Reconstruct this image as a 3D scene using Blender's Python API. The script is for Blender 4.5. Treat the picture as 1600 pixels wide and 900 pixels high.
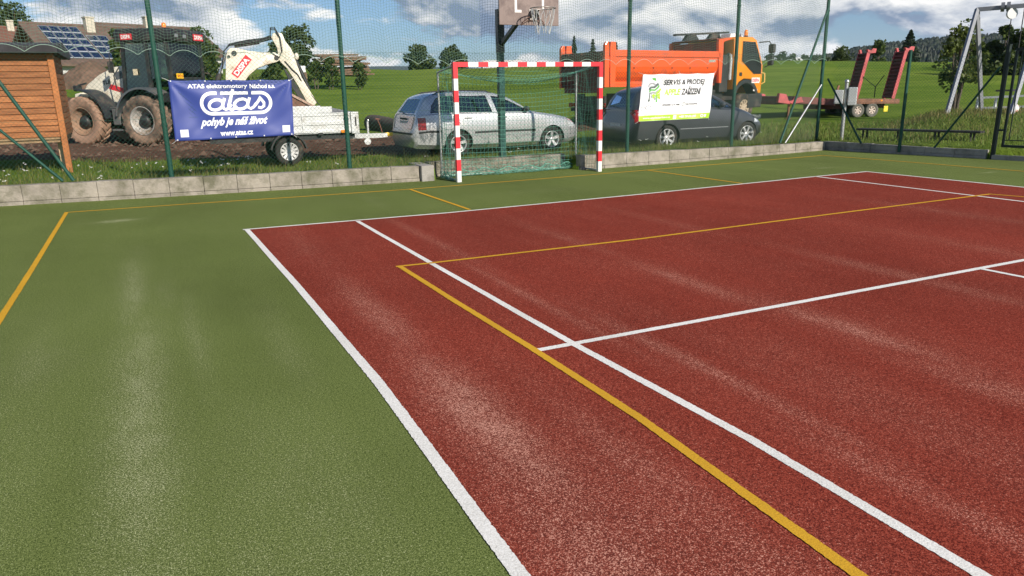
import bpy, bmesh, math, random
import numpy as np
from mathutils import Vector, Matrix
from math import sin, cos, pi, radians as RAD

# ------------------------------------------------------------------ scene
for o in list(bpy.data.objects): bpy.data.objects.remove(o)
SC = bpy.context.scene
COL = SC.collection
random.seed(7); rng = np.random.default_rng(7)

# ------------------------------------------------------------------ camera (solved from the court lines)
CP = np.array([-0.9341, -9.2796, 1.5880]); FPX = 1136.36
CR = np.array([0.89726221, -0.44110763, -0.01856299])
CU = np.array([0.1317778, 0.22744802, 0.96483263])
CW = np.array([0.42137292, 0.86815405, -0.26220871])
cam_d = bpy.data.cameras.new('camera'); cam = bpy.data.objects.new('camera', cam_d); COL.objects.link(cam)
cam.matrix_world = Matrix(((CR[0], CU[0], -CW[0], CP[0]), (CR[1], CU[1], -CW[1], CP[1]), (CR[2], CU[2], -CW[2], CP[2]), (0, 0, 0, 1)))
cam_d.sensor_width = 36; cam_d.lens = FPX/1600*36; cam_d.clip_start = .05; cam_d.clip_end = 9000
SC.camera = cam

# ------------------------------------------------------------------ sun, sky, exposure
SUN_EL, SUN_AZ = 27.0, 167.0            # azimuth clockwise from +Y
sd = Vector((sin(RAD(SUN_AZ))*cos(RAD(SUN_EL)), cos(RAD(SUN_AZ))*cos(RAD(SUN_EL)), sin(RAD(SUN_EL))))
sl = bpy.data.lights.new('sun', 'SUN'); sl.energy = 5.0; sl.angle = RAD(.5); sl.color = (1, .915, .79)
so = bpy.data.objects.new('sun', sl); COL.objects.link(so); so.rotation_euler = sd.to_track_quat('Z', 'Y').to_euler(); so.location = (0, -20, 30)
SC.view_settings.view_transform = 'Standard'; SC.view_settings.look = 'None'
SC.view_settings.exposure = 0.36; SC.view_settings.gamma = 1; SC.view_settings.use_curve_mapping = False
W = bpy.data.worlds.new('World'); SC.world = W; W.use_nodes = True

def build_world():
    nt = W.node_tree; nt.nodes.clear(); N = nt.nodes.new; L = nt.links.new
    out = N('ShaderNodeOutputWorld')
    sky = N('ShaderNodeTexSky'); sky.sky_type = 'NISHITA'; sky.sun_disc = False
    sky.sun_elevation = RAD(SUN_EL); sky.sun_rotation = RAD(SUN_AZ); sky.altitude = 400; sky.air_density = 1.0; sky.dust_density = .6; sky.ozone_density = 2.0
    bg = N('ShaderNodeBackground'); bg.inputs[1].default_value = .07; tint = N('ShaderNodeMixRGB'); tint.blend_type = 'MULTIPLY'; tint.inputs[0].default_value = 1; tint.inputs[2].default_value = (.74, .92, 1.16, 1); L(sky.outputs[0], tint.inputs[1]); L(tint.outputs[0], bg.inputs[0])
    tc = N('ShaderNodeTexCoord'); sx = N('ShaderNodeSeparateXYZ'); L(tc.outputs['Generated'], sx.inputs[0])
    def math_(op, a, b=None, c=None, clamp=False):
        n = N('ShaderNodeMath'); n.operation = op; n.use_clamp = clamp
        for i, v in enumerate((a, b, c)):
            if v is None: continue
            if isinstance(v, (int, float)): n.inputs[i].default_value = v
            else: L(v, n.inputs[i])
        return n.outputs[0]
    zz = math_('MAXIMUM', sx.outputs[2], 0.0)
    cb = N('ShaderNodeCombineXYZ'); L(sx.outputs[0], cb.inputs[0]); L(sx.outputs[1], cb.inputs[1]); L(math_('MULTIPLY', sx.outputs[2], 2.3), cb.inputs[2])
    def noise(vec, scale, det, rough, off, dist=0.0):
        mp = N('ShaderNodeMapping'); mp.inputs['Location'].default_value = off; L(vec, mp.inputs[0])
        n = N('ShaderNodeTexNoise'); n.inputs['Scale'].default_value = scale; n.inputs['Detail'].default_value = det
        n.inputs['Roughness'].default_value = rough; n.inputs['Distortion'].default_value = dist; L(mp.outputs[0], n.inputs['Vector']); return n.outputs[0]
    cl = noise(cb.outputs[0], 5.2, 10, .56, CLOUD_OFF, .2)
    cl2 = noise(cb.outputs[0], 5.2, 10, .56, tuple(np.array(CLOUD_OFF)+np.array((.004, -.010, .045))), .2)   # the same clouds, stepped up toward the sun
    big = noise(cb.outputs[0], 2.1, 3, .5, (3.1, 8.2, 1.7))
    dens = math_('ADD', cl, math_('MULTIPLY', math_('SUBTRACT', big, .5), .45))
    over = N('ShaderNodeMapRange'); L(zz, over.inputs[0]); over.inputs[1].default_value = .16; over.inputs[2].default_value = .42; over.inputs[3].default_value = 0; over.inputs[4].default_value = -.30
    dens = math_('ADD', dens, over.outputs[0])
    mask = N('ShaderNodeMapRange'); mask.interpolation_type = 'SMOOTHSTEP'; L(dens, mask.inputs[0])
    mask.inputs[1].default_value = .405; mask.inputs[2].default_value = .475; mask.inputs[4].default_value = .97
    lit = N('ShaderNodeMapRange'); L(math_('SUBTRACT', cl, cl2), lit.inputs[0])
    lit.inputs[1].default_value = -.07; lit.inputs[2].default_value = .065
    thick = N('ShaderNodeMapRange'); L(dens, thick.inputs[0]); thick.inputs[1].default_value = .52; thick.inputs[2].default_value = .68; thick.inputs[3].default_value = 1; thick.inputs[4].default_value = .38
    br = math_('MULTIPLY', lit.outputs[0], thick.outputs[0])
    mx = N('ShaderNodeMixRGB'); L(br, mx.inputs[0]); mx.inputs[1].default_value = (.175, .235, .335, 1); mx.inputs[2].default_value = (1.0, .97, .91, 1)
    bc = N('ShaderNodeBackground'); bc.inputs[1].default_value = 1.02; L(mx.outputs[0], bc.inputs[0])
    # pale band of thin cloud close to the horizon
    hz = N('ShaderNodeMapRange'); L(zz, hz.inputs[0]); hz.inputs[1].default_value = 0; hz.inputs[2].default_value = .05; hz.inputs[3].default_value = .30; hz.inputs[4].default_value = 0
    m2 = math_('MAXIMUM', mask.outputs[0], hz.outputs[0])
    ms = N('ShaderNodeMixShader'); L(m2, ms.inputs[0]); L(bg.outputs[0], ms.inputs[1]); L(bc.outputs[0], ms.inputs[2])
    L(ms.outputs[0], out.inputs[0])
CLOUD_OFF = (2.3, 5.1, .4)
build_world()

# ------------------------------------------------------------------ helpers
def ray(px, py): return CW + (px-800)/FPX*CR - (py-450)/FPX*CU
def at(px, py, D): return CP + D*ray(px, py)
def on_z(px, py, z): d = ray(px, py); return CP + (z-CP[2])/d[2]*d
def sstep(a, b, x):
    t = np.clip((np.asarray(x, float)-a)/(b-a), 0, 1); return t*t*(3-2*t)

def tag(o, label=None, cat=None, group=None, kind=None):
    if label: o['label'] = label
    if cat: o['category'] = cat
    if group: o['group'] = group
    if kind: o['kind'] = kind
    return o
def thing(name, label, cat, loc=(0, 0, 0), head=0, group=None):
    o = bpy.data.objects.new(name, None); COL.objects.link(o); o.empty_display_size = .3
    o.location = loc; o.rotation_euler = (0, 0, RAD(head)); return tag(o, label, cat, group)
def copy_tree(o, parent=None):
    c = o.copy(); COL.objects.link(c)
    if parent: c.parent = parent
    for ch in list(o.children): copy_tree(ch, c)
    return c

class MB:
    def __init__(s): s.v = []; s.f = []; s.m = []; s.s = []
    def add(s, vs, fs, mi=0, sm=False):
        b = len(s.v); s.v += [tuple(map(float, q)) for q in vs]
        for f in fs: s.f.append(tuple(b+i for i in f)); s.m.append(mi); s.s.append(sm)
        return s
    def box(s, x0, x1, y0, y1, z0, z1, mi=0, bev=0.0, seg=2):
        x0, x1 = min(x0, x1), max(x0, x1); y0, y1 = min(y0, y1), max(y0, y1); z0, z1 = min(z0, z1), max(z0, z1)
        if bev <= 0:
            vs = [(x, y, z) for x in (x0, x1) for y in (y0, y1) for z in (z0, z1)]
            return s.add(vs, [(0, 1, 3, 2), (4, 6, 7, 5), (0, 4, 5, 1), (2, 3, 7, 6), (0, 2, 6, 4), (1, 5, 7, 3)], mi)
        bm = bmesh.new(); bmesh.ops.create_cube(bm, size=1)
        for v in bm.verts: v.co = Vector(((x0+x1)/2+v.co.x*(x1-x0), (y0+y1)/2+v.co.y*(y1-y0), (z0+z1)/2+v.co.z*(z1-z0)))
        bmesh.ops.bevel(bm, geom=list(bm.edges), offset=min(bev, .45*min(x1-x0, y1-y0, z1-z0)), segments=seg, affect='EDGES', profile=.5)
        s.addbm(bm, mi); bm.free(); return s
    def addbm(s, bm, mi=0, sm=False):
        bm.verts.index_update(); return s.add([v.co[:] for v in bm.verts], [[v.index for v in f.verts] for f in bm.faces], mi, sm)
    def obox(s, c, ax, ay, az, hx, hy, hz, mi=0):
        c = Vector(c); X = Vector(ax).normalized()*hx; Y = Vector(ay).normalized()*hy; Z = Vector(az).normalized()*hz
        vs = [c+i*X+j*Y+k*Z for i in (-1, 1) for j in (-1, 1) for k in (-1, 1)]
        return s.add(vs, [(0, 1, 3, 2), (4, 6, 7, 5), (0, 4, 5, 1), (2, 3, 7, 6), (0, 2, 6, 4), (1, 5, 7, 3)], mi)
    def bar(s, a, b, w, h=None, up=(0, 0, 1), mi=0):
        a = Vector(a); b = Vector(b); d = b-a; L = d.length; d.normalize(); h = h or w
        u = Vector(up)
        if abs(d.dot(u)) > .95: u = Vector((0, 1, 0))
        y = u.cross(d).normalized(); z = d.cross(y)
        return s.obox((a+b)/2, d, y, z, L/2, w/2, h/2, mi)
    def cyl(s, a, b, r, n=12, mi=0, r2=None, cap=True, sm=True):
        a = Vector(a); b = Vector(b); r2 = r if r2 is None else r2
        d = (b-a).normalized(); u = d.orthogonal().normalized(); w = d.cross(u)
        vs = [];
        for p_, rr in ((a, r), (b, r2)):
            for i in range(n):
                t = 2*pi*i/n; vs.append(p_+rr*(cos(t)*u+sin(t)*w))
        s.add(vs, [(i, (i+1) % n, n+(i+1) % n, n+i) for i in range(n)], mi, sm)
        if cap:
            s.add(vs[:n], [tuple(range(n-1, -1, -1))], mi); s.add(vs[n:], [tuple(range(n))], mi)
        return s
    def tube(s, pts, r, n=6, mi=0, closed=False):
        P = [Vector(q) for q in pts]; k = len(P); vs = []; up = None
        for i in range(k):
            if closed: d = (P[(i+1) % k]-P[i-1])
            else: d = P[min(i+1, k-1)]-P[max(i-1, 0)]
            if d.length < 1e-9: d = Vector((0, 0, 1))
            d.normalize()
            if up is None: up = d.orthogonal().normalized()
            up = (up-d*up.dot(d)); up = up.normalized() if up.length > 1e-6 else d.orthogonal().normalized()
            w = d.cross(up); rr = r[i] if hasattr(r, '__len__') else r
            for j in range(n):
                t = 2*pi*j/n; vs.append(P[i]+rr*(cos(t)*up+sin(t)*w))
        m = k if closed else k-1
        fs = [(i*n+j, i*n+(j+1) % n, ((i+1) % k)*n+(j+1) % n, ((i+1) % k)*n+j) for i in range(m) for j in range(n)]
        s.add(vs, fs, mi, True)
        if not closed:
            s.add(vs[:n], [tuple(range(n-1, -1, -1))], mi); s.add(vs[-n:], [tuple(range(n))], mi)
        return s
    def prism(s, poly, y0, y1, mi=0, bev=0.0, fn=None, seg=2):
        """polygon of (x, z) extruded along y"""
        bm = bmesh.new(); A = [bm.verts.new((x, y0, z)) for x, z in poly]; B = [bm.verts.new((x, y1, z)) for x, z in poly]; k = len(poly)
        bm.faces.new(A); bm.faces.new(B[::-1])
        for i in range(k): bm.faces.new((A[i], A[(i+1) % k], B[(i+1) % k], B[i]))
        bmesh.ops.recalc_face_normals(bm, faces=bm.faces)
        if bev > 0:
            es = [e for e in bm.edges if abs(e.verts[0].co.y-e.verts[1].co.y) < 1e-6]
            bmesh.ops.bevel(bm, geom=es, offset=bev, segments=seg, affect='EDGES', profile=.5, clamp_overlap=True)
        if fn:
            for v in bm.verts: v.co = Vector(fn(*v.co))
        s.addbm(bm, mi); bm.free(); return s
    def lathe(s, prof, c, ax, n=32, mi=0, mis=None, sm=True):
        """profile [(radius, offset along axis)]"""
        c = Vector(c); d = Vector(ax).normalized(); u = d.orthogonal().normalized(); w = d.cross(u); vs = []; k = len(prof)
        for r, h in prof:
            for i in range(n):
                t = 2*pi*i/n; vs.append(c+h*d+r*(cos(t)*u+sin(t)*w))
        b = len(s.v); s.v += [tuple(q) for q in vs]
        for j in range(k-1):
            for i in range(n):
                s.f.append((b+j*n+i, b+j*n+(i+1) % n, b+(j+1)*n+(i+1) % n, b+(j+1)*n+i)); s.m.append(mis[j] if mis else mi); s.s.append(sm)
        return s
    def sphere(s, c, r, mi=0, n=12, sc=(1, 1, 1)):
        bm = bmesh.new(); bmesh.ops.create_uvsphere(bm, u_segments=n, v_segments=max(4, n//2+1), radius=r)
        for v in bm.verts: v.co = Vector((c[0]+v.co.x*sc[0], c[1]+v.co.y*sc[1], c[2]+v.co.z*sc[2]))
        s.addbm(bm, mi, True); bm.free(); return s
    def xf(s, i0, fn):
        for i in range(i0, len(s.v)): s.v[i] = tuple(fn(*s.v[i]))
        return s
    def build(s, name, mats, parent=None, recalc=True, merge=0.0, autosmooth=None):
        mats = mats if isinstance(mats, (list, tuple)) else [mats]
        me = bpy.data.meshes.new(name); me.from_pydata(s.v, [], s.f)
        me.polygons.foreach_set('material_index', s.m); me.polygons.foreach_set('use_smooth', s.s)
        for m in mats: me.materials.append(m)
        if recalc or merge:
            bm = bmesh.new(); bm.from_mesh(me)
            if merge: bmesh.ops.remove_doubles(bm, verts=bm.verts, dist=merge)
            bmesh.ops.recalc_face_normals(bm, faces=bm.faces); bm.to_mesh(me); bm.free()
        me.update()
        if autosmooth is not None:
            me.polygons.foreach_set('use_smooth', [True]*len(me.polygons))
            try: me.set_sharp_from_angle(angle=RAD(autosmooth))
            except Exception: pass
        o = bpy.data.objects.new(name, me); COL.objects.link(o)
        if parent: o.parent = parent
        return o

def np_mesh(name, V, F, mats, parent=None, smooth=False, mi=None):
    """fast mesh from numpy: V (n,3), F (m,k)"""
    V = np.asarray(V, np.float32); F = np.asarray(F, np.int32); k = F.shape[1]
    me = bpy.data.meshes.new(name); me.vertices.add(len(V)); me.vertices.foreach_set('co', V.ravel())
    me.loops.add(F.size); me.loops.foreach_set('vertex_index', F.ravel())
    me.polygons.add(len(F)); me.polygons.foreach_set('loop_start', np.arange(0, F.size, k, dtype=np.int32))
    try: me.polygons.foreach_set('loop_total', np.full(len(F), k, np.int32))
    except Exception: pass
    mats = mats if isinstance(mats, (list, tuple)) else [mats]
    for m in mats: me.materials.append(m)
    if mi is not None: me.polygons.foreach_set('material_index', np.asarray(mi, np.int32))
    me.polygons.foreach_set('use_smooth', np.full(len(F), smooth, bool))
    me.update(calc_edges=True); me.validate()
    o = bpy.data.objects.new(name, me); COL.objects.link(o)
    if parent: o.parent = parent
    return o

def cords(paths, r, n=3):
    """list of polylines -> one tube mesh (numpy)"""
    VV = []; FF = []; base = 0
    for P in paths:
        P = np.asarray(P, float); k = len(P)
        d = np.empty_like(P); d[1:-1] = P[2:]-P[:-2]; d[0] = P[1]-P[0]; d[-1] = P[-1]-P[-2]
        d /= np.maximum(np.linalg.norm(d, axis=1, keepdims=True), 1e-9)
        ref = np.where(np.abs(d[:, 1:2]) < .9, np.array([[0, 1., 0]]), np.array([[1., 0, 0]]))
        u = np.cross(d, ref); u /= np.maximum(np.linalg.norm(u, axis=1, keepdims=True), 1e-9); w = np.cross(d, u)
        ang = 2*pi*np.arange(n)/n
        V = P[:, None, :]+r*(np.cos(ang)[None, :, None]*u[:, None, :]+np.sin(ang)[None, :, None]*w[:, None, :])
        VV.append(V.reshape(-1, 3))
        i = np.arange(k-1)[:, None]*n; j = np.arange(n)[None, :]
        F = np.stack([i+j, i+(j+1) % n, i+n+(j+1) % n, i+n+j], -1).reshape(-1, 4)+base
        FF.append(F); base += k*n
    return np.concatenate(VV), np.concatenate(FF)

# ------------------------------------------------------------------ materials
MATS = {}
def mat(name, col, rough=.6, metal=0.0, var=.0, vscale=6.0, bump=0.0, bscale=60.0, coat=0.0, spec=None, col2=None, dirt=None, dirt_amt=0.0, dirt_scale=3.0):
    if name in MATS: return MATS[name]
    m = bpy.data.materials.new(name); m.use_nodes = True; nt = m.node_tree; N = nt.nodes.new; L = nt.links.new
    b = nt.nodes['Principled BSDF']; b.inputs['Roughness'].default_value = rough; b.inputs['Metallic'].default_value = metal
    b.inputs['Base Color'].default_value = (*col, 1)
    if coat: b.inputs['Coat Weight'].default_value = coat; b.inputs['Coat Roughness'].default_value = .12
    if spec is not None: b.inputs['Specular IOR Level'].default_value = spec
    tc = None
    if var or bump or dirt: tc = N('ShaderNodeTexCoord')
    last = None
    if var or col2:
        n = N('ShaderNodeTexNoise'); n.inputs['Scale'].default_value = vscale; n.inputs['Detail'].default_value = 6; n.inputs['Roughness'].default_value = .6
        L(tc.outputs['Object'], n.inputs['Vector'])
        mr = N('ShaderNodeMapRange'); mr.inputs[1].default_value = .3; mr.inputs[2].default_value = .7; L(n.outputs[0], mr.inputs[0])
        mx = N('ShaderNodeMixRGB'); L(mr.outputs[0], mx.inputs[0])
        c2 = col2 if col2 else tuple(min(1, c*(1+var)) for c in col); c1 = col if col2 else tuple(c*(1-var) for c in col)
        mx.inputs[1].default_value = (*c1, 1); mx.inputs[2].default_value = (*c2, 1); last = mx.outputs[0]
        L(last, b.inputs['Base Color'])
    if dirt:
        n = N('ShaderNodeTexNoise'); n.inputs['Scale'].default_value = dirt_scale; n.inputs['Detail'].default_value = 8; n.inputs['Roughness'].default_value = .7
        L(tc.outputs['Object'], n.inputs['Vector'])
        mr = N('ShaderNodeMapRange'); mr.inputs[1].default_value = .62-dirt_amt*.4; mr.inputs[2].default_value = .78-dirt_amt*.3; L(n.outputs[0], mr.inputs[0])
        mx = N('ShaderNodeMixRGB'); L(mr.outputs[0], mx.inputs[0])
        if last: L(last, mx.inputs[1])
        else: mx.inputs[1].default_value = (*col, 1)
        mx.inputs[2].default_value = (*dirt, 1); L(mx.outputs[0], b.inputs['Base Color'])
        r2 = N('ShaderNodeMapRange'); r2.inputs[3].default_value = rough; r2.inputs[4].default_value = .85; L(mr.outputs[0], r2.inputs[0]); L(r2.outputs[0], b.inputs['Roughness'])
    if bump:
        n = N('ShaderNodeTexNoise'); n.inputs['Scale'].default_value = bscale; n.inputs['Detail'].default_value = 4; L(tc.outputs['Object'], n.inputs['Vector'])
        bp = N('ShaderNodeBump'); bp.inputs['Strength'].default_value = bump; bp.inputs['Distance'].default_value = .02; L(n.outputs[0], bp.inputs['Height']); L(bp.outputs[0], b.inputs['Normal'])
    MATS[name] = m; return m

def glass_mat(name, tint=(.42, .50, .46), gloss=.10):
    if name in MATS: return MATS[name]
    m = bpy.data.materials.new(name); m.use_nodes = True; nt = m.node_tree; nt.nodes.clear(); N = nt.nodes.new; L = nt.links.new
    o = N('ShaderNodeOutputMaterial'); t = N('ShaderNodeBsdfTransparent'); t.inputs[0].default_value = (*tint, 1)
    g = N('ShaderNodeBsdfGlossy'); g.inputs['Roughness'].default_value = .03; g.inputs[0].default_value = (.9, .95, 1, 1)
    fr = N('ShaderNodeFresnel'); fr.inputs[0].default_value = 1.5
    ad = N('ShaderNodeMath'); ad.operation = 'ADD'; ad.inputs[1].default_value = gloss-.04; ad.use_clamp = True; L(fr.outputs[0], ad.inputs[0])
    mx = N('ShaderNodeMixShader'); L(ad.outputs[0], mx.inputs[0]); L(t.outputs[0], mx.inputs[1]); L(g.outputs[0], mx.inputs[2]); L(mx.outputs[0], o.inputs[0])
    MATS[name] = m; return m

def leaf_mat(name, c1, c2, trans=.35, rough=.55, zgrad=None):
    if name in MATS: return MATS[name]
    m = bpy.data.materials.new(name); m.use_nodes = True; nt = m.node_tree; N = nt.nodes.new; L = nt.links.new
    b = nt.nodes['Principled BSDF']; b.inputs['Roughness'].default_value = rough; b.inputs['Specular IOR Level'].default_value = .3
    g = N('ShaderNodeNewGeometry'); mx = N('ShaderNodeMixRGB'); L(g.outputs['Random Per Island'], mx.inputs[0])
    mx.inputs[1].default_value = (*c1, 1); mx.inputs[2].default_value = (*c2, 1)
    L(mx.outputs[0], b.inputs['Base Color'])
    t = N('ShaderNodeBsdfTranslucent'); L(mx.outputs[0], t.inputs[0])
    ms = N('ShaderNodeMixShader'); ms.inputs[0].default_value = trans
    o = nt.nodes['Material Output']; L(b.outputs[0], ms.inputs[1]); L(t.outputs[0], ms.inputs[2]); L(ms.outputs[0], o.inputs[0])
    MATS[name] = m; return m

# ---- lettering
def text_polys(s, shear=0.0, bold=0.0, width=None, height=None, space=1.0):
    """built-in font -> flat mesh (verts 2d, faces); scaled to width x height box, left-bottom at 0,0"""
    cu = bpy.data.curves.new('t', 'FONT'); cu.body = s; cu.shear = shear; cu.offset = bold; cu.space_character = space; cu.resolution_u = 3; cu.fill_mode = 'FRONT'
    ob = bpy.data.objects.new('t', cu); COL.objects.link(ob)
    bpy.context.view_layer.update()
    dg = bpy.context.evaluated_depsgraph_get(); me = ob.evaluated_get(dg).to_mesh()
    V = [(v.co.x, v.co.y) for v in me.vertices]; F = [tuple(p.vertices) for p in me.polygons]
    ob.evaluated_get(dg).to_mesh_clear(); bpy.data.objects.remove(ob); bpy.data.curves.remove(cu)
    A = np.array(V); mn = A.min(0); mxv = A.max(0); sz = np.maximum(mxv-mn, 1e-6); A = A-mn
    if width and height: A = A*np.array([width/sz[0], height/sz[1]])
    elif width: A = A*(width/sz[0])
    elif height: A = A*(height/sz[1])
    return A, F
def stroke2d(pts, w, closed=False):
    """flat ribbon along a 2d polyline"""
    P = np.asarray(pts, float); k = len(P); V = []; F = []
    for i in range(k):
        a = P[(i-1) % k] if (closed or i > 0) else P[i]; b = P[(i+1) % k] if (closed or i < k-1) else P[i]
        d = b-a; d = d/max(np.linalg.norm(d), 1e-9); nrm = np.array([-d[1], d[0]])
        V += [P[i]+nrm*w/2, P[i]-nrm*w/2]
    for i in range(k if closed else k-1):
        j = (i+1) % k; F.append((2*i, 2*i+1, 2*j+1, 2*j))
    return np.array(V), F
def arc2d(cx, cy, rx, ry, a0, a1, n=16):
    return [(cx+rx*cos(RAD(a0+(a1-a0)*i/n)), cy+ry*sin(RAD(a0+(a1-a0)*i/n))) for i in range(n+1)]
def flat(mb, VF, fn, mi=0):
    """put a flat 2d mesh on a surface: fn(u, v) -> xyz"""
    V, F = VF; mb.add([fn(a, b) for a, b in V], F, mi); return mb
# ------------------------------------------------------------------ terrain
WH = np.array([CW[0], CW[1]]); WH = WH/np.linalg.norm(WH); LH = np.array([WH[1], -WH[0]])
def wall_y(x):
    x = np.asarray(x, float); xc = np.maximum(x, -4.0)
    y = 3.47+.0076*(xc-7.3)**2
    return y+np.where(x < -4, (-4-x)*.17, 0)
def wall_edge(x):      # back of the goal niche included
    return np.where((np.asarray(x) > 3.8) & (np.asarray(x) < 6.86), 4.08, wall_y(x))
def wall_x(y):         # right hand wall
    return 14.25+(3.95-np.asarray(y, float))*.18
SKY_PX = [-2000, 0, 250, 480, 640, 900, 1200, 1480, 1700, 3000]
SKY_Y = [112, 110, 110, 108, 110, 104, 95.5, 98, 99, 100]
SKY_Z = [float(at(a, b, 110)[2]) for a, b in zip(SKY_PX, SKY_Y)]
def H(x, y):
    x = np.asarray(x, float); y = np.asarray(y, float)
    d = (x-CP[0])*WH[0]+(y-CP[1])*WH[1]; l = (x-CP[0])*LH[0]+(y-CP[1])*LH[1]
    px = 800+1170*l/np.maximum(d, 4.0)
    near = np.interp(y, [-30, 0, 3.4, 4.3, 6.5, 9, 13, 18], [.12, .14, .2, .2, .09, .14, .25, .3])
    wr = sstep(13.5, 17, x); near = near*(1-wr)+.2*wr
    near = near+.42*np.exp(-((d-24)/5.0)**2)*sstep(1390, 1490, px)
    zc = np.interp(px, SKY_PX, SKY_Z)
    t = np.clip((d-32)/(110-32), 0, 1)
    z = near+(zc-near)*(t*.92+.08*t*t)
    wl = sstep(330, 215, px)
    zl = np.interp(d, [-10, 19, 25.5, 30, 36, 70, 110], [.14, .13, .16, 1.45, 2.45, 3.6, 5.3])
    z = np.where(d > 12, z*(1-wl)+zl*wl, z)
    z = z-np.maximum(d-110, 0)*.02
    z = z+.03*np.sin(x*.9+y*.4)*np.sin(y*.7)*sstep(14, 20, d)
    z = np.where(d < -40, .1, z)
    inside = (y < wall_edge(x)+.1) & (x < wall_x(y)+.1) & (x > -16.1)
    return np.where(inside, -.18, z)
def HZ(x, y): return float(H(x, y))

def geo(a, b, s0, k):
    out = [a]; s = s0
    while abs(out[-1]-a) < abs(b-a): out.append(out[-1]+(s if b > a else -s)); s *= k
    return out
xs = sorted(set(np.round(list(np.arange(-17, 14, .33))+[3.74, 3.79, 3.81, 3.86, 6.8, 6.85, 6.87, 6.92]+list(np.arange(14, 15.6, .06))+list(np.arange(15.6, 32, .4))+geo(32, 2600, .5, 1.055)+geo(-17, -2600, .5, 1.07), 3)))
vs_ = sorted(set(np.round([.05, .09, .11, .15, .5, .55, .58, .62, .7]+list(np.arange(.8, 12, .3))+geo(12, 2600, .35, 1.05)+list(np.arange(0, -14, -.4))+geo(-14, -800, .8, 1.12), 3)))
X, Vv = np.meshgrid(xs, vs_, indexing='ij'); Y = Vv+wall_y(np.clip(X, -16, 15))*np.clip(1-np.abs(Vv)/40, 0, 1)
Z = H(X, Y)
nx, ny = X.shape
idx = np.arange(nx*ny).reshape(nx, ny)
F = np.stack([idx[:-1, :-1], idx[1:, :-1], idx[1:, 1:], idx[:-1, 1:]], -1).reshape(-1, 4)
dn_x = [-14, -4.64, -2.3, -.55, 1.87, 4.5, 6.5, 9, 11, 13, 17]; dn_y = [15, 13.0, 11.2, 10.2, 9.0, 8.1, 8.4, 9.8, 11.2, 12.5, 15.5]
df_x = [-14, -4, -1.5, 1.2, 4, 6, 9, 13, 15, 17, 19]; df_y = [26, 27, 24.5, 19, 15.0, 14.3, 15.2, 17.2, 18.0, 17.5, 16.5]
def dirt_mask(x, y):
    a = np.interp(x, dn_x, dn_y); b = np.interp(x, df_x, df_y)
    m = sstep(-.7, .5, y-a)*sstep(-.8, .8, b-y)*sstep(20, 17, x)
    return m

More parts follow.
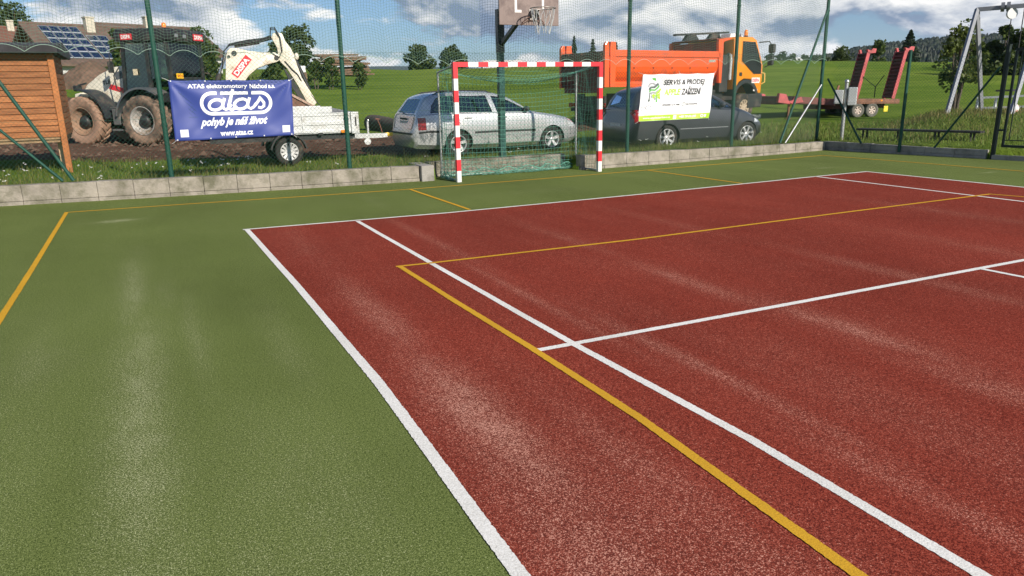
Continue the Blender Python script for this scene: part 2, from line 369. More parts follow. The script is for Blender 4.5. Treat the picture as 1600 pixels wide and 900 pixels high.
def turf_bump(nt, scale, strength, dist):
    N = nt.nodes.new; L = nt.links.new
    return N, L
def ground_mat():
    m = bpy.data.materials.new('meadow_and_dirt'); m.use_nodes = True; nt = m.node_tree; N = nt.nodes.new; L = nt.links.new
    b = nt.nodes['Principled BSDF']; b.inputs['Roughness'].default_value = .95; b.inputs['Specular IOR Level'].default_value = .02
    tc = N('ShaderNodeTexCoord'); at_ = N('ShaderNodeAttribute'); at_.attribute_name = 'dirt'
    dr = N('ShaderNodeAttribute'); dr.attribute_name = 'dry'
    def noise(s, d, r=.6, sc=None):
        n = N('ShaderNodeTexNoise'); n.inputs['Scale'].default_value = s; n.inputs['Detail'].default_value = d; n.inputs['Roughness'].default_value = r
        if sc:
            mp = N('ShaderNodeMapping'); mp.inputs['Scale'].default_value = sc; L(tc.outputs['Object'], mp.inputs[0]); L(mp.outputs[0], n.inputs['Vector'])
        else: L(tc.outputs['Object'], n.inputs['Vector'])
        return n.outputs[0]
    def ramp(v, a, b_, c1, c2):
        r = N('ShaderNodeValToRGB'); r.color_ramp.elements[0].position = a; r.color_ramp.elements[1].position = b_
        r.color_ramp.elements[0].color = (*c1, 1); r.color_ramp.elements[1].color = (*c2, 1); L(v, r.inputs[0]); return r.outputs[0]
    def mixc(f, a, b_):
        mx = N('ShaderNodeMixRGB'); L(f, mx.inputs[0]); L(a, mx.inputs[1])
        if isinstance(b_, tuple): mx.inputs[2].default_value = (*b_, 1)
        else: L(b_, mx.inputs[2])
        return mx.outputs[0]
    g = ramp(noise(.09, 5), .35, .65, (.118, .196, .025), (.165, .238, .038))
    g2 = ramp(noise(1.6, 8, .72), .34, .68, (.092, .152, .018), (.21, .27, .055))
    gg = N('ShaderNodeMixRGB'); gg.inputs[0].default_value = .5; L(g, gg.inputs[1]); L(g2, gg.inputs[2])
    # worn and lusher patches, mown swaths and a pair of faint wheel tracks
    pt = noise(.035, 6, .65, (1, 1, 1)); gp_ = N('ShaderNodeMixRGB'); gp_.blend_type = 'MULTIPLY'; gp_.inputs[0].default_value = 1; L(gg.outputs[0], gp_.inputs[1]); L(ramp(pt, .36, .64, (.78, .86, .72), (1.18, 1.08, 1.15)), gp_.inputs[2]); gg = gp_
    sw = noise(.5, 3, .5, (.12, 1.0, 1)); gg2 = N('ShaderNodeMixRGB'); gg2.blend_type = 'MULTIPLY'; gg2.inputs[0].default_value = 1
    L(gg.outputs[0], gg2.inputs[1]); L(ramp(sw, .35, .65, (.82, .86, .8), (1.12, 1.1, 1.1)), gg2.inputs[2])
    dry = mixc(dr.outputs['Fac'], gg2.outputs[0], ramp(noise(2.2, 7, .7), .35, .65, (.115, .12, .035), (.19, .155, .07)))
    soil = ramp(noise(2.3, 9, .68), .3, .7, (.080, .044, .030), (.178, .104, .074))
    ad = N('ShaderNodeMath'); ad.operation = 'ADD'; L(at_.outputs['Fac'], ad.inputs[0])
    nn = N('ShaderNodeMath'); nn.operation = 'MULTIPLY_ADD'; L(noise(1.1, 8, .7), nn.inputs[0]); nn.inputs[1].default_value = 1.1; nn.inputs[2].default_value = -.55; L(nn.outputs[0], ad.inputs[1])
    mr = N('ShaderNodeMapRange'); L(ad.outputs[0], mr.inputs[0]); mr.inputs[1].default_value = .42; mr.inputs[2].default_value = .58
    c = mixc(mr.outputs[0], dry, soil); L(c, b.inputs['Base Color'])
    bp = N('ShaderNodeBump'); bp.inputs['Strength'].default_value = .8; bp.inputs['Distance'].default_value = .08; L(noise(7, 9, .7), bp.inputs['Height']); L(bp.outputs[0], b.inputs['Normal'])
    return m
# soil is rutted
rut = dirt_mask(X, Y); Z = Z+rut*(.05*np.sin(Y*2.3+np.sin(X*.7))+.035*np.sin(X*1.9+Y*.8))*((X < 20) & (Y > 4.6))
ground = np_mesh('ground', np.stack([X, Y, Z], -1).reshape(-1, 3), F, ground_mat(), smooth=True)
tag(ground, kind='structure')
def attr(o, name, vals):
    a = o.data.attributes.new(name, 'FLOAT', 'POINT'); a.data.foreach_set('value', np.asarray(vals, np.float32).ravel())
attr(ground, 'dirt', rut)
dd = (X-CP[0])*WH[0]+(Y-CP[1])*WH[1]; ll = (X-CP[0])*LH[0]+(Y-CP[1])*LH[1]; pxx = 800+1170*ll/np.maximum(dd, 4)
dry = .75*np.exp(-((dd-23.6)/1.6)**2)*sstep(1380, 1450, pxx)+.6*np.exp(-((dd-21.5)/2.5)**2)*sstep(1090, 1150, pxx)*sstep(1330, 1250, pxx)+.45*sstep(15, 19, dd)*sstep(24, 20, dd)*sstep(1200, 1400, pxx)
attr(ground, 'dry', np.clip(dry, 0, 1))

# ------------------------------------------------------------------ sports court
STREAKS_G = [(-2.1, -6.2, .55, 2.6, .42), (-.75, -7.6, .5, 1.6, .35), (-1.22, -2.4, .13, 1.6, .55), (-1.16, -5.2, .20, 2.2, .62), (-1.14, -7.6, .30, 1.6, .55), (-.83, -4.0, .10, 1.2, .40), (-.97, -2.7, .12, .7, .30), (-1.75, -4.2, .22, .9, .35),
             (-.55, -6.6, .35, 1.1, .38), (-1.44, 1.71, .28, .14, .75), (-.3, -4.6, .12, 1.2, .25), (-1.9, -6.5, .4, 1.3, .35), (4.6, 1.2, .9, .3, .18), (2.0, 1.4, .12, .9, .25), (10.9, 1.0, .3, .1, .45), (12.6, -1.2, .3, .06, .6)]
STREAKS_R = [(.55, -7.9, .55, 1.8, .42), (2.2, -7.6, .35, 2.0, .26), (.42, -4.3, .16, 1.3, .55), (.38, -6.2, .22, 1.3, .75), (.25, -7.8, .30, 1.2, .65), (.8, -7.2, .18, 1.3, .45), (1.62, -4.4, .07, 1.6, .50), (1.80, -6.3, .09, 1.4, .52), (1.66, -7.8, .10, .9, .45),
             (3.0, -4.6, .14, 1.0, .50), (3.12, -6.2, .16, .9, .62), (2.95, -7.3, .18, 1.0, .45), (1.74, -1.6, .09, 1.7, .42), (3.05, -2.4, .14, 1.3, .35), (4.7, -5.6, .16, 1.7, .38), (6.3, -5.2, .18, 1.6, .35), (4.6, -2.2, .14, 1.6, .25), (.45, -1.4, .25, 1.3, .22), (8.0, -4.0, .25, 2.2, .28), (2.3, -8.5, .2, 1.0, .4)]
def turf_mat(name, base, dark, sand, streaks, grain=.35):
    m = bpy.data.materials.new(name); m.use_nodes = True; nt = m.node_tree; N = nt.nodes.new; L = nt.links.new
    b = nt.nodes['Principled BSDF']; b.inputs['Roughness'].default_value = 1; b.inputs['Specular IOR Level'].default_value = .03
    tc = N('ShaderNodeTexCoord')
    def M(op, a, b_=None, clamp=False, c=None):
        n = N('ShaderNodeMath'); n.operation = op; n.use_clamp = clamp
        for i, v in enumerate((a, b_, c)):
            if v is None: continue
            if isinstance(v, (int, float)): n.inputs[i].default_value = v
            else: L(v, n.inputs[i])
        return n.outputs[0]
    def noise(s, d, r=.6, sc=None, off=None):
        n = N('ShaderNodeTexNoise'); n.inputs['Scale'].default_value = s; n.inputs['Detail'].default_value = d; n.inputs['Roughness'].default_value = r
        mp = N('ShaderNodeMapping'); mp.inputs['Scale'].default_value = sc or (1, 1, 1); mp.inputs['Location'].default_value = off or (0, 0, 0)
        L(tc.outputs['Object'], mp.inputs[0]); L(mp.outputs[0], n.inputs['Vector']); return n.outputs[0]
    tot = None
    for (cx, cy, rx, ry, k) in streaks:
        mp = N('ShaderNodeMapping'); mp.vector_type = 'POINT'; mp.inputs['Scale'].default_value = (1/rx, 1/ry, 0); mp.inputs['Location'].default_value = (-cx/rx, -cy/ry, 0)
        L(tc.outputs['Object'], mp.inputs[0]); ln = N('ShaderNodeVectorMath'); ln.operation = 'LENGTH'; L(mp.outputs[0], ln.inputs[0])
        e = M('MULTIPLY', M('POWER', 2.718, M('MULTIPLY', M('MULTIPLY', ln.outputs['Value'], ln.outputs['Value']), -1.0)), k)
        tot = e if tot is None else M('MAXIMUM', tot, e)
    brush = noise(1.0, 5, .6, (3.2, .35, 1)); patch = noise(1.3, 6, .62, (1, .8, 1), (4, 2, 0)); ragged = noise(5.5, 6, .7, (1.5, .7, 1))
    sandamt = M('ADD', M('MULTIPLY', tot, M('ADD', M('MULTIPLY', ragged, 1.2), .3)), M('MULTIPLY', M('SUBTRACT', brush, .5), .34))
    sandamt = M('ADD', sandamt, M('MULTIPLY', M('SUBTRACT', patch, .5), .30))
    sandamt = M('ADD', sandamt, .05, True)
    # single grains and fibres
    gr = noise(210, 1, .8); gr2 = noise(105, 2, .8, (1, 1, 1), (7, 3, 1))
    gr3 = noise(46, 3, .8, (1, 1, 1), (2, 9, 1)); gsum = M('ADD', M('MULTIPLY', gr, .50), M('ADD', M('MULTIPLY', gr2, .36), M('MULTIPLY', gr3, .14)))
    th = M('SUBTRACT', .645, M('MULTIPLY', sandamt, .155))
    spark = N('ShaderNodeMapRange'); L(M('SUBTRACT', gsum, th), spark.inputs[0]); spark.inputs[1].default_value = -.03; spark.inputs[2].default_value = .045
    fib = N('ShaderNodeMapRange'); L(gsum, fib.inputs[0]); fib.inputs[1].default_value = .455; fib.inputs[2].default_value = .53
    c0 = N('ShaderNodeMixRGB'); L(fib.outputs[0], c0.inputs[0]); c0.inputs[1].default_value = (*dark, 1); c0.inputs[2].default_value = (*base, 1)
    tone = N('ShaderNodeMixRGB'); tone.blend_type = 'MULTIPLY'; tone.inputs[0].default_value = 1; L(c0.outputs[0], tone.inputs[1])
    tr = N('ShaderNodeMapRange'); L(noise(.55, 5, .6, (1, .6, 1), (9, 1, 0)), tr.inputs[0]); tr.inputs[1].default_value = .3; tr.inputs[2].default_value = .7; tr.inputs[3].default_value = .84; tr.inputs[4].default_value = 1.14
    L(tr.outputs[0], tone.inputs[2])
    c1 = N('ShaderNodeMixRGB'); L(spark.outputs[0], c1.inputs[0]); L(tone.outputs[0], c1.inputs[1]); c1.inputs[2].default_value = (*sand, 1)
    veil = N('ShaderNodeMixRGB'); L(M('MULTIPLY', sandamt, .09), veil.inputs[0]); L(c1.outputs[0], veil.inputs[1]); veil.inputs[2].default_value = (*sand, 1)
    L(veil.outputs[0], b.inputs['Base Color'])
    bp = N('ShaderNodeBump'); bp.inputs['Strength'].default_value = .35; bp.inputs['Distance'].default_value = .004; L(gsum, bp.inputs['Height']); L(bp.outputs[0], b.inputs['Normal'])
    return m
green_m = turf_mat('green_turf', (.192, .236, .070), (.052, .076, .016), (.60, .60, .36), STREAKS_G)
red_m = turf_mat('red_turf', (.325, .060, .036), (.098, .015, .011), (.72, .38, .28), STREAKS_R)
def sheet(name, x0, x1, y0, y1, z, m):
    mb = MB(); mb.add([(x0, y0, z), (x1, y0, z), (x1, y1, z), (x0, y1, z)], [(0, 1, 2, 3)]); return tag(mb.build(name, m), kind='structure')
sheet('green_court', -16, 17.5, -26, 4.4, 0.0, green_m)
mb = MB(); mb.add([(.0, -23.7, .003), (11.03, -23.7, .003), (11.03, -2.7, .003), (10.985, .05, .003), (9.67, .055, .003), (5.75, -.08, .003), (2.57, -.115, .003), (0, .05, .003), (.045, -3, .003), (.055, -5.5, .003), (0, -7.4, .003)], [tuple(range(11))])
tag(mb.build('red_court', red_m), kind='structure')

def paint_mat(name, col, sandc, wear):
    m = bpy.data.materials.new(name); m.use_nodes = True; nt = m.node_tree; N = nt.nodes.new; L = nt.links.new
    b = nt.nodes['Principled BSDF']; b.inputs['Roughness'].default_value = 1; b.inputs['Specular IOR Level'].default_value = .04
    tc = N('ShaderNodeTexCoord'); n = N('ShaderNodeTexNoise'); n.inputs['Scale'].default_value = 130; n.inputs['Detail'].default_value = 3; n.inputs['Roughness'].default_value = .75; L(tc.outputs['Object'], n.inputs['Vector'])
    n2 = N('ShaderNodeTexNoise'); n2.inputs['Scale'].default_value = 1.6; n2.inputs['Detail'].default_value = 5; L(tc.outputs['Object'], n2.inputs['Vector'])
    ad = N('ShaderNodeMath'); ad.operation = 'MULTIPLY_ADD'; L(n2.outputs[0], ad.inputs[0]); ad.inputs[1].default_value = .35; L(n.outputs[0], ad.inputs[2])
    mr = N('ShaderNodeMapRange'); L(ad.outputs[0], mr.inputs[0]); mr.inputs[1].default_value = .50; mr.inputs[2].default_value = .80
    mx = N('ShaderNodeMixRGB'); L(mr.outputs[0], mx.inputs[0]); mx.inputs[1].default_value = (*sandc, 1); mx.inputs[2].default_value = (*col, 1); L(mx.outputs[0], b.inputs['Base Color'])
    bp = N('ShaderNodeBump'); bp.inputs['Strength'].default_value = .4; bp.inputs['Distance'].default_value = .005; L(n.outputs[0], bp.inputs['Height']); L(bp.outputs[0], b.inputs['Normal'])
    return m
white_l = paint_mat('white_line_turf', (.90, .885, .83), (.60, .58, .52), .2)
yel_l = paint_mat('yellow_line_turf', (.72, .40, .035), (.50, .27, .03), .3)
def smooth_path(pts, step=.035):
    P = np.array(pts, float); s = np.concatenate([[0], np.cumsum(np.linalg.norm(np.diff(P, axis=0), axis=1))])
    n = max(2, int(s[-1]/step)); q = np.linspace(0, s[-1], n)
    return np.stack([np.interp(q, s, P[:, 0]), np.interp(q, s, P[:, 1])], -1)
def line(name, pts, w, z, m):
    P = smooth_path(pts, .011); k = len(P)
    d = np.gradient(P, axis=0); d /= np.linalg.norm(d, axis=1, keepdims=True); nrm = np.stack([-d[:, 1], d[:, 0]], -1)
    wob = np.convolve(rng.normal(0, .012, k+60), np.ones(61)/61, 'valid')[:k]
    a = w/2+rng.normal(0, .0013, k)+wob*.4; b = w/2+rng.normal(0, .0013, k)-wob*.4
    A = P+nrm*a[:, None]; B = P-nrm*b[:, None]
    V = np.concatenate([np.c_[A, np.full(k, z)], np.c_[B, np.full(k, z)]]); i = np.arange(k-1)
    return tag(np_mesh(name, V, np.stack([i, i+1, k+i+1, k+i], -1), m), kind='structure')
Z1, Z2 = .0050, .0066
line('baseline_marking', [(-.045, .065), (2.572, -.11), (5.756, -.081), (9.675, .056), (11.03, .072)], .055, Z1, white_l)
line('sideline_marking', [(0.0, .04), (.045, -3), (.055, -5.5), (0, -7.4), (0, -23)], .06, Z1, white_l)
line('sideline_marking', [(11.0, .05), (11.048, -2.691), (11.05, -23)], .06, Z1, white_l)
line('singles_line_marking', [(1.335, -.1), (1.35, -5.45), (1.39, -7.0), (1.36, -8.08), (1.37, -18)], .055, Z1, white_l)
line('singles_line_marking', [(9.66, .05), (9.601, -3.517), (9.6, -18)], .055, Z1, white_l)
line('service_line_marking', [(1.066, -5.458), (3.0, -5.488), (6.103, -5.514), (9.6, -5.5)], .055, .0053, white_l)
line('centre_service_marking', [(5.458, -5.51), (5.47, -5.9), (5.48, -18)], .055, .0056, white_l)
line('volleyball_line_marking', [(1.0, -2.8), (1.381, -2.83), (3.713, -2.912), (6.692, -2.871), (9.95, -2.859)], .05, Z2, yel_l)
line('volleyball_line_marking', [(1.035, -2.8), (1.05, -4.2), (1.075, -5.344), (1.075, -6.542), (1.0, -7.888), (1.0, -20.8)], .052, .0069, yel_l)
line('volleyball_line_marking', [(9.93, -2.86), (10.03, -3.264), (10.03, -20)], .05, .0069, yel_l)
line('outer_line_marking', [(-2.16, 2.963), (-.466, 2.86), (1.4, 2.68), (2.922, 2.58), (5.5, 2.6), (7.898, 2.672), (10.5, 2.76), (13.03, 2.857)], .05, .003, yel_l)
line('outer_line_marking', [(-2.14, 2.96), (-2.115, -1.1), (-2.111, -2.915), (-2.1, -24)], .05, .0045, yel_l)
line('outer_line_marking', [(13.0, 2.86), (13.142, .488), (13.2, -1.5), (13.2, -24)], .05, .0045, yel_l)
line('goal_area_marking', [(2.925, 2.56), (2.931, -.03)], .05, .005, yel_l)
line('goal_area_marking', [(7.9, 2.66), (7.937, .03)], .05, .005, yel_l)

# ------------------------------------------------------------------ low concrete walls
conc = mat('weathered_concrete', (.285, .255, .215), .92, var=.22, vscale=3.2, bump=.5, bscale=40, dirt=(.12, .115, .075), dirt_amt=.45, dirt_scale=2.6)
conc_d = mat('grey_concrete', (.32, .305, .28), .92, var=.2, vscale=4, bump=.5, bscale=40, dirt=(.11, .105, .09), dirt_amt=.4, dirt_scale=2.0)
def wall(name, pts, hts, thick, seg, m, label, foot=.055, flip=1):
    """run of cast blocks along a polyline of front-edge points; joints stay open a few millimetres"""
    P = smooth_path(pts, .05); s = np.concatenate([[0], np.cumsum(np.linalg.norm(np.diff(P, axis=0), axis=1))]); hs = np.interp(s/s[-1], np.linspace(0, 1, len(hts)), hts)
    mb = MB(); L = s[-1]; k = max(1, int(round(L/seg))); r = random.Random(len(name)+k)
    def pt(q):
        x = np.interp(q, s, P[:, 0]); y = np.interp(q, s, P[:, 1]); a = max(0, q-.05); b = min(L, q+.05)
        dx = np.interp(b, s, P[:, 0])-np.interp(a, s, P[:, 0]); dy = np.interp(b, s, P[:, 1])-np.interp(a, s, P[:, 1]); n = math.hypot(dx, dy)
        return np.array([x, y]), np.array([-dy/n, dx/n])*flip
    def blk(q0, q1, z0, z1, z1b, off):
        i0 = len(mb.v); mb.box(0, 1, 0, 1, 0, 1, 0, .0)
        mb.v = mb.v[:i0]; f0 = len(mb.f)-6; mb.f = mb.f[:f0]; mb.m = mb.m[:f0]; mb.s = mb.s[:f0]
        bm = bmesh.new(); bmesh.ops.create_cube(bm, size=1)
        for v in bm.verts:
            t = v.co.x+.5; q = q0+(q1-q0)*t; c, nn = pt(q); c = c+nn*(off+(v.co.y+.5)*(thick-off)); zt = z1+(z1b-z1)*t
            v.co = Vector((c[0], c[1], z0 if v.co.z < 0 else zt))
        bmesh.ops.bevel(bm, geom=list(bm.edges), offset=.009, segments=2, affect='EDGES', profile=.5)
        mb.addbm(bm); bm.free()
    for i in range(k):
        q0 = L*i/k+.002; q1 = L*(i+1)/k-.002; h0 = float(np.interp(q0, s, hs))+r.uniform(-.006, .006); h1 = float(np.interp(q1, s, hs))+r.uniform(-.006, .006)
        blk(q0, q1, foot+.003, h0, h1, r.uniform(.008, .016))
        blk(q0, q1, -.05, foot, foot, r.uniform(-.004, .004))
    o = mb.build(name, m, recalc=True); return tag(o, label, 'wall')
wx = np.linspace(-15.8, 3.46, 30)
wall('concrete_wall', [(x, float(wall_y(x))) for x in wx], [.34, .33, .31, .28], .2, .53, conc, 'long low concrete block wall running from the shed end to the goal niche')
mb = MB(); mb.box(3.475, 3.72, 3.50, 4.26, -.03, .285, 0, .012); tag(mb.build('concrete_block', conc_d), 'single darker concrete block ending the wall at the left edge of the goal', 'block')
wall('concrete_wall', [(3.8, 4.06), (6.84, 4.06)], [.29, .29], .2, .6, conc, 'short low concrete wall set back in the niche behind the goal net')
wall('concrete_wall', [(x, float(wall_y(x))) for x in np.linspace(6.86, 14.2, 14)], [.29, .27, .23, .21], .2, .55, conc, 'low concrete block wall in front of the dark grey car')
wall('concrete_wall', [(14.24, 3.98), (14.55, 2.2), (14.92, .30)], [.205, .18], .2, .62, conc_d, 'shaded low concrete wall under the right hand fence by the bench')
mb = MB(); mb.bar((14.98, .18, .03), (15.6, -3.3, .03), .16, .12); tag(mb.build('concrete_kerb', conc_d), 'dark kerb at ground level under the green gate', 'kerb')
# ------------------------------------------------------------------ ball fence: posts, braces, chain link
green_p = mat('green_powder_coat', (.010, .062, .043), .58, 0, var=.18, vscale=9, spec=.3, dirt=(.08, .10, .08), dirt_amt=.12, dirt_scale=5)
galv = mat('galvanised_steel', (.46, .47, .47), .42, .75, var=.22, vscale=11)
galv_w = mat('bright_zinc', (.68, .69, .68), .4, .35, var=.12, vscale=14)
wire_g = mat('green_wire', (.025, .085, .058), .5)
net_g = mat('pale_green_net_cord', (.10, .175, .13), .75)
net_d = mat('dark_green_net_cord', (.03, .13, .095), .75)
def fy(x): return float(wall_y(x))+.30
POSTS = [-6.57, -3.62, -.67, 2.27, 8.19, 11.17, 14.2]
ft = thing('ball_fence', 'tall green post fence with chain link along the far side of the court', 'fence', (4, fy(4), 0))
def L_(o, p): o.location = Vector((0, 0, 0)); o.parent = p; o.matrix_parent_inverse = Matrix.Translation(-Vector(p.location)) if p.rotation_euler.z == 0 else o.matrix_parent_inverse; return o
def part(mb, name, m, par, **k):      # part given in world coordinates under an unrotated thing
    o = mb.build(name, m, None, **k); return L_(o, par)
for X0 in POSTS:
    mb = MB(); y = fy(X0); z0 = HZ(X0, y+.05)-.1
    mb.cyl((X0, y, z0), (X0, y, 4.75), .040, 14); mb.cyl((X0, y, 4.75), (X0, y, 4.78), .046, 14)
    for zc in (1.15, 2.2, 3.3): mb.cyl((X0, y, zc-.02), (X0, y, zc+.02), .047, 14)
    part(mb, 'post', green_p, ft)
def brace(a, b, m=green_p, r=.028, foot=True):
    mb = MB(); mb.cyl(a, b, r, 12)
    o = part(mb, 'brace', m, ft)
    if foot:
        a = Vector(a); d = (Vector(b)-a).normalized(); mb = MB(); mb.cyl(a-d*.02, a+d*.10, r+.008, 12); mb.box(a.x-.05, a.x+.05, a.y-.05, a.y+.05, a.z-.04, a.z+.012)
        f = mb.build('brace_foot', galv_w); f.parent = o; f.matrix_parent_inverse = o.matrix_parent_inverse.copy()
fb = lambda x: fy(x)-.10
brace((-2.10, fb(-2.1), .32), (-3.60, fy(-3.6), 3.35)); brace((-2.25, fb(-2.25)+.02, .32), (-3.6, fy(-3.6), 1.84), r=.022)
brace((12.62, fb(12.6)-.08, .25), (14.17, fy(14.2)-.03, 3.35), foot=False); brace((12.84, fb(12.8)-.05, .24), (14.17, fy(14.2)-.03, 1.58), galv, .018, False)
def chain(pt, L, z0, z1, sp=.07, amp=.003):
    """woven diamond mesh on the surface pt(s, z)"""
    Ht = z1-z0; paths = []
    for s0 in np.arange(-Ht, L+Ht, sp):
        for dr in (1, -1):
            a, b = (s0, s0+Ht*dr)
            q = np.linspace(0, 1, 9); ss = a+(b-a)*q; zz = z0+Ht*q; ok = (ss >= 0) & (ss <= L)
            if ok.sum() < 2: continue
            paths.append([pt(u, v, .002*dr) for u, v in zip(ss[ok], zz[ok])])
    return paths
FX0, FX1 = -7.2, 14.2
def fpt(s, z, o=0.0):
    x = FX0+s; return (x, fy(x)-.045+.018*sin(x*2.1)*sin(z*2.2)+o, z)
V, F = cords(chain(fpt, FX1-FX0, .26, 2.28), .0016)
o = np_mesh('chain_link', V, F, wire_g); L_(o, ft)
mb = MB()
for z in (.27, 1.25, 2.28): mb.tube([fpt(s, z+.01*sin(s*3), -.006) for s in np.linspace(0, FX1-FX0, 60)], .0026, 4)
part(mb, 'tension_wire', wire_g, ft)

# ---- knotted ball net hanging above the chain link
def net_bottom(x):
    b = np.interp(x, [-8, -2.2, 1.9, 4.3, 12.2, 14.2], [2.43, 2.37, 2.20, 2.13, 2.13, 2.16])
    ph = (x*1.92+.35*np.sin(x*.8)) % 1.0
    return b-.085+.115*np.sin(pi*ph)**.75
def npt(x, z):
    zb = net_bottom(x); k = np.clip((4.7-z)/2.5, 0, 1)
    return np.stack([x+.012*np.sin(z*5+x)+.02*np.sin(x*1.7+z*1.3)*k, fy(0)*0+wall_y(x)+.245+.05*np.sin(x*1.1+z*.9)*k+.02*np.sin(x*3.3-z*2), z], -1)
paths = []; xsn = np.arange(-7.2, 14.16, .05); q = np.linspace(0, 1, 16)
for x in xsn:
    zb = float(net_bottom(np.array(x))); zz = zb+(4.68-zb)*q; paths.append(npt(np.full(16, x), zz))
xq = np.arange(-7.2, 14.16, .10); nb = net_bottom(xq)
for i in range(1, 52):
    f = i/52.0; zz = nb*(1-f)+4.68*f+(.006*np.sin(xq*9+i)); paths.append(npt(xq, zz))
V, F = cords(paths, .0021)
bn = np_mesh('ball_net', V, F, net_g); tag(bn, 'fine square meshed pale green ball net hung above the chain link', 'net')
xq = np.arange(-7.2, 14.16, .035); V, F = cords([npt(xq, net_bottom(xq))], .0045, 5)
rp = np_mesh('edge_rope', V, F, mat('edge_rope', (.26, .37, .30), .7), bn)
# ---- shaded right hand fence: two posts, mesh, braces
rt = thing('chain_link_fence', 'low chain link fence on the right side of the court ending at the gate', 'fence', (14.6, 2.2, 0))
def rpt(s, z, o=0.0):
    t = s/3.75; return (14.30+.70*t+.02*sin(s*2)*sin(z*2)+o, 3.95-3.72*t, z)
V, F = cords(chain(rpt, 3.70, .20, 2.10), .0019); o = np_mesh('chain_link', V, F, wire_g); L_(o, rt)
def rpost(x, y, zt, r=.035, m=green_p):
    mb = MB(); mb.cyl((x, y, .05), (x, y, zt), r, 14); mb.cyl((x, y, zt), (x, y, zt+.02), r+.006, 14); part(mb, 'post', m, rt)
rpost(14.55, 2.06, 2.27)
for a, b in (((14.44, 3.0, .2), (14.26, 4.0, 1.72)), ((14.75, 1.35, .18), (14.92, .28, 1.86))):
    mb = MB(); mb.cyl(a, b, .022, 10); part(mb, 'brace', green_p, rt)
mb = MB()
for z in (.22, 1.15, 2.1): mb.tube([rpt(s, z, -.006) for s in np.linspace(0, 3.7, 20)], .0026, 4)
part(mb, 'tension_wire', wire_g, rt)

# ---- gate
blk_g = mat('dark_green_gate_paint', (.005, .017, .014), .6, 0, var=.2)
gt = thing('metal_gate', 'dark green tube framed gate with open mesh at the right edge', 'gate', (14.98, .2, 0))
ga = Vector((14.99, .20, 0)); gd = Vector((.16, -1, 0)).normalized()
def gp(s, z): return ga+gd*s+Vector((0, 0, z))
mb = MB(); mb.box(ga.x-.035, ga.x+.035, ga.y-.035, ga.y+.035, -.05, 2.28, 0, .006); mb.box(ga.x-.041, ga.x+.041, ga.y-.041, ga.y+.041, 2.28, 2.30); part(mb, 'gate_post', blk_g, gt)
mb = MB()
for s in (.16, 1.72): mb.bar(gp(s, .26), gp(s, 2.22), .04, .04, mi=0)
for z, w in ((.28, .05), (.40, .018), (2.20, .05)): mb.bar(gp(.16, z), gp(1.72, z), w, w)
mb.bar(gp(.26, .40), gp(.26, 2.18), .016, .016)
part(mb, 'gate_frame', blk_g, gt)
for z in (.6, 1.9): mb = MB(); mb.cyl(gp(.05, z), gp(.15, z), .02, 8); part(mb, 'hinge', blk_g, gt)
paths = []
for s0 in np.arange(-1.8, 3.2, .07):
    for dr in (1, -1):
        q = np.linspace(0, 1, 30); ss = s0+dr*1.78*q; zz = .41+1.78*q; ok = (ss > .27) & (ss < 1.7)
        if ok.sum() > 1: paths.append([tuple(gp(u, v)+Vector((.002*dr, 0, 0))) for u, v in zip(ss[ok], zz[ok])])
V, F = cords(paths, .0014); o = np_mesh('chain_link', V, F, wire_g); L_(o, gt)

# ------------------------------------------------------------------ handball goal
gr = mat('goal_red', (.72, .018, .030), .4, 0, var=.08, coat=.2, dirt=(.30, .05, .05), dirt_amt=.1)
gw = mat('goal_white', (.66, .67, .65), .42, 0, var=.06, coat=.2, dirt=(.36, .36, .34), dirt_amt=.15)
GX, GY, GS = 3.975, 3.0, .08
goal = thing('handball_goal', 'red and white striped goal with green net standing in the court niche', 'goal', (GX+1.54, GY+.04, 0))
def sqbar(p0, ax, segs, w):
    """square tube along ax (0 x, 2 z) with colour bands"""
    mb = MB(); t = 0; rings = []; x, y, z = p0; cuts = [0]
    for l, mi in segs: t += l; cuts.append(t)
    for c in cuts:
        if ax == 2: rings.append([(x, y, z+c), (x+w, y, z+c), (x+w, y+w, z+c), (x, y+w, z+c)])
        else: rings.append([(x+c, y, z), (x+c, y+w, z), (x+c, y+w, z+w), (x+c, y, z+w)])
    vs = [q for r_ in rings for q in r_]; mb.add(vs, [], 0)
    for i, (l, mi) in enumerate(segs):
        for j in range(4): mb.f.append((4*i+j, 4*i+(j+1) % 4, 4*i+4+(j+1) % 4, 4*i+4+j)); mb.m.append(mi); mb.s.append(False)
    n = len(rings); mb.f += [(0, 1, 2, 3), (4*n-4, 4*n-3, 4*n-2, 4*n-1)]; mb.m += [segs[0][1], segs[-1][1]]; mb.s += [False]*2
    return mb
up = [(.20, i % 2) for i in range(1, 10)]
up = [(.20, 1), (.20, 0), (.20, 1), (.20, 0), (.20, 1), (.20, 0), (.20, 1), (.20, 0), (.20, 1), (.278, 0)]
for X0 in (GX, GX+3.08-GS): part(sqbar((X0, GY, .002), 2, up, GS), 'post', [gr, gw], goal)
cb = [(.20, 0)]+[(2.52/13, (i+1) % 2) for i in range(13)]+[(.20, 0)]
part(sqbar((GX+GS+.002, GY, 2.0), 0, cb, GS), 'crossbar', [gr, gw], goal)
bx0, bx1, by, bz = GX+.03, GX+3.0, GY+.86, 1.93
mb = MB()
for xx in (bx0, bx1):
    mb.cyl((xx, by, .0), (xx, by, bz), .017, 10); mb.cyl((xx, by, bz), (xx, GY+.07, 2.03), .014, 10); mb.cyl((xx, by, .03), (xx, GY+.07, .03), .017, 10)
mb.cyl((bx0, by, .03), (bx1, by, .03), .015, 10)
part(mb, 'rear_frame', mat('dull_aluminium', (.50, .51, .50), .45, .6, var=.15), goal)
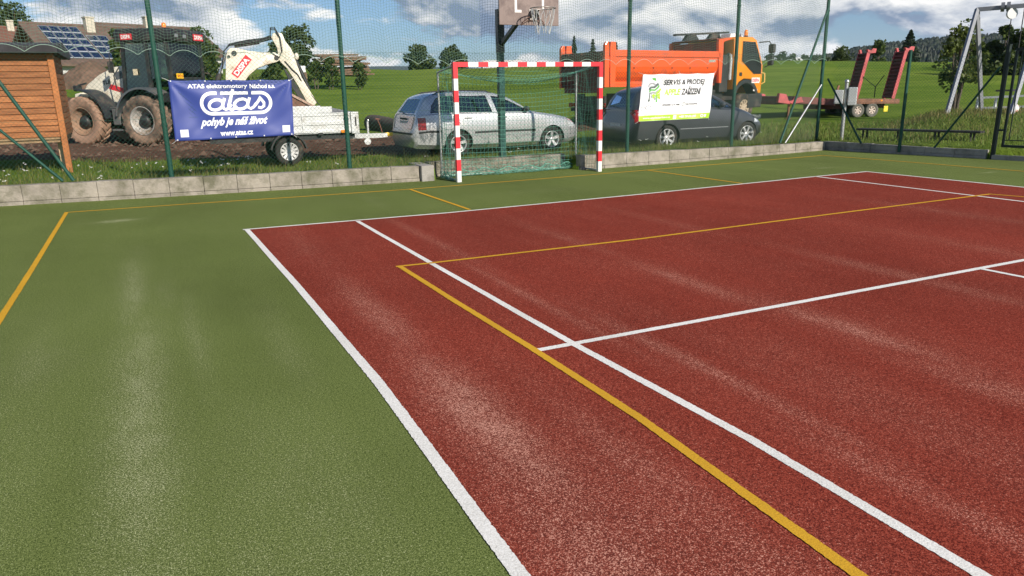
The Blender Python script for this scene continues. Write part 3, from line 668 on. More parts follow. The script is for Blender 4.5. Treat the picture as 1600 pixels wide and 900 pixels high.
# net: roof, back and two sides, slack and bunched at the foot
paths = []; sp = .085
def gnet(u, v):      # u across 0..1, v along 0 (crossbar) .. 1 (top rear) .. 2 (ground)
    x = GX+.05+u*2.98
    sag = sin(pi*u)
    if v <= 1: y = GY+.06+v*(by-GY-.06); z = 2.0+(bz-2.0)*v-.20*sin(pi*v)*sag-.10*sag*v
    else:
        k = v-1; y = by-.10*sin(pi*k)*sag-.14*k*k*sag+.03*sin(u*23+k*9)*k; z = bz*(1-k)+.02-.10*sag*(1-k)
    return (x+.02*sin(9*v+5*u)+.025*sin(u*31)*max(0, v-1.5), y, max(z, .012))
nu, nv = int(2.98/sp), 10+int(1.95/sp)
vv = np.concatenate([np.linspace(0, 1, 11), np.linspace(1, 2, int(1.95/sp)+1)[1:]])
for i in range(nu+1): paths.append([gnet(i/nu, v) for v in np.concatenate([np.linspace(0, 1, 14), np.linspace(1, 2, 26)[1:]])])
for v in vv: paths.append([gnet(u, v) for u in np.linspace(0, 1, 50)])
for sx_ in (bx0, bx1):
    for i in range(11):
        t = i/10; y = GY+.06+t*(by-GY-.06); paths.append([(sx_+.03*sin(k*9+i)+.03*sin(pi*k), y, max(.012, 2.02*(1-k)+.0)) for k in np.linspace(0, 1, 22)])
    for k in np.linspace(0, 1, 24): paths.append([(sx_+.03*sin(k*9)+.03*sin(pi*k), GY+.06+t*(by-GY-.06), max(.012, 2.02*(1-k)-.05*sin(pi*t))) for t in np.linspace(0, 1, 10)])
rr = random.Random(3)
for i in range(46):      # slack folds lying along the foot of the net
    u0 = rr.uniform(0, .8); ln = rr.uniform(.08, .3); h = rr.uniform(.03, .30); P = []
    for t in np.linspace(0, 1, 14):
        a, b, c = gnet(min(1, u0+ln*t), 2-.0001); P.append((a, b-rr.uniform(.0, .05), .012+h*sin(pi*t)*rr.uniform(.75, 1)))
    paths.append(P)
for i in range(16):
    P = []; h = rr.uniform(.05, .35); y0 = rr.uniform(.1, .4)
    for t in np.linspace(0, 1, 10): P.append((GX-.02+rr.uniform(-.05, .05), GY+.1+y0+.4*t, .012+h*sin(pi*t)))
    paths.append(P)
V, F = cords(paths, .0029); o = np_mesh('net', V, F, mat('goal_net_cord', (.075, .235, .175), .7)); L_(o, goal)
V, F = cords([[gnet(u, 1.985) for u in np.linspace(0, 1, 60)], [gnet(u, 1.95+.02*sin(u*40)) for u in np.linspace(0, 1, 60)], [(bx0, GY+.06+t*(by-GY-.06), .02+.02*sin(t*15)) for t in np.linspace(0, 1, 16)]], .008, 5)
o = np_mesh('foot_rope', V, F, mat('foot_rope', (.12, .33, .25), .7)); L_(o, goal)

# ------------------------------------------------------------------ basketball hoop on its pole
bk = mat('black_green_steel', (.010, .022, .022), .4, 0, var=.2, coat=.2)
gpole = mat('teal_green_steel', (.012, .075, .062), .4, 0, var=.2, coat=.2)
hp = thing('basketball_hoop', 'basketball hoop with dull brown backboard on a dark green pole behind the goal', 'basketball hoop', (5.58, 4.47, .15))
mb = MB(); mb.box(5.58-.062, 5.58+.062, 4.41, 4.53, .05, 2.30, 0, .008); part(mb, 'pole', gpole, hp)
mb = MB(); mb.box(5.58-.07, 5.58+.07, 4.402, 4.538, 2.303, 3.13, 0, .008); mb.bar((5.58, 4.47, 3.06), (5.58, 3.28, 3.06), .1, .1); mb.bar((5.58, 4.41, 2.47), (5.58, 3.34, 2.98), .07, .07); part(mb, 'arm', bk, hp)
BX0, BX1, BZ0, BZ1, BY = 4.985, 6.205, 2.73, 3.63, 3.22
mb = MB(); mb.box(BX0, BX1, BY, BY+.035, BZ0, BZ1, 0, .006)
part(mb, 'backboard', mat('weathered_board', (.205, .155, .140), .62, 0, var=.13, vscale=3, bump=.1, bscale=25, dirt=(.13, .10, .095), dirt_amt=.35, dirt_scale=2.5), hp)
mb = MB(); bxm = (BX0+BX1)/2; w = .044
for x0, x1, z0, z1 in ((bxm-.30, bxm-.30+w, 2.945, 3.39), (bxm+.30-w, bxm+.30, 3.02, 3.39), (bxm-.30+w, bxm-.165, 2.945, 2.945+w), (bxm-.30+w, bxm+.30-w, 3.39-w, 3.39)): mb.box(x0, x1, BY-.003, BY+.004, z0, z1)
part(mb, 'target_marking', mat('white_board_paint', (.78, .77, .74), .6, 0, var=.06), hp)
RC = Vector((bxm+.06, BY-.40, 2.985)); rim = mat('worn_rim_steel', (.34, .31, .29), .45, .6, var=.3)
mb = MB(); mb.tube([(RC.x+.225*cos(t), RC.y+.225*sin(t), RC.z) for t in np.linspace(0, 2*pi, 37)[:-1]], .010, 8, closed=True)
mb.box(RC.x-.06, RC.x+.06, BY-.17, BY-.002, RC.z-.012, RC.z+.0); mb.box(RC.x-.075, RC.x+.075, BY-.012, BY-.0015, RC.z-.17, RC.z+.02)
mb.obox((RC.x-.05, BY-.09, RC.z-.07), (0, 1, 0), (1, 0, 0), (0, 0, 1), .08, .004, .06); mb.obox((RC.x+.05, BY-.09, RC.z-.07), (0, 1, 0), (1, 0, 0), (0, 0, 1), .08, .004, .06)
ro = part(mb, 'rim', rim, hp)
mb = MB()
for dx in (-1, 1):
    mb.tube([(RC.x+dx*.02, BY-.05, RC.z-.10), (RC.x+dx*.10, BY-.04, RC.z-.12), (RC.x+dx*.2, BY-.03, RC.z-.19), (RC.x+dx*.25, BY-.02, RC.z-.27)], .009, 6)
mb.tube([(RC.x-.24, BY-.02, RC.z-.25), (RC.x-.1, BY-.03, RC.z-.17), (RC.x+.1, BY-.03, RC.z-.17), (RC.x+.22, BY-.02, RC.z-.25)], .007, 6)
part(mb, 'rim_stay', mat('rusty_stay', (.14, .085, .07), .7, .3, var=.3), hp)
paths = []
for i in range(12):
    t0 = 2*pi*i/12
    for dr in (1, -1):
        paths.append([(RC.x+(.225-.11*k+.01*sin(i+k*5))*cos(t0+dr*k*.52)+.02*sin(i*3)*k, RC.y+(.225-.11*k)*sin(t0+dr*k*.52), RC.z-.42*k-.02*sin(k*9+i)) for k in np.linspace(0, 1, 10)])
V, F = cords(paths, .0042, 4); o = np_mesh('chain_net', V, F, mat('chain_net', (.66, .68, .68), .4, .4)); L_(o, hp)

# ------------------------------------------------------------------ banners tied to the fence
def banner(name, label, crn, m, amp, nu=64, nv=32, seed=1):
    """crn: TL TR BR BL points; returns surface function fn(u, v[, off]) with v upward"""
    TL, TR, BR, BL = [Vector(c) for c in crn]; nrm = ((TR-TL).cross(BL-TL)).normalized()
    if nrm.y > 0: nrm = -nrm
    def fn(u, v, off=0.0):
        p = (TL*(1-u)+TR*u)*v+(BL*(1-u)+BR*u)*(1-v)
        e = min(u, 1-u, v, 1-v)
        w = amp*(.55*sin(5.3*u*pi+2.2*v+seed)*sin(pi*v)+.9*sin(3.1*pi*(u+.55*v)+seed)*min(1, e*5)+.5*sin(pi*(7*u-5*v)+2*seed)*(1-v)**1.5)
        for (cu, cv) in ((0, 1), (1, 1)):      # tension folds running in from the top corners
            dx, dy = (u-cu)*2.0, (v-cv); r_ = math.hypot(dx, dy); a = math.atan2(dy, dx)
            w += amp*.9*sin(9*a)*math.exp(-r_*1.6)*min(1, r_*6)
        scal = 0.012*abs(sin(pi*u*4))*(1 if v > .9 else 0)*(v-.9)*10
        return tuple(p+nrm*(w+off)-Vector((0, 0, scal)))
    us = np.linspace(0, 1, nu+1); vs = np.linspace(0, 1, nv+1); mb = MB()
    mb.add([fn(u, v) for v in vs for u in us], [(j*(nu+1)+i, j*(nu+1)+i+1, (j+1)*(nu+1)+i+1, (j+1)*(nu+1)+i) for j in range(nv) for i in range(nu)], 0, True)
    o = mb.build(name, m, recalc=False); tag(o, label, 'banner')
    md = o.modifiers.new('thickness', 'SOLIDIFY'); md.thickness = .0012; md.offset = 1
    return o, fn
def cut2d(VF, su, sv):
    """slice a flat mesh into cells so that it can follow folds"""
    V, F = VF; bm = bmesh.new(); vs = [bm.verts.new((a, b, 0)) for a, b in V]
    for f in F:
        try: bm.faces.new([vs[i] for i in f])
        except Exception: pass
    mn = V.min(0); mx = V.max(0)
    for ax, st in ((0, su), (1, sv)):
        c = math.ceil(mn[ax]/st)*st
        while c < mx[ax]:
            pn = (1, 0, 0) if ax == 0 else (0, 1, 0); co = (c, 0, 0) if ax == 0 else (0, c, 0)
            bmesh.ops.bisect_plane(bm, geom=list(bm.verts)+list(bm.edges)+list(bm.faces), plane_co=co, plane_no=pn); c += st
    bm.verts.index_update(); r = (np.array([v.co[:2] for v in bm.verts]), [[v.index for v in f.verts] for f in bm.faces]); bm.free(); return r
def put(mb, VF, fn, x, y, W_, H_, mi=0, off=.004):
    """VF in metres, shifted to x, y on a banner of W_ x H_ metres"""
    V, F = VF; V = np.asarray(V)+np.array([x, y]); V, F = cut2d((V, F), W_/48, H_/24)
    mb.add([fn(a/W_, b/H_, off) for a, b in V], F, mi)
BW, BH = 2.04, 1.0       # working units for the layout
blue = mat('blue_pvc', (.033, .056, .25), .48, 0, var=.06, vscale=2, spec=.45)
ink_w = mat('white_print', (.82, .83, .86), .5)
yb = 3.98
def yp(px, py, Y): d = ray(px, py); return CP+(Y-CP[1])/d[1]*d
crn = [yp(262, 125, fy(-.7)-.06), yp(455, 124, fy(1.3)-.06), yp(459.5, 211, fy(1.3)-.09), yp(274, 221, fy(-.5)-.09)]
ob, bf = banner('advertising_banner', 'blue banner with white lettering and rounded logo tied to the fence', crn, blue, .016, seed=1.3)
mb = MB()
def T(s, x, y, w, h, fn, mb, sh=0, bold=.0, mi=0, W_=BW, H_=BH, off=.005): put(mb, text_polys(s, sh, bold, w, h), fn, x, y, W_, H_, mi, off)
for a in (('ATAS elektromotory', .30, .838, .98, .095, 0, .03), ('Náchod a.s.', 1.32, .85, .43, .078, 0, .03), ('pohyb je náš život', .44, .185, 1.15, .185, .45, .035), ('www.atas.cz', .76, .05, .56, .085, 0, .03)):
    mb = MB(); T(*a[:5], bf, mb, sh=a[5], bold=a[6]); mb.build('lettering', ink_w, ob, recalc=False)
mb = MB()
part_mb = mb
mb2 = mb
def S(pts, w=.052, closed=False): put(mb2, stroke2d(pts, w, closed), bf, .0, .0, BW, BH, 0, .005)
# rounded frame, open at the top where the letters rise
lx0, lx1, lz0, lz1 = .50, 1.66, .43, .775; r_ = (lz1-lz0)/2; zc = (lz0+lz1)/2
S([(.76, lz1)]+arc2d(lx0+r_, zc, r_, r_, 90, 270, 22)+arc2d(lx1-r_, zc, r_, r_, -90, 90, 22)+[(1.34, lz1)], .056)
S([(.82, lz1), (1.28, lz1)], .054)
def let_a(x, z): 
    S([(x+.135+.115*cos(t), z+.105+.085*sin(t)+.15*.115*cos(t)) for t in np.linspace(0, 2*pi, 26)[:-1]], .050, True)
    S([(x+.285, z+.215), (x+.245, z+.10), (x+.25, z+.045), (x+.29, z+.02), (x+.345, z+.05), (x+.39, z+.11)], .048)
let_a(.60, .475); let_a(1.02, .480)
S([(1.035, .84), (.985, .68), (.945, .56), (.95, .51), (.985, .49), (1.03, .51), (1.07, .56)], .052)
S([(1.385, .55), (1.45, .63), (1.49, .70), (1.50, .66), (1.545, .60), (1.54, .54), (1.49, .51), (1.44, .525)], .048)
mb.build('emblem', ink_w, ob, recalc=False)
for x, y in ((.10, .06), (1.84, .06)):
    mb = MB(); put(mb, (np.array([(0, 0), (.135, 0), (.135, .125), (0, .125)]), [(0, 1, 2, 3)]), bf, x, y, BW, BH, 0)
    mb.build('blank_square', mat('pale_print', (.62, .64, .72), .5), ob, recalc=False)
for u in (.02, .29, .5, .74, .98):
    for v in (.02, .985):
        c = Vector(bf(u, v)); mb = MB(); mb.cyl(c+Vector((0, -.004, 0)), c+Vector((0, -.009, 0)), .011, 10); mb.build('eyelet', galv_w, ob)

def ties(fn, par):
    for u, v, dx, dz in ((.01, .985, -.10, .05), (.99, .985, .10, .05), (.01, .02, -.07, -.06), (.99, .02, .07, -.06), (.5, .985, .01, .07)):
        c = Vector(fn(u, v)); mb = MB(); mb.tube([c+Vector((0, -.008, 0)), c+Vector((dx*.5, .02, dz*.6)), c+Vector((dx, .05, dz))], .004, 5); mb.build('tie_cord', mat('white_cord', (.6, .6, .58), .7), par)
ties(bf, ob)
white_b = mat('white_pvc', (.74, .75, .77), .45, 0, var=.05, vscale=2)
crn = [yp(1005, 116, fy(8.7)-.06), yp(1116.5, 114, fy(10.6)-.06), yp(1108, 184.5, fy(10.5)-.09), yp(997.5, 190, fy(8.6)-.16)]
ob2, wf = banner('advertising_banner', 'white banner with black lettering and a lime green bottom strip on the fence', crn, white_b, .022, seed=4.1)
W2, H2 = 2.0, 1.28
ties(wf, ob2)
ink_k = mat('black_print', (.018, .018, .02), .5); ink_g = mat('lime_print', (.36, .62, .035), .5); ink_gd = mat('leaf_green_print', (.10, .36, .07), .5); ink_gr = mat('grey_print', (.30, .31, .33), .5)
def T2(s, x, y, w, h, mb, sh=.12, bold=.02, mi=0, off=.006): put(mb, text_polys(s, sh, bold, w, h), wf, x, y, W2, H2, mi, off)
for a in (('SERVIS & PRODEJ', .60, .93, 1.13, .19), ('ZAŘÍZENÍ', 1.09, .69, .57, .23), ('DOVEZEME AŽ K VÁM', .60, .40, .48, .06), ('NA POČKÁNÍ', 1.28, .405, .30, .06)):
    mb = MB(); T2(*a, mb, bold=.03); mb.build('lettering', ink_k, ob2, recalc=False)
mb = MB(); put(mb, (np.array([(0.004, 0.006), (1.996, .006), (1.996, .155), (.004, .155)]), [(0, 1, 2, 3)]), wf, 0, 0, W2, H2, 0, .004); mb.build('bottom_strip', ink_g, ob2, recalc=False)
mb = MB(); T2('APPLE', .64, .69, .42, .175, mb, bold=.03); mb.build('lettering', ink_g, ob2, recalc=False)
mb = MB(); T2('www.applezarizeni.cz', .10, .045, .76, .065, mb, sh=0, off=.008); mb.build('lettering', ink_w, ob2, recalc=False)
mb = MB(); T2('+420 739 076 397', 1.10, .045, .50, .07, mb, sh=.1, bold=.03, off=.008); mb.build('lettering', ink_w, ob2, recalc=False)
mb = MB(); put(mb, stroke2d(arc2d(1.75, .08, .035, .035, 0, 360, 16)[:-1], .02, True), wf, 0, 0, W2, H2, 0, .008); mb.build('icon', ink_w, ob2, recalc=False)
for qd in ([(1.81, .045), (1.88, .045), (1.88, .115), (1.81, .115)], [(.94, .03), (1.02, .03), (1.03, .13), (.95, .13)]):
    mb = MB(); put(mb, (np.array(qd), [(0, 1, 2, 3)]), wf, 0, 0, W2, H2, 0, .008); mb.build('icon', ink_w, ob2, recalc=False)
# dripping fruit emblem: grey and green bands with drops, a leaf above
mb = MB()
def blob(pts, mi): put(mb, (np.array(pts), [tuple(range(len(pts)))]), wf, 0, 0, W2, H2, mi, .006)
def band(pts, w, mi): put(mb, stroke2d(pts, w), wf, 0, 0, W2, H2, mi, .006)
blob([(.24, 1.16), (.30, 1.19), (.36, 1.17), (.385, 1.09), (.33, 1.10), (.27, 1.12)], 1)
band([(.17, .93), (.20, 1.01), (.28, 1.03), (.36, .98)], .05, 2); band([(.185, .85), (.24, .92), (.33, .92), (.40, .985), (.45, 1.02)], .065, 3); band([(.19, .80), (.25, .85), (.35, .84), (.43, .91), (.47, .97)], .05, 1)
band([(.22, .75), (.29, .78), (.37, .76), (.46, .83)], .055, 2); band([(.38, .74), (.47, .79), (.52, .88)], .06, 0); band([(.26, .68), (.33, .70), (.40, .68), (.48, .72)], .055, 0)
for x, z0, z1, mi in ((.205, .56, .78, 3), (.265, .66, .76, 2), (.32, .64, .74, 0), (.365, .60, .72, 2), (.41, .54, .72, 1), (.46, .64, .74, 0), (.50, .62, .76, 0)):
    band([(x, z1), (x, z0)], .026, mi); put(mb, (np.array(arc2d(x, z0, .026, .034, 0, 330, 11)), [tuple(range(12))]), wf, 0, 0, W2, H2, mi, .0065)
mb.build('emblem', [ink_g, ink_gd, ink_gr, mat('dark_grey_print', (.09, .12, .11), .5)], ob2, recalc=False)
mb = MB()
def icon(*VFs):
    mb = MB(); [put(mb, q_, wf, 0, 0, W2, H2, 0, .006) for q_ in VFs]; mb.build('icon', ink_gr, ob2, recalc=False)
def gear(cx, cz, r): icon(stroke2d(arc2d(cx, cz, r, r, 0, 360, 20)[:-1], .012, True), *[stroke2d([(cx+r*cos(a), cz+r*sin(a)), (cx+1.35*r*cos(a), cz+1.35*r*sin(a))], .022) for a in np.arange(8)*pi/4])
gear(.10, .34, .05); gear(.22, .36, .055); gear(.16, .22, .04)
icon(stroke2d(arc2d(1.20, .435, .05, .05, 0, 360, 18)[:-1], .014, True), stroke2d([(1.20, .435), (1.20, .47)], .012)); icon(stroke2d([(.46, .40), (.55, .40), (.55, .47), (.46, .47)], .014, True))
# ------------------------------------------------------------------ cars
def boolcut(o, c):
    md = o.modifiers.new('b', 'BOOLEAN'); md.operation = 'DIFFERENCE'; md.solver = 'EXACT'; md.object = c; md.use_self = False
    try: md.material_mode = 'TRANSFER'
    except Exception: pass
    bpy.context.view_layer.update(); dg = bpy.context.evaluated_depsgraph_get()
    me = bpy.data.meshes.new_from_object(o.evaluated_get(dg)); old = o.data; o.modifiers.clear(); o.data = me; bpy.data.meshes.remove(old)
    cm = c.data; bpy.data.objects.remove(c); bpy.data.meshes.remove(cm)
def crspline(xs, ys):
    xs = np.asarray(xs, float); ys = np.asarray(ys, float); d = np.diff(ys)/np.diff(xs); m = np.zeros(len(xs)); m[0] = d[0]; m[-1] = d[-1]
    for i in range(1, len(xs)-1): m[i] = 0 if d[i-1]*d[i] <= 0 else 2*d[i-1]*d[i]/(d[i-1]+d[i])
    def f(x):
        x = float(min(max(x, xs[0]), xs[-1])); i = min(int(np.searchsorted(xs, x, 'right')-1), len(xs)-2); h = xs[i+1]-xs[i]; t = (x-xs[i])/h
        return ys[i]*(2*t**3-3*t*t+1)+m[i]*h*(t**3-2*t*t+t)+ys[i+1]*(-2*t**3+3*t*t)+m[i+1]*h*(t**3-t*t)
    return f
class Car:
    def __init__(s, tab):
        T = np.array(tab, float).T; s.X = T[0]; s.zl, s.zt, s.w, s.zb, s.wt = [crspline(T[0], T[k]) for k in range(1, 6)]
    def ring(s, x, ins=0.0, zmin=None):
        zl, zt, w, zb, wt = s.zl(x), s.zt(x)-ins*.8, s.w(x)-ins, s.zb(x), s.wt(x)-ins
        if zmin is not None: zl = zmin
        zb = min(zb, zt-.02); h = zb-zl; g = zt-zb
        P = [(0, zl), (w*.80, zl), (w*.955, zl+.10*min(1, h/.3)), (w*.985, zl+.30*h), (w, zl+.62*h), (w*.985, zl+.86*h), (w*.955, zb), (w*.93+(wt-w*.93)*.08, zb+.05*g), (w*.93+(wt-w*.93)*.5, zb+.5*g), (wt+.025*min(1, g/.2), zt-.14*g), (wt-.03, zt-.05*g), (wt*.8, zt-.012*min(1, g/.1)), (wt*.4, zt+.004), (0, zt+.008)]
        return P
    def shell(s, stations, ins=0.0, zmin=None, mi=0):
        mb = MB(); n = 14; R_ = []
        for x in stations:
            P = s.ring(x, ins, zmin); full = [(x, -y, z) for y, z in P]+[(x, y, z) for y, z in P[-2:0:-1]]; R_.append(full)
        k = len(R_[0]); mb.add([q for r in R_ for q in r], [(i*k+j, i*k+(j+1) % k, (i+1)*k+(j+1) % k, (i+1)*k+j) for i in range(len(R_)-1) for j in range(k)], mi, True)
        mb.f.append(tuple(range(k))); mb.f.append(tuple(range((len(R_)-1)*k, len(R_)*k))); mb.m += [mi]*2; mb.s += [False]*2
        return mb
    def side(s, x, z):
        P = s.ring(x); best = P[4][0]
        for (y0, z0), (y1, z1) in zip(P[1:], P[2:]):
            if z0 <= z <= z1 and z1 > z0: best = y0+(y1-y0)*(z-z0)/(z1-z0)
        return best
dark_in = mat('dark_car_interior', (.022, .022, .024), .9)
rub = mat('tyre_rubber', (.020, .019, .018), .85, var=.25, vscale=8, dirt=(.11, .085, .06), dirt_amt=.25, dirt_scale=6)
alloy = mat('silver_alloy', (.62, .63, .64), .34, .6, var=.08, dirt=(.30, .26, .21), dirt_amt=.15, dirt_scale=9)
blackp = mat('black_plastic', (.018, .018, .020), .55, var=.2, dirt=(.10, .085, .07), dirt_amt=.12)
cglass = glass_mat('car_glass', (.40, .47, .44), .12)
tail_red = mat('tail_light_red', (.30, .008, .012), .2, coat=.6, var=.2, vscale=20)
lamp_cl = mat('lamp_clear', (.60, .64, .66), .12, .1, coat=.8, var=.1, vscale=25)
amber = mat('amber_lens', (.85, .27, .01), .25, coat=.4)
plate_w = mat('number_plate', (.62, .62, .60), .5)
def wheel(par, c, r, wd, side, spokes, rimr, steer=0, tyre=rub, rimm=alloy, mud=None):
    """c wheel centre, outer face looking to y = side"""
    w = thing_part('wheel', par, c, steer)
    mb = MB(); h = wd/2
    prof = [(rimr*.98, -h*.9), (rimr*1.02, -h), (r*.90, -h), (r*.97, -h*.86), (r, -h*.62), (r, h*.62), (r*.97, h*.86), (r*.90, h), (rimr*1.02, h), (rimr*.98, h*.9), (rimr*.96, h*.5), (rimr*.96, -h*.5)]
    mb.lathe(prof+[prof[0]], (0, 0, 0), (0, side, 0), 40)
    for k in range(3):
        hh = h*(-.35+.35*k); mb.lathe([(r+.001, hh-.006), (r-.008, hh), (r+.001, hh+.006)], (0, 0, 0), (0, side, 0), 40)
    mb.build('tyre', tyre, w)
    mb = MB(); of = h*.62
    mb.lathe([(rimr*.96, h*.86), (rimr*.99, h*.93), (rimr*.90, h*.93), (rimr*.86, h*.70), (rimr*.84, h*.2)], (0, 0, 0), (0, side, 0), 36)
    mb.lathe([(0, h*.80), (rimr*.17, h*.78), (rimr*.23, h*.66), (rimr*.23, h*.2)], (0, 0, 0), (0, side, 0), 20)
    for k in range(spokes):
        a = 2*pi*k/spokes+.3; ca, sa = cos(a), sin(a); i0 = len(mb.v)
        q0, q1, w0, w1 = rimr*.18, rimr*.89, rimr*(.17 if spokes < 7 else .12), rimr*(.20 if spokes < 7 else .15)
        vs = [(q0, -w0, h*.40), (q0, w0, h*.40), (q1, w1, h*.50), (q1, -w1, h*.50), (q0, -w0*.8, h*.76), (q0, w0*.8, h*.76), (q1, w1*.9, h*.88), (q1, -w1*.9, h*.88)]
        mb.add([(x*ca-y*sa, side*z, x*sa+y*ca) for x, y, z in vs], [(0, 1, 2, 3), (4, 5, 6, 7), (0, 1, 5, 4), (1, 2, 6, 5), (2, 3, 7, 6), (3, 0, 4, 7)])
    mb.build('rim', rimm, w)
    mb = MB(); mb.lathe([(0, h*.1), (rimr*.84, h*.1)], (0, 0, 0), (0, side, 0), 24); mb.build('brake_shade_disc', mat('brake_shadow', (.03, .028, .026), .7, .3, var=.3), w)  # near-black disc, shade behind the spokes put into its colour
    return w
def thing_part(name, par, loc, rz=0):
    e = bpy.data.objects.new(name, None); COL.objects.link(e); e.parent = par; e.location = loc; e.rotation_euler = (0, 0, RAD(rz)); e.empty_display_size = .2; return e
def seat(par, x, y, z, m):
    mb = MB(); mb.box(x-.25, x+.25, y-.24, y+.24, z-.1, z+.06, 0, .04)
    mb.prism([(x-.30, z), (x-.18, z), (x-.30, z+.58), (x-.41, z+.56)], y-.24, y+.24, 0, .03); mb.prism([(x-.42, z+.60), (x-.33, z+.60), (x-.36, z+.80), (x-.44, z+.79)], y-.13, y+.13, 0, .03)
    return mb.build('seat', m, par)
def make_car(name, label, loc, head, tab, wb, tr, r, rimr, spokes, paint, wins, rear_cut, wind_cut, cav, opts):
    car = thing(name, label, 'car', loc, head, None); yc = opts['half']       # local origin: near rear contact; body centre line at +yc
    C_ = Car(tab); st = sorted(set(np.round(np.concatenate([C_.X, np.arange(C_.X[0], C_.X[-1], .11)]), 3)))
    body = C_.shell(st).build('body', [paint, blackp], car)
    body.location = (0, yc, 0)
    cs = C_.shell([x for x in np.linspace(cav[0], cav[1], 14)], .055, .52).build('cut', dark_in, None); cs.parent = car; cs.location = (0, yc, 0); boolcut(body, cs)
    mb = MB()
    for xw in (0, wb):
        for sd_ in (-1, 1): mb.cyl((xw, sd_*.42, r-.01), (xw, sd_*1.2, r-.01), r*1.14, 36, 0)
    c = mb.build('cut', blackp); c.parent = car; c.location = (0, yc, 0); boolcut(body, c)
    for wn in wins:
        mb = MB(); mb.prism(wn, -1.2, 1.2); c = mb.build('cut', dark_in); c.parent = car; c.location = (0, yc, 0); boolcut(body, c)
    for (poly, x0, x1) in (rear_cut, wind_cut):
        mb = MB(); mb.prism([(a, b) for a, b in poly], x0, x1, fn=lambda a, y, z: (y, a, z)); c = mb.build('cut', dark_in); c.parent = car; c.location = (0, yc, 0); boolcut(body, c)
    body.data.polygons.foreach_set('use_smooth', [True]*len(body.data.polygons))
    try: body.data.set_sharp_from_angle(angle=RAD(32))
    except Exception: pass
    # panes
    for wn in wins:
        for sd_ in (-1, 1):
            mb = MB(); V = [(x, sd_*(C_.side(x, z)-.016), z) for x, z in wn]; V2 = [(x, sd_*(C_.side(x, z)-.020), z) for x, z in wn]; k = len(V)
            mb.add(V+V2, [tuple(range(k)), tuple(range(2*k-1, k-1, -1))]+[(i, (i+1) % k, k+(i+1) % k, k+i) for i in range(k)]); p_ = mb.build('side_window', cglass, car); p_.location = (0, yc, 0)
            mb = MB(); mb.tube([(x, sd_*(C_.side(x, z)-.006), z) for x, z in wn], .010, 5, closed=True); f = mb.build('window_seal', blackp, p_)
    def endpane(nm, poly, xs0, xs1, ins):
        mb = MB()
        def xof(z):
            xx = np.linspace(xs0, xs1, 80); zz = np.array([C_.zt(q) for q in xx]); return float(xx[np.argmin(np.abs(zz-z))])
        V = [(xof(z)+ins, y, z) for y, z in poly]; V2 = [(a+ins*.3, b, c_) for a, b, c_ in V]; k = len(V)
        mb.add(V+V2, [tuple(range(k)), tuple(range(2*k-1, k-1, -1))]+[(i, (i+1) % k, k+(i+1) % k, k+i) for i in range(k)]); p_ = mb.build(nm, cglass, car); p_.location = (0, yc, 0); return p_
    rp_ = endpane('rear_window', rear_cut[0], opts['rx'][0], opts['rx'][1], .012); endpane('windscreen', wind_cut[0], opts['wx'][0], opts['wx'][1], -.012)
    if opts.get('wiper'):
        z0 = min(z for _, z in rear_cut[0])+.01; mb = MB(); xz = opts['rx'][0]-.02; mb.tube([(xz, 0, z0-.03), (xz+.015, .2, z0+.02), (xz+.02, .42, z0+.03)], .009, 5); mb.build('wiper', blackp, rp_)
    for xw, sd_ in ((0, -1), (wb, -1), (0, 1), (wb, 1)):
        wheel(car, (xw, yc+sd_*(tr-.095), r), r, .19, sd_, spokes, rimr)
    for x, y in ((wb-1.02, .36), (wb-1.02, -.36), (.30, .40), (.30, -.40)): seat(car, x, yc+y, .52, mat('seat_cloth', (.035, .035, .04), .9, var=.2))
    mb = MB(); mb.box(wb-.62, wb-.30, yc-.62, yc+.62, .72, .95, 0, .05); mb.tube([(wb-.66+.03*cos(t), yc+.36+.17*cos(t), .93+.17*sin(t)) for t in np.linspace(0, 2*pi, 20)[:-1]], .014, 6, closed=True); mb.build('dashboard', dark_in, car)
    # trim that follows the flanks
    def strip(nm, pts, w_, m, both=True, parent=car, proud=.006, x_=0):
        for sd_ in ((-1, 1) if both else (-1,)):
            mb = MB(); P = [(x, sd_*(C_.side(x, z)), z) for x, z in pts]; A = []; B = []
            for (x, y, z) in P: A.append((x, y+sd_*proud, z+w_/2)); B.append((x, y+sd_*proud, z-w_/2))
            k = len(P); IA = [(x, y-sd_*.02, z) for x, y, z in A]; IB = [(x, y-sd_*.02, z) for x, y, z in B]
            mb.add(A+B+IA+IB, [(i, i+1, k+i+1, k+i) for i in range(k-1)]+[(i, i+1, 2*k+i+1, 2*k+i) for i in range(k-1)]+[(k+i, k+i+1, 3*k+i+1, 3*k+i) for i in range(k-1)]+[(0, k, 3*k, 2*k), (k-1, 2*k-1, 4*k-1, 3*k-1)])
            o = mb.build(nm, m, parent); o.location = (0, yc, 0)
    for pts in opts['mould']: strip('side_moulding', pts, opts.get('mw', .05), opts['mmat'])
    for pts in opts['seams']:
        for sd_ in (-1, 1):
            mb = MB(); mb.tube([(x, sd_*(C_.side(x, z)-.0005), z) for x, z in pts], .0042, 4); o = mb.build('door_seam', dark_in, car); o.location = (0, yc, 0)
    for x, z in opts['handles']:
        for sd_ in (-1, 1):
            mb = MB(); y = sd_*(C_.side(x, z)+.012); mb.box(x-.09, x+.09, y-.018, y+.018, z-.018, z+.018, 0, .012); o = mb.build('door_handle', opts.get('hm', paint), car); o.location = (0, yc, 0)
    mx_, mz_ = opts['mirror']
    for sd_ in (-1, 1):
        y = sd_*(C_.side(mx_, mz_)+.10); mb = MB(); mb.sphere((mx_, y, mz_+.03), .10, 0, 14, (.75, 1.0, .72)); mb.bar((mx_+.01, sd_*C_.side(mx_, mz_-.03), mz_-.03), (mx_, y, mz_), .05, .03); o = mb.build('wing_mirror', opts['mirm'], car); o.location = (0, yc, 0)
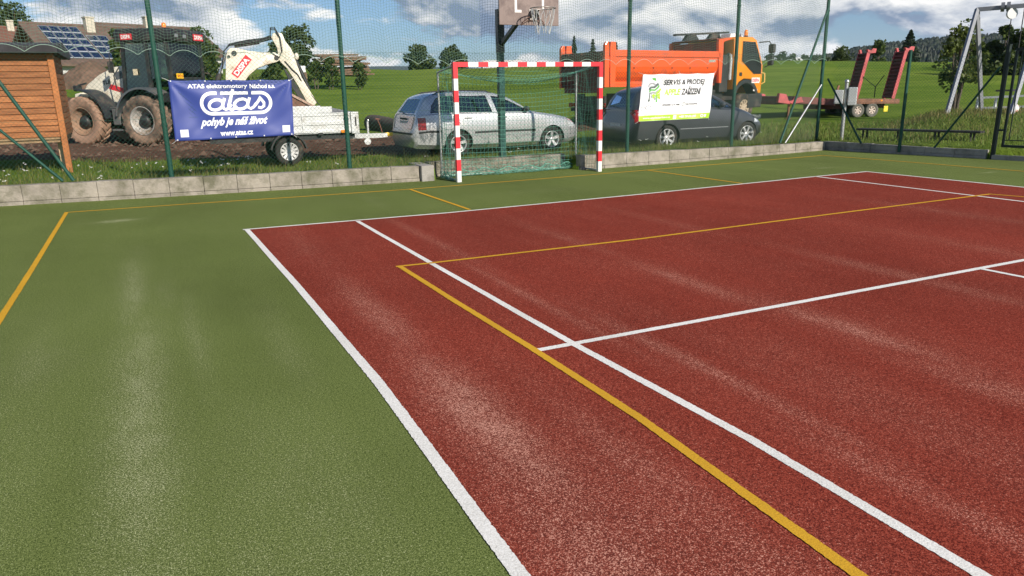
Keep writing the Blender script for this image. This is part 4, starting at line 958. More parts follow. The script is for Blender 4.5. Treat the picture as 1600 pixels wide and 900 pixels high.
    for zz0, zz1, x0, x1, m_, nm in opts['lamps']:
        for sd_ in (-1, 1):
            mb = MB(); xs_ = np.linspace(x0, x1, 7); zs_ = np.linspace(zz0, zz1, 5)
            V = [(x, sd_*(C_.side(x, z)+.007), z) for z in zs_ for x in xs_]; mb.add(V, [(j*7+i, j*7+i+1, (j+1)*7+i+1, (j+1)*7+i) for j in range(4) for i in range(6)], 0, True)
            xe = x0 if x0 < 0 else x1; ye = [sd_*(C_.side(xe, z)+.007) for z in zs_]     # wrap round to the end face
            V2 = [(xe, y, z) for y, z in zip(ye, zs_)]+[(xe-(.02 if x0 < 0 else -.02), y-sd_*.06, z) for y, z in zip(ye, zs_)]
            mb.add(V2, [(j, j+1, 5+j+1, 5+j) for j in range(4)], 0, True); o = mb.build(nm, m_, car); o.location = (0, yc, 0)
    if 'plate' in opts:
        x, z = opts['plate']; mb = MB(); mb.box(x-.012, x, yc-.26, yc+.26, z-.055, z+.055); o = mb.build('number_plate', plate_w, car)
    return car, C_
silver = mat('silver_paint', (.58, .59, .605), .28, .45, var=.03, vscale=2, coat=.7, dirt=(.42, .39, .34), dirt_amt=.06, dirt_scale=2.2)
darkgrey = mat('dark_grey_paint', (.060, .064, .075), .32, .4, var=.08, vscale=2, coat=.7, dirt=(.07, .066, .06), dirt_amt=.1, dirt_scale=2.4)
#        x     zlow  ztop  w    zbelt wtop
OCT = [(-1.12, .40, .60, .72, .55, .58), (-1.07, .27, .70, .80, .66, .70), (-1.00, .24, .97, .835, .93, .74), (-.86, .23, 1.19, .85, .97, .66), (-.72, .22, 1.37, .855, .98, .61), (-.56, .21, 1.44, .86, .985, .585),
       (-.30, .20, 1.47, .865, .985, .58), (.3, .19, 1.495, .868, .98, .585), (.9, .19, 1.475, .868, .975, .58), (1.22, .19, 1.42, .868, .965, .585), (1.62, .19, 1.235, .868, .96, .62), (2.03, .19, 1.00, .868, .94, .70),
       (2.5, .20, .925, .862, .86, .72), (2.95, .21, .84, .82, .77, .66), (3.22, .24, .74, .72, .66, .56), (3.34, .28, .64, .62, .58, .48), (3.40, .36, .54, .52, .50, .40)]
W1 = [(-.66, 1.03), (-.60, 1.18), (-.46, 1.34), (-.30, 1.39), (-.04, 1.40), (-.03, 1.02)]
W2_ = [(.04, 1.02), (.03, 1.40), (.80, 1.385), (.90, 1.01)]
W3 = [(1.02, 1.01), (.93, 1.38), (1.18, 1.345), (1.50, 1.205), (1.86, 1.02), (1.90, 1.0)]
seams = [[(.0, 1.0), (.02, .8), (.22, .55), (.33, .30)], [(.96, 1.0), (.97, .6), (.97, .25)], [(1.96, .96), (1.98, .6), (1.95, .27)], [(.33, .27), (1.0, .245), (1.95, .27)]]
octv, OC = make_car('estate_car', 'silver estate car parked on the grass behind the goal', (5.547, 6.755, .094), .87, OCT, 2.51, .82, .312, .205, 5, silver, [W1, W2_, W3],
    ([(-.56, 1.03), (.56, 1.03), (.50, 1.20), (.44, 1.335), (-.44, 1.335), (-.50, 1.20)], -1.5, -.62), ([(-.60, 1.06), (.60, 1.06), (.53, 1.25), (.48, 1.37), (-.48, 1.37), (-.53, 1.25)], 1.28, 2.4), (-.80, 1.85),
    dict(half=.82, rx=(-1.0, -.62), wx=(2.03, 1.25), wiper=True, mould=[[(.40, .56), (.9, .565), (1.4, .565), (2.02, .56)], [(-.98, .60), (-.7, .62), (-.42, .61)]], mw=.045, mmat=blackp, seams=seams,
         handles=[(.24, .90), (1.16, .89)], mirror=(1.78, 1.03), mirm=blackp, lamps=[(.66, .93, -.985, -.80, tail_red, 'tail_light'), (.60, .75, 2.98, 3.20, lamp_cl, 'headlight')], plate=(-1.035, .80)))
mb = MB()
for sd_ in (-1, 1): mb = MB(); mb.tube([(-.50, .82+sd_*.52, 1.425), (-.38, .82+sd_*.53, 1.475), (.2, .82+sd_*.54, 1.515), (.85, .82+sd_*.535, 1.49), (.98, .82+sd_*.53, 1.44)], .016, 6); mb.build('roof_rail', blackp, octv)
mb = MB(); mb.box(-1.135, -1.06, .82-.74, .82+.74, .555, .60, 0, .01); mb.build('bumper_strip', blackp, octv)
mb = MB(); mb.box(-1.055, -1.03, .82-.22, .82+.22, .885, .925, 0, .01); mb.build('tailgate_handle', blackp, octv)
# recessed tailgate outline
mb = MB(); mb.tube([(-1.078, .82-.62, .68), (-1.03, .82-.66, .90), (-.99, .82-.63, 1.0), (-.99, .82+.63, 1.0), (-1.03, .82+.66, .90), (-1.078, .82+.62, .68)], .005, 4, closed=True); mb.build('tailgate_seam', dark_in, octv)

DRK = [(-1.06, .34, .55, .68, .50, .52), (-1.02, .26, .72, .77, .66, .62), (-.95, .22, 1.0, .825, .93, .66), (-.84, .2, 1.28, .845, 1.0, .60), (-.71, .19, 1.46, .855, 1.02, .56), (-.52, .18, 1.54, .862, 1.03, .56), (0, .17, 1.60, .868, 1.03, .58), (.6, .17, 1.585, .868, 1.02, .58), (1.05, .17, 1.52, .868, 1.0, .58),
       (1.5, .17, 1.36, .868, .97, .60), (1.9, .17, 1.17, .868, .94, .64), (2.25, .18, 1.0, .862, .90, .70), (2.6, .18, .88, .84, .80, .68), (2.9, .20, .74, .76, .68, .60), (3.1, .24, .62, .64, .56, .50), (3.18, .32, .50, .5, .46, .4)]
D1 = [(-.60, 1.07), (-.56, 1.22), (-.47, 1.38), (-.30, 1.44), (-.05, 1.46), (-.03, 1.06)]
D2 = [(.05, 1.06), (.04, 1.47), (.80, 1.455), (.86, 1.04)]
D3 = [(.96, 1.04), (.90, 1.45), (1.10, 1.42), (1.42, 1.30), (1.66, 1.17), (1.68, 1.01)]
D4 = [(1.76, 1.0), (1.75, 1.12), (1.92, 1.07), (2.10, .97)]
dseam = [[(.0, 1.04), (.02, .8), (.20, .55), (.32, .28)], [(.90, 1.02), (.91, .6), (.91, .24)], [(1.80, .96), (1.90, .6), (1.88, .26)], [(.32, .26), (1.0, .23), (1.88, .26)]]
dkc, DC = make_car('hatchback_car', 'dark grey hatchback parked behind the white banner', (10.85, 5.83, .042), -3.75, DRK, 2.5, .82, .315, .225, 7, darkgrey, [D1, D2, D3, D4],
    ([(-.54, 1.08), (.54, 1.08), (.48, 1.26), (.42, 1.42), (-.42, 1.42), (-.48, 1.26)], -1.7, -.60), ([(-.58, 1.06), (.58, 1.06), (.52, 1.28), (.47, 1.46), (-.47, 1.46), (-.52, 1.28)], 1.15, 2.5), (-.70, 1.80),
    dict(half=.82, rx=(-.95, -.62), wx=(2.2, 1.1), wiper=True, mould=[[(.36, .52), (.9, .525), (1.84, .53)]], mw=.018, mmat=mat('bright_trim', (.35, .36, .38), .4, .6), seams=dseam,
         handles=[(.22, .93), (1.12, .91)], mirror=(1.62, 1.06), mirm=darkgrey, lamps=[(.70, 1.02, -.965, -.83, tail_red, 'tail_light'), (.62, .80, 2.72, 3.02, lamp_cl, 'headlight')], plate=(-1.035, .62)))
# ------------------------------------------------------------------ backhoe loader
def W_(o, p):      # a part modelled in world coordinates under a turned thing
    o.parent = p; o.matrix_parent_inverse = p.matrix_basis.inverted(); return o
mud_t = mat('muddy_tyre', (.10, .065, .045), .9, var=.3, vscale=7, bump=.3, bscale=18, dirt=(.30, .185, .125), dirt_amt=.95, dirt_scale=2.2)
mud_t2 = mat('half_muddy_tyre', (.034, .030, .027), .9, var=.3, vscale=7, bump=.3, bscale=18, dirt=(.24, .16, .11), dirt_amt=.65, dirt_scale=2.6)
mud_rim = mat('muddy_rim', (.26, .22, .18), .7, .1, var=.2, dirt=(.27, .165, .105), dirt_amt=.95, dirt_scale=2.6)
mud_rim2 = mat('dusty_rim', (.36, .35, .33), .6, .2, var=.2, dirt=(.22, .16, .11), dirt_amt=.4, dirt_scale=3.5)
cream = mat('cream_white_paint', (.70, .655, .53), .42, 0, var=.07, vscale=2, coat=.3, dirt=(.36, .25, .16), dirt_amt=.25, dirt_scale=2.8)
mblack = mat('machine_black', (.016, .017, .019), .5, 0, var=.25, vscale=4, dirt=(.075, .06, .05), dirt_amt=.3, dirt_scale=3)
fgrey = mat('fender_grey', (.085, .095, .11), .5, 0, var=.15, dirt=(.14, .115, .09), dirt_amt=.3, dirt_scale=2.5)
fblack = mat('fender_black', (.024, .027, .033), .5, 0, var=.15, dirt=(.11, .09, .07), dirt_amt=.25, dirt_scale=2.5)
cab_gl = glass_mat('cab_glass', (.46, .56, .49), .06)
hyd = mat('hydraulic_chrome', (.62, .63, .64), .2, .9, var=.05)
s_red = mat('sign_red', (.62, .022, .035), .45); s_wh = mat('sign_white', (.82, .80, .78), .45)
orange_l = mat('orange_beacon', (.88, .22, .01), .22, coat=.5, var=.1, vscale=20)
hose = mat('hydraulic_hose', (.012, .012, .013), .6)
def big_wheel(par, c, r, wd, side, tm, rm, lugs=20, rr=.58):
    w = thing_part('wheel', par, c); h = wd/2; mb = MB()
    prof = [(rr*r*.98, -h*.85), (rr*r*1.04, -h*.98), (r*.80, -h*1.04), (r*.90, -h*.98), (r*.935, -h*.75), (r*.945, 0), (r*.935, h*.75), (r*.90, h*.98), (r*.80, h*1.04), (rr*r*1.04, h*.98), (rr*r*.98, h*.85), (rr*r*.96, 0)]
    mb.lathe(prof+[prof[0]], (0, 0, 0), (0, side, 0), 48)
    for k in range(lugs):      # chevron bars
        for sd_ in (-1, 1):
            a0 = 2*pi*(k+(.5 if sd_ > 0 else 0))/lugs; pts = []
            for t in np.linspace(0, 1, 5):
                yy = sd_*h*(.04+1.0*t); a = a0+.30*(1-t)*1.0; rad = r*.93 if t < .8 else r*(.93-.10*(t-.8)/.2)
                pts.append((a, yy, rad))
            V = []; F = []
            for (a, yy, rad) in pts:
                da = .075
                for dr_, dd_ in ((-.02, -da), (-.02, da), (r*.068, da*.72), (r*.068, -da*.72)):
                    V.append(((rad+dr_)*cos(a+dd_), yy, (rad+dr_)*sin(a+dd_)))
            for i in range(4):
                for j in range(4): F.append((4*i+j, 4*i+(j+1) % 4, 4*i+4+(j+1) % 4, 4*i+4+j))
            F += [(0, 1, 2, 3), (16, 17, 18, 19)]; mb.add(V, F)
    mb.build('tyre', tm, w)
    mb = MB(); R = rr*r; s = side
    mb.lathe([(R*.98, h*.84), (R*1.0, h*.92), (R*.93, h*.92), (R*.88, h*.60), (R*.82, h*.36), (R*.66, h*.30), (R*.58, -h*.15), (R*.44, -h*.2)], (0, 0, 0), (0, s, 0), 40)
    for k in range(8):
        a = 2*pi*k/8; mb.cyl((R*.74*cos(a), s*h*.30, R*.74*sin(a)), (R*.74*cos(a), s*h*.40, R*.74*sin(a)), .022, 8)
    mb.build('rim', rm, w)
    mb = MB(); mb.lathe([(R*.44, -h*.25), (R*.40, h*.45), (R*.30, h*.66), (0, h*.7)], (0, 0, 0), (0, s, 0), 24); mb.build('hub', mblack, w)
    return w
lx, ly = -1.058, 16.211
bl = thing('backhoe_loader', 'muddy backhoe loader with cream arm standing on the soil behind the blue banner', 'backhoe loader', (lx, ly, HZ(lx, ly)-.02), 140)
WBL, LR = 2.22, .76
big_wheel(bl, (0, -.24, LR-.02), LR, .47, 1, mud_t2, mud_rim2); big_wheel(bl, (WBL, -.24, LR-.02), LR, .47, 1, mud_t, mud_rim)
big_wheel(bl, (0, -2.1, LR-.02), LR, .47, -1, mud_t2, mud_rim2); big_wheel(bl, (WBL, -2.1, LR-.02), LR, .47, -1, mud_t, mud_rim)
mb = MB(); mb.box(-1.15, 2.7, -1.75, -.62, .55, 1.28, 0, .04); mb.cyl((0, -1.9, LR), (0, -.4, LR), .14, 14); mb.cyl((WBL, -1.9, LR), (WBL, -.4, LR), .14, 14)
mb.box(2.7, 3.0, -1.7, -.65, .6, 1.1, 0, .03); mb.build('chassis', mblack, bl)
mb = MB(); mb.box(.86, 1.14, -.62, -.12, .62, 1.12, 0, .03); mb.box(.80, 1.2, -.60, -.10, .44, .50, 0, .01); mb.box(.84, 1.16, -.56, -.10, 1.14, 1.17, 0, .01); mb.build('step_box', mat('step_grey', (.12, .12, .12), .6, .2, var=.25, dirt=(.16, .12, .09), dirt_amt=.3), bl)
def fender(nm, cx, cz, r, a0, a1, y0, y1, m, t=.04, skirt=.06):
    mb = MB(); A = np.linspace(a0, a1, 18); V = []; F = []
    for a in A:
        c_, s_ = cos(RAD(a)), sin(RAD(a))
        for rr_, y in ((r, y0), (r, y1), (r-skirt, y1+.0), (r-t, y1-.03), (r-t, y0)): V.append((cx+rr_*c_, y, cz+rr_*s_))
    n = 5
    for i in range(len(A)-1):
        for j in range(n): F.append((i*n+j, i*n+(j+1) % n, (i+1)*n+(j+1) % n, (i+1)*n+j))
    F += [tuple(range(n)), tuple(range((len(A)-1)*n, len(A)*n))]; mb.add(V, F, 0, True); return mb.build(nm, m, bl, autosmooth=35)
for ya, yb_ in ((-.62, -.01), (-1.75, -2.35)):
    fender('fender', -.05, LR, .98, 8, 128, ya, yb_, fgrey); fender('fender', WBL, LR, .96, 92, 176, ya, yb_, fblack)
# bonnet: sloping cream shell with dark grille and stripe
hy0, hy1 = -1.68, -.68
mb = MB(); mb.prism([(.78, 1.28), (.78, 2.42), (1.30, 2.38), (1.9, 2.17), (2.4, 1.88), (2.68, 1.62), (2.76, 1.22)], hy0, hy1, 0, .05); bo = mb.build('bonnet', cream, bl, autosmooth=40)
mb = MB(); mb.prism([(1.0, 2.05), (1.04, 2.26), (1.34, 2.20), (1.26, 1.98)], hy1-.02, hy1+.004); mb.build('side_grille', fgrey, bo)
mb = MB(); mb.prism([(1.02, 1.56), (1.02, 1.72), (1.50, 1.86), (1.60, 1.72)], hy1-.02, hy1+.005); mb.build('red_flash', s_red, bo)
def lett(s, w, h, fn, m, par, bold=.03, name='lettering'):
    mb = MB(); flat(mb, text_polys(s, 0, bold, w, h), fn); return mb.build(name, m, par, recalc=False)
lett('TLB', .30, .12, lambda u, v: (1.80-u, hy1+.007, 1.83+v+.22*u), mat('dark_print', (.03, .03, .035), .5), bo)
mb = MB(); mb.box(2.55, 2.9, hy0+.1, hy1-.1, 1.05, 1.25, 0, .03); mb.prism([(2.30, 1.25), (2.42, 1.62), (2.62, 1.58), (2.66, 1.25)], hy1-.02, hy1+.34, 0, .03); mb.prism([(2.30, 1.25), (2.42, 1.62), (2.62, 1.58), (2.66, 1.25)], hy0-.34, hy0+.02, 0, .03); mb.build('front_cowl', cream, bl)
for y in (hy1+.22, hy0-.22):
    mb = MB(); mb.box(2.50, 2.66, y-.12, y+.12, 1.66, 1.84, 0, .04); mb.bar((2.55, y, 1.84), (2.3, y*.6+.6*hy1*.66, 1.9), .05, .05); mb.build('headlight', mblack, bl)
# cab
cy0, cy1, cx0, cx1 = -1.98, -.36, -.98, .80
mb = MB(); mb.box(cx0, cx1, cy0, cy1, 1.28, 1.56, 0, .03)
for x, y, xt in ((cx0+.03, cy0+.05, cx0+.06), (cx0+.03, cy1-.05, cx0+.06), (cx1-.04, cy0+.05, cx1-.20), (cx1-.04, cy1-.05, cx1-.20), (-.20, cy1-.04, -.22), (-.20, cy0+.04, -.22)):
    mb.bar((x, y, 1.5), (xt, y, 3.06), .10, .10)
mb.bar((cx0+.05, cy1-.05, 1.98), (cx0+.05, cy0+.05, 1.98), .08, .10); mb.box(cx0+.005, cx0+.09, cy0+.05, cy1-.05, 1.5, 1.9, 0, .02)
mb.build('cab_frame', mblack, bl)
mb = MB(); mb.prism([(cx0-.14, 3.08), (cx0-.18, 3.26), (cx0-.05, 3.43), (cx1-.1, 3.46), (cx1+.04, 3.36), (cx1+.02, 3.08)], cy0-.06, cy1+.06, 0, .04); rf = mb.build('cab_roof', mblack, bl, autosmooth=35)
def pane(nm, pts, m, par):
    V = [Vector(q) for q in pts]; n_ = (V[1]-V[0]).cross(V[2]-V[0]).normalized()*.006; mb = MB(); k = len(V); mb.add([q+n_ for q in V]+[q-n_ for q in V], [tuple(range(k)), tuple(range(2*k-1, k-1, -1))]+[(i, (i+1) % k, k+(i+1) % k, k+i) for i in range(k)]); return mb.build(nm, m, par)
for y in (cy1-.03, cy0+.03):
    pane('door_window', [(-.14, y, 1.58), (cx1-.10, y, 1.58), (cx1-.23, y, 3.02), (-.16, y, 3.02)], cab_gl, bl); pane('side_window', [(cx0+.1, y, 1.98), (-.26, y, 1.98), (-.27, y, 3.02), (cx0+.12, y, 3.02)], cab_gl, bl)
pane('rear_window', [(cx0+.03, cy0+.12, 2.02), (cx0+.03, cy1-.12, 2.02), (cx0+.05, cy1-.12, 3.02), (cx0+.05, cy0+.12, 3.02)], cab_gl, bl); pane('windscreen', [(cx1-.05, cy0+.12, 1.58), (cx1-.05, cy1-.12, 1.58), (cx1-.22, cy1-.12, 3.02), (cx1-.22, cy0+.12, 3.02)], cab_gl, bl)
mb = MB(); mb.box(-.55, -.05, -1.45, -.93, 1.75, 1.92, 0, .05); mb.prism([(-.58, 1.85), (-.44, 1.85), (-.54, 2.6), (-.66, 2.58)], -1.43, -.95, 0, .05); mb.build('driver_seat', dark_in, bl)
mb = MB(); mb.bar((.40, -1.19, 1.5), (.20, -1.19, 2.15), .09, .09); mb.tube([(.18+.10*cos(t), -1.19+.19*sin(t), 2.18+.05*cos(t)) for t in np.linspace(0, 2*pi, 20)[:-1]], .016, 6, closed=True); mb.build('steering_column', dark_in, bl)
def sign(par, o, ex, ez, w, h, txt, bgm, fgm, en):
    o, ex, ez, en = Vector(o), Vector(ex), Vector(ez), Vector(en); mb = MB(); mb.obox(o+ex*w/2+ez*h/2+en*.006, ex, ez, en, w/2, h/2, .008); p_ = mb.build('name_board', bgm, par)
    lett(txt, w*.84, h*.66, lambda u, v: tuple(o+ex*(u+w*.08)+ez*(v+h*.17)+en*.017), fgm, p_, .035); return p_
sign(bl, (.56, cy1+.062, 3.13), (-1, 0, 0), (0, 0, 1), .40, .17, 'DISPA', s_red, s_wh, (0, 1, 0))
sign(bl, (cx0-.185, -1.38, 3.12), (0, -1, 0), (0, 0, 1), .46, .19, 'DISPA', s_red, s_wh, (-1, 0, 0))
for y in (cy1-.25, cy1-.62, cy0+.2): mb = MB(); mb.box(cx0-.20, cx0-.12, y-.07, y+.07, 3.16, 3.27, 0, .02); mb.build('work_light', mat('lamp_grey', (.22, .23, .24), .3, .3, coat=.4), bl)
mb = MB(); mb.cyl((cx0+.25, cy1-.3, 3.43), (cx0+.25, cy1-.3, 3.47), .075, 14, 0); mb.lathe([(.065, 0), (.068, .08), (.05, .13), (0, .145)], (cx0+.25, cy1-.3, 3.47), (0, 0, 1), 16, 1); mb.build('beacon', [mblack, orange_l], bl)
yl = sign(bl, (cx0-.012, cy1-.24, 1.98), (0, -1, 0), (0, 0, 1), .30, .15, '901', mat('sign_yellow', (.86, .50, .02), .45), mat('sign_rust', (.48, .12, .01), .5), (-1, 0, 0))
mb = MB(); mb.tube([(cx1-.02, cy1+.02, 1.55), (cx1+.10, cy1+.14, 1.7), (cx1+.12, cy1+.16, 2.1), (cx1-.02, cy1+.05, 2.35)], .018, 8); mb.build('grab_rail', mblack, bl)
mb = MB(); mb.tube([(cx1-.1, cy1, 2.95), (cx1+.12, cy1+.22, 2.75), (cx1+.12, cy1+.24, 2.5)], .014, 6); mb.box(cx1+.09, cx1+.15, cy1+.13, cy1+.34, 2.18, 2.52, 0, .03); mb.build('mirror', mblack, bl)
mb = MB(); mb.box(.18, .32, cy1+.0, cy1+.03, 2.10, 2.28); mb.build('door_label', mat('label_cream', (.6, .52, .35), .5), bl)
# digging arm, swung to the side: boom, dipper, bucket, rams (world coordinates about the king post)
KP = Vector((1.18, 15.55, 0)); kh = RAD(-8); kx = Vector((cos(kh), sin(kh), 0)); kn = Vector((-sin(kh), cos(kh), 0)); KZ = .24
def kw(x, y, z): return tuple(KP+kx*x+kn*y+Vector((0, 0, z)))
def kprism(nm, poly, y0, y1, m, bev=.02, par=None):
    mb = MB(); mb.prism(poly, y0, y1, 0, bev, fn=kw); o = mb.build(nm, m, None, autosmooth=35); W_(o, bl) if par is None else None; return o
def kpart(mb, nm, m):
    o = mb.build(nm, m, None); return W_(o, bl)
mb = MB(); i0 = 0; mb.box(-.55, .18, -.28, .28, .35, 1.05, 0, .04); mb.box(-.22, .16, -.2, .2, 1.05, 1.75, 0, .04); mb.cyl((-.02, 0, .3), (-.02, 0, 1.8), .17, 16); mb.xf(0, kw); kpart(mb, 'king_post', mblack)
boom = kprism('boom', [(.0, .95), (-.05, 1.35), (.12, 1.75), (.25, 1.95), (.34, 2.70), (.40, 2.90), (.50, 2.99), (.68, 2.99), (1.0, 2.91), (1.45, 2.86), (1.78, 2.86), (1.90, 2.78), (1.90, 2.62), (1.80, 2.57), (1.55, 2.51), (1.22, 2.39), (.95, 2.18), (.74, 1.92), (.62, 1.6), (.52, 1.2), (.40, .95)], -.15, .15, cream)
for x_, z_, r_ in ((.60, 2.84, .075), (1.82, 2.70, .07), (.43, 2.74, .045)): mb = MB(); mb.cyl((x_, -.18, z_), (x_, .18, z_), r_, 14); mb.xf(0, kw); kpart(mb, 'boom_pin', mblack)
dip = kprism('dipper', [(1.72, 3.30), (1.78, 3.42), (1.90, 3.46), (2.06, 3.40), (2.12, 3.2), (2.26, 3.0), (2.36, 2.78), (2.40, 2.55), (2.52, 2.10), (2.92, 1.34), (2.84, 1.24), (2.66, 1.24), (2.36, 1.90), (2.10, 2.38), (1.92, 2.58), (1.88, 2.72), (1.86, 3.0)], -.12, .12, cream)
mb = MB(); mb.prism([(1.98, 2.42), (2.10, 2.30), (2.34, 1.88), (2.66, 1.22), (2.52, 1.20), (2.2, 1.80)], -.10, .10, 0, .01, fn=kw); kpart(mb, 'dipper_underside', mblack)
mb = MB(); mb.cyl((2.36, -.05, 2.70), (2.72, -.05, 1.72), .065, 12); mb.xf(0, kw); kpart(mb, 'bucket_ram', mblack)
mb = MB(); mb.cyl((-.30, -.02, 1.25), (.10, -.02, 2.25), .075, 12); mb.xf(0, kw); kpart(mb, 'boom_ram', mblack)
mb = MB(); mb.cyl((.10, -.02, 2.25), (.36, -.02, 2.86), .042, 10); mb.xf(0, kw); kpart(mb, 'ram_rod', hyd)
mb = MB(); mb.cyl((.62, 0, 3.07), (1.35, 0, 3.18), .075, 12); mb.cyl((1.35, 0, 3.18), (1.82, 0, 3.30), .04, 10); mb.xf(0, kw); kpart(mb, 'dipper_ram', mblack)
mb = MB()
for k in range(4):
    y = -.10+.06*k; mb.tube([kw(.2, y, 2.4), kw(.30, y, 2.9), kw(.48, y, 3.06+.02*k), (kw(1.0, y, 3.14+.03*k)), kw(1.5, y, 3.20+.03*k), kw(1.72, y, 3.32+.02*k)], .016, 5)
for k in range(3):
    y = -.13-.02*k; mb.tube([kw(1.70, y, 3.38), kw(1.72, y, 3.58-.03*k), kw(1.84, y, 3.60-.04*k), kw(1.98, y, 3.3), kw(2.0, y, 2.9), kw(1.9, y, 2.7), kw(1.66, y, 2.86)], .017, 5)
mb.tube([kw(2.05, -.14, 2.6), kw(2.25, -.15, 2.35), kw(2.4, -.14, 2.2), kw(2.5, -.13, 2.0)], .018, 5)
mb.tube([kw(2.6, -.1, 1.8), kw(2.95, -.12, 1.3), kw(3.2, -.1, 1.0)], .014, 5)
kpart(mb, 'hose', hose)
mb = MB(); mb.sphere((2.42, -.13, 2.74), .10, 0, 12, (.7, .5, 1.1)); mb.xf(0, kw); kpart(mb, 'lamp', cream)
rusty = mat('rusty_bucket', (.20, .105, .070), .75, .2, var=.25, vscale=4, bump=.2, bscale=20, dirt=(.10, .058, .04), dirt_amt=.4)
mb = MB(); prof = [(2.62, 1.30), (2.16, 1.62), (2.02, 1.50), (2.0, 1.20), (2.10, .95), (2.5, .78), (3.05, .80), (3.22, .93), (2.9, 1.12)]
mb.prism(prof, -.75, .75, 0, .02, fn=kw); bu = kpart(mb, 'bucket', rusty)
mb = MB(); mb.bar(kw(2.08, -.77, 1.62), kw(3.2, -.77, .97), .06, .07); o = mb.build('bucket_lip', mat('worn_lip', (.36, .25, .19), .6, .3, var=.3), None); o.parent = bu; o.matrix_parent_inverse = Matrix.Identity(4)
# slanted name board painted on the boom
d1 = Vector((.40, 0, .47)).normalized(); d2 = Vector((-.76, 0, .65)).normalized(); o0 = Vector((.62, -.153, 2.10))
d2 = Vector((-d1.z, 0, d1.x))
mb = MB(); P4 = [o0, o0+d1*.72, o0+d1*.72+d2*.225, o0+d2*.225]; mb.add([kw(*q) for q in P4], [(0, 1, 2, 3)]); s_ = W_(mb.build('name_board', s_red, None, recalc=False), bl)
mb = MB(); flat(mb, text_polys('DISPA', 0, .04, .62, .155), lambda u, v: kw(*(o0+d1*(u+.05)+d2*(v+.035)+Vector((0, -.004, 0))))); W_(mb.build('lettering', s_wh, None, recalc=False), bl)

# ------------------------------------------------------------------ orange tipper truck
orn = mat('orange_tipper_paint', (.80, .092, .010), .42, 0, var=.06, vscale=2, coat=.25, dirt=(.40, .075, .03), dirt_amt=.3, dirt_scale=2)
orn_shade = mat('worn_shaded_orange_steel', (.20, .052, .035), .7, .1, var=.2, vscale=3, dirt=(.10, .05, .04), dirt_amt=.5, dirt_scale=2)  # shade of the tailgate and inner headboard put into the colour, plus wear
cabo = mat('cab_orange_paint', (.80, .26, .008), .35, 0, var=.03, vscale=2, coat=.5, dirt=(.5, .2, .05), dirt_amt=.12)
tx, ty = 12.964, 11.961
tk = thing('tipper_truck', 'orange three axle tipper truck with amber cab behind the dark grey car', 'truck', (tx, ty, .27), 7)
def tw(x, y, dual, front=False):
    r = .52; wd = .32 if front else .56
    w = wheel(tk, (x, y, r), r, wd, -1 if y < 1.2 else 1, 10, .29, tyre=mat('truck_tyre', (.020, .019, .018), .9, var=.25, vscale=6, dirt=(.15, .105, .075), dirt_amt=.45, dirt_scale=3), rimm=mat('dusty_truck_rim', (.42, .33, .24), .6, .1, var=.2)); return w
for x in (1.45, 2.82): tw(x, .34, True); tw(x, 2.16, True)
tw(7.12, .22, False, True); tw(7.12, 2.28, False, True)
mb = MB(); mb.box(.35, 7.6, .78, .90, .78, 1.06, 0, .01); mb.box(.35, 7.6, 1.60, 1.72, .78, 1.06, 0, .01)
for x in (.4, 1.45, 2.82, 4.2, 5.6): mb.box(x-.06, x+.06, .9, 1.6, .80, 1.02)
for x in (1.45, 2.82, 7.12): mb.cyl((x, .4, .52), (x, 2.1, .52), .10, 12); mb.sphere((x, 1.25, .52), .24, 0, 12)
mb.box(.3, .42, .25, 2.25, .55, .68, 0, .01); mb.box(3.6, 5.0, .18, .72, .55, 1.15, 0, .05); mb.box(3.7, 4.9, 1.8, 2.35, .55, 1.15, 0, .05); mb.box(5.2, 6.1, .30, .75, .6, 1.2, 0, .04)
mb.build('chassis', mblack, tk)
for y in (.08, 1.86): mb = MB(); mb.box(.62, .66, y, y+.56, .22, 1.15); mb.build('mudflap', mblack, tk)
for y in (.30, 1.95): mb = MB(); mb.box(.27, .30, y, y+.38, .70, .84, 0, .01); mb.build('rear_lamp', tail_red, tk)
# tipping body, rounded lower flanks
def bs(y0, y1, z): return z
mb = MB(); sec = [(0.02, 2.34), (.02, 2.02), (.06, 1.86), (.16, 1.68), (.30, 1.54), (.30, 1.44), (2.18, 1.44), (2.18, 1.54), (2.32, 1.68), (2.42, 1.86), (2.46, 2.02), (2.46, 2.34)]
inn = [(2.40, 2.34), (2.40, 2.02), (2.34, 1.87), (2.15, 1.60), (.33, 1.60), (.14, 1.87), (.08, 2.02), (.08, 2.34)]
mb.prism(sec+inn, .12, 5.50, 0, fn=lambda a, x, z: (x, a, z)); mb.f and None; tb = mb.build('tipper_body', orn, tk)
for y0, y1 in ((-.03, .13), (2.35, 2.51)):
    mb = MB(); mb.box(.40, 5.52, y0, y1, 2.34, 2.56, 0, .02); mb.build('top_rail', orn, tk)
for y0, y1 in ((-.02, .10), (2.38, 2.50)):
    mb = MB(); mb.prism([(-.03, 1.36), (-.03, 2.70), (.05, 2.81), (.13, 2.81), (.15, 2.60), (.18, 1.36)], y0, y1, 0, .012); mb.build('rear_corner_post', orn, tk)
    mb = MB(); mb.prism([(.22, 1.36), (.20, 2.60), (.22, 2.81), (.44, 2.81), (.46, 2.5), (.44, 1.36)], y0, y1, 0, .012); mb.build('side_post', orn, tk)
mb = MB(); mb.box(-.02, .04, .12, 2.36, 1.38, 2.52, 0, .01)
for z in (1.55, 1.95, 2.4): mb.box(-.06, -.02, .14, 2.34, z-.05, z+.05, 0, .01)
for y in (.5, 1.24, 1.98): mb.box(-.06, -.021, y-.05, y+.05, 1.40, 2.5)
mb.prism([(-.02, 1.38), (.30, 1.38), (-.02, 1.18)], .3, 2.2)
mb.build('tailgate', orn_shade, tk)
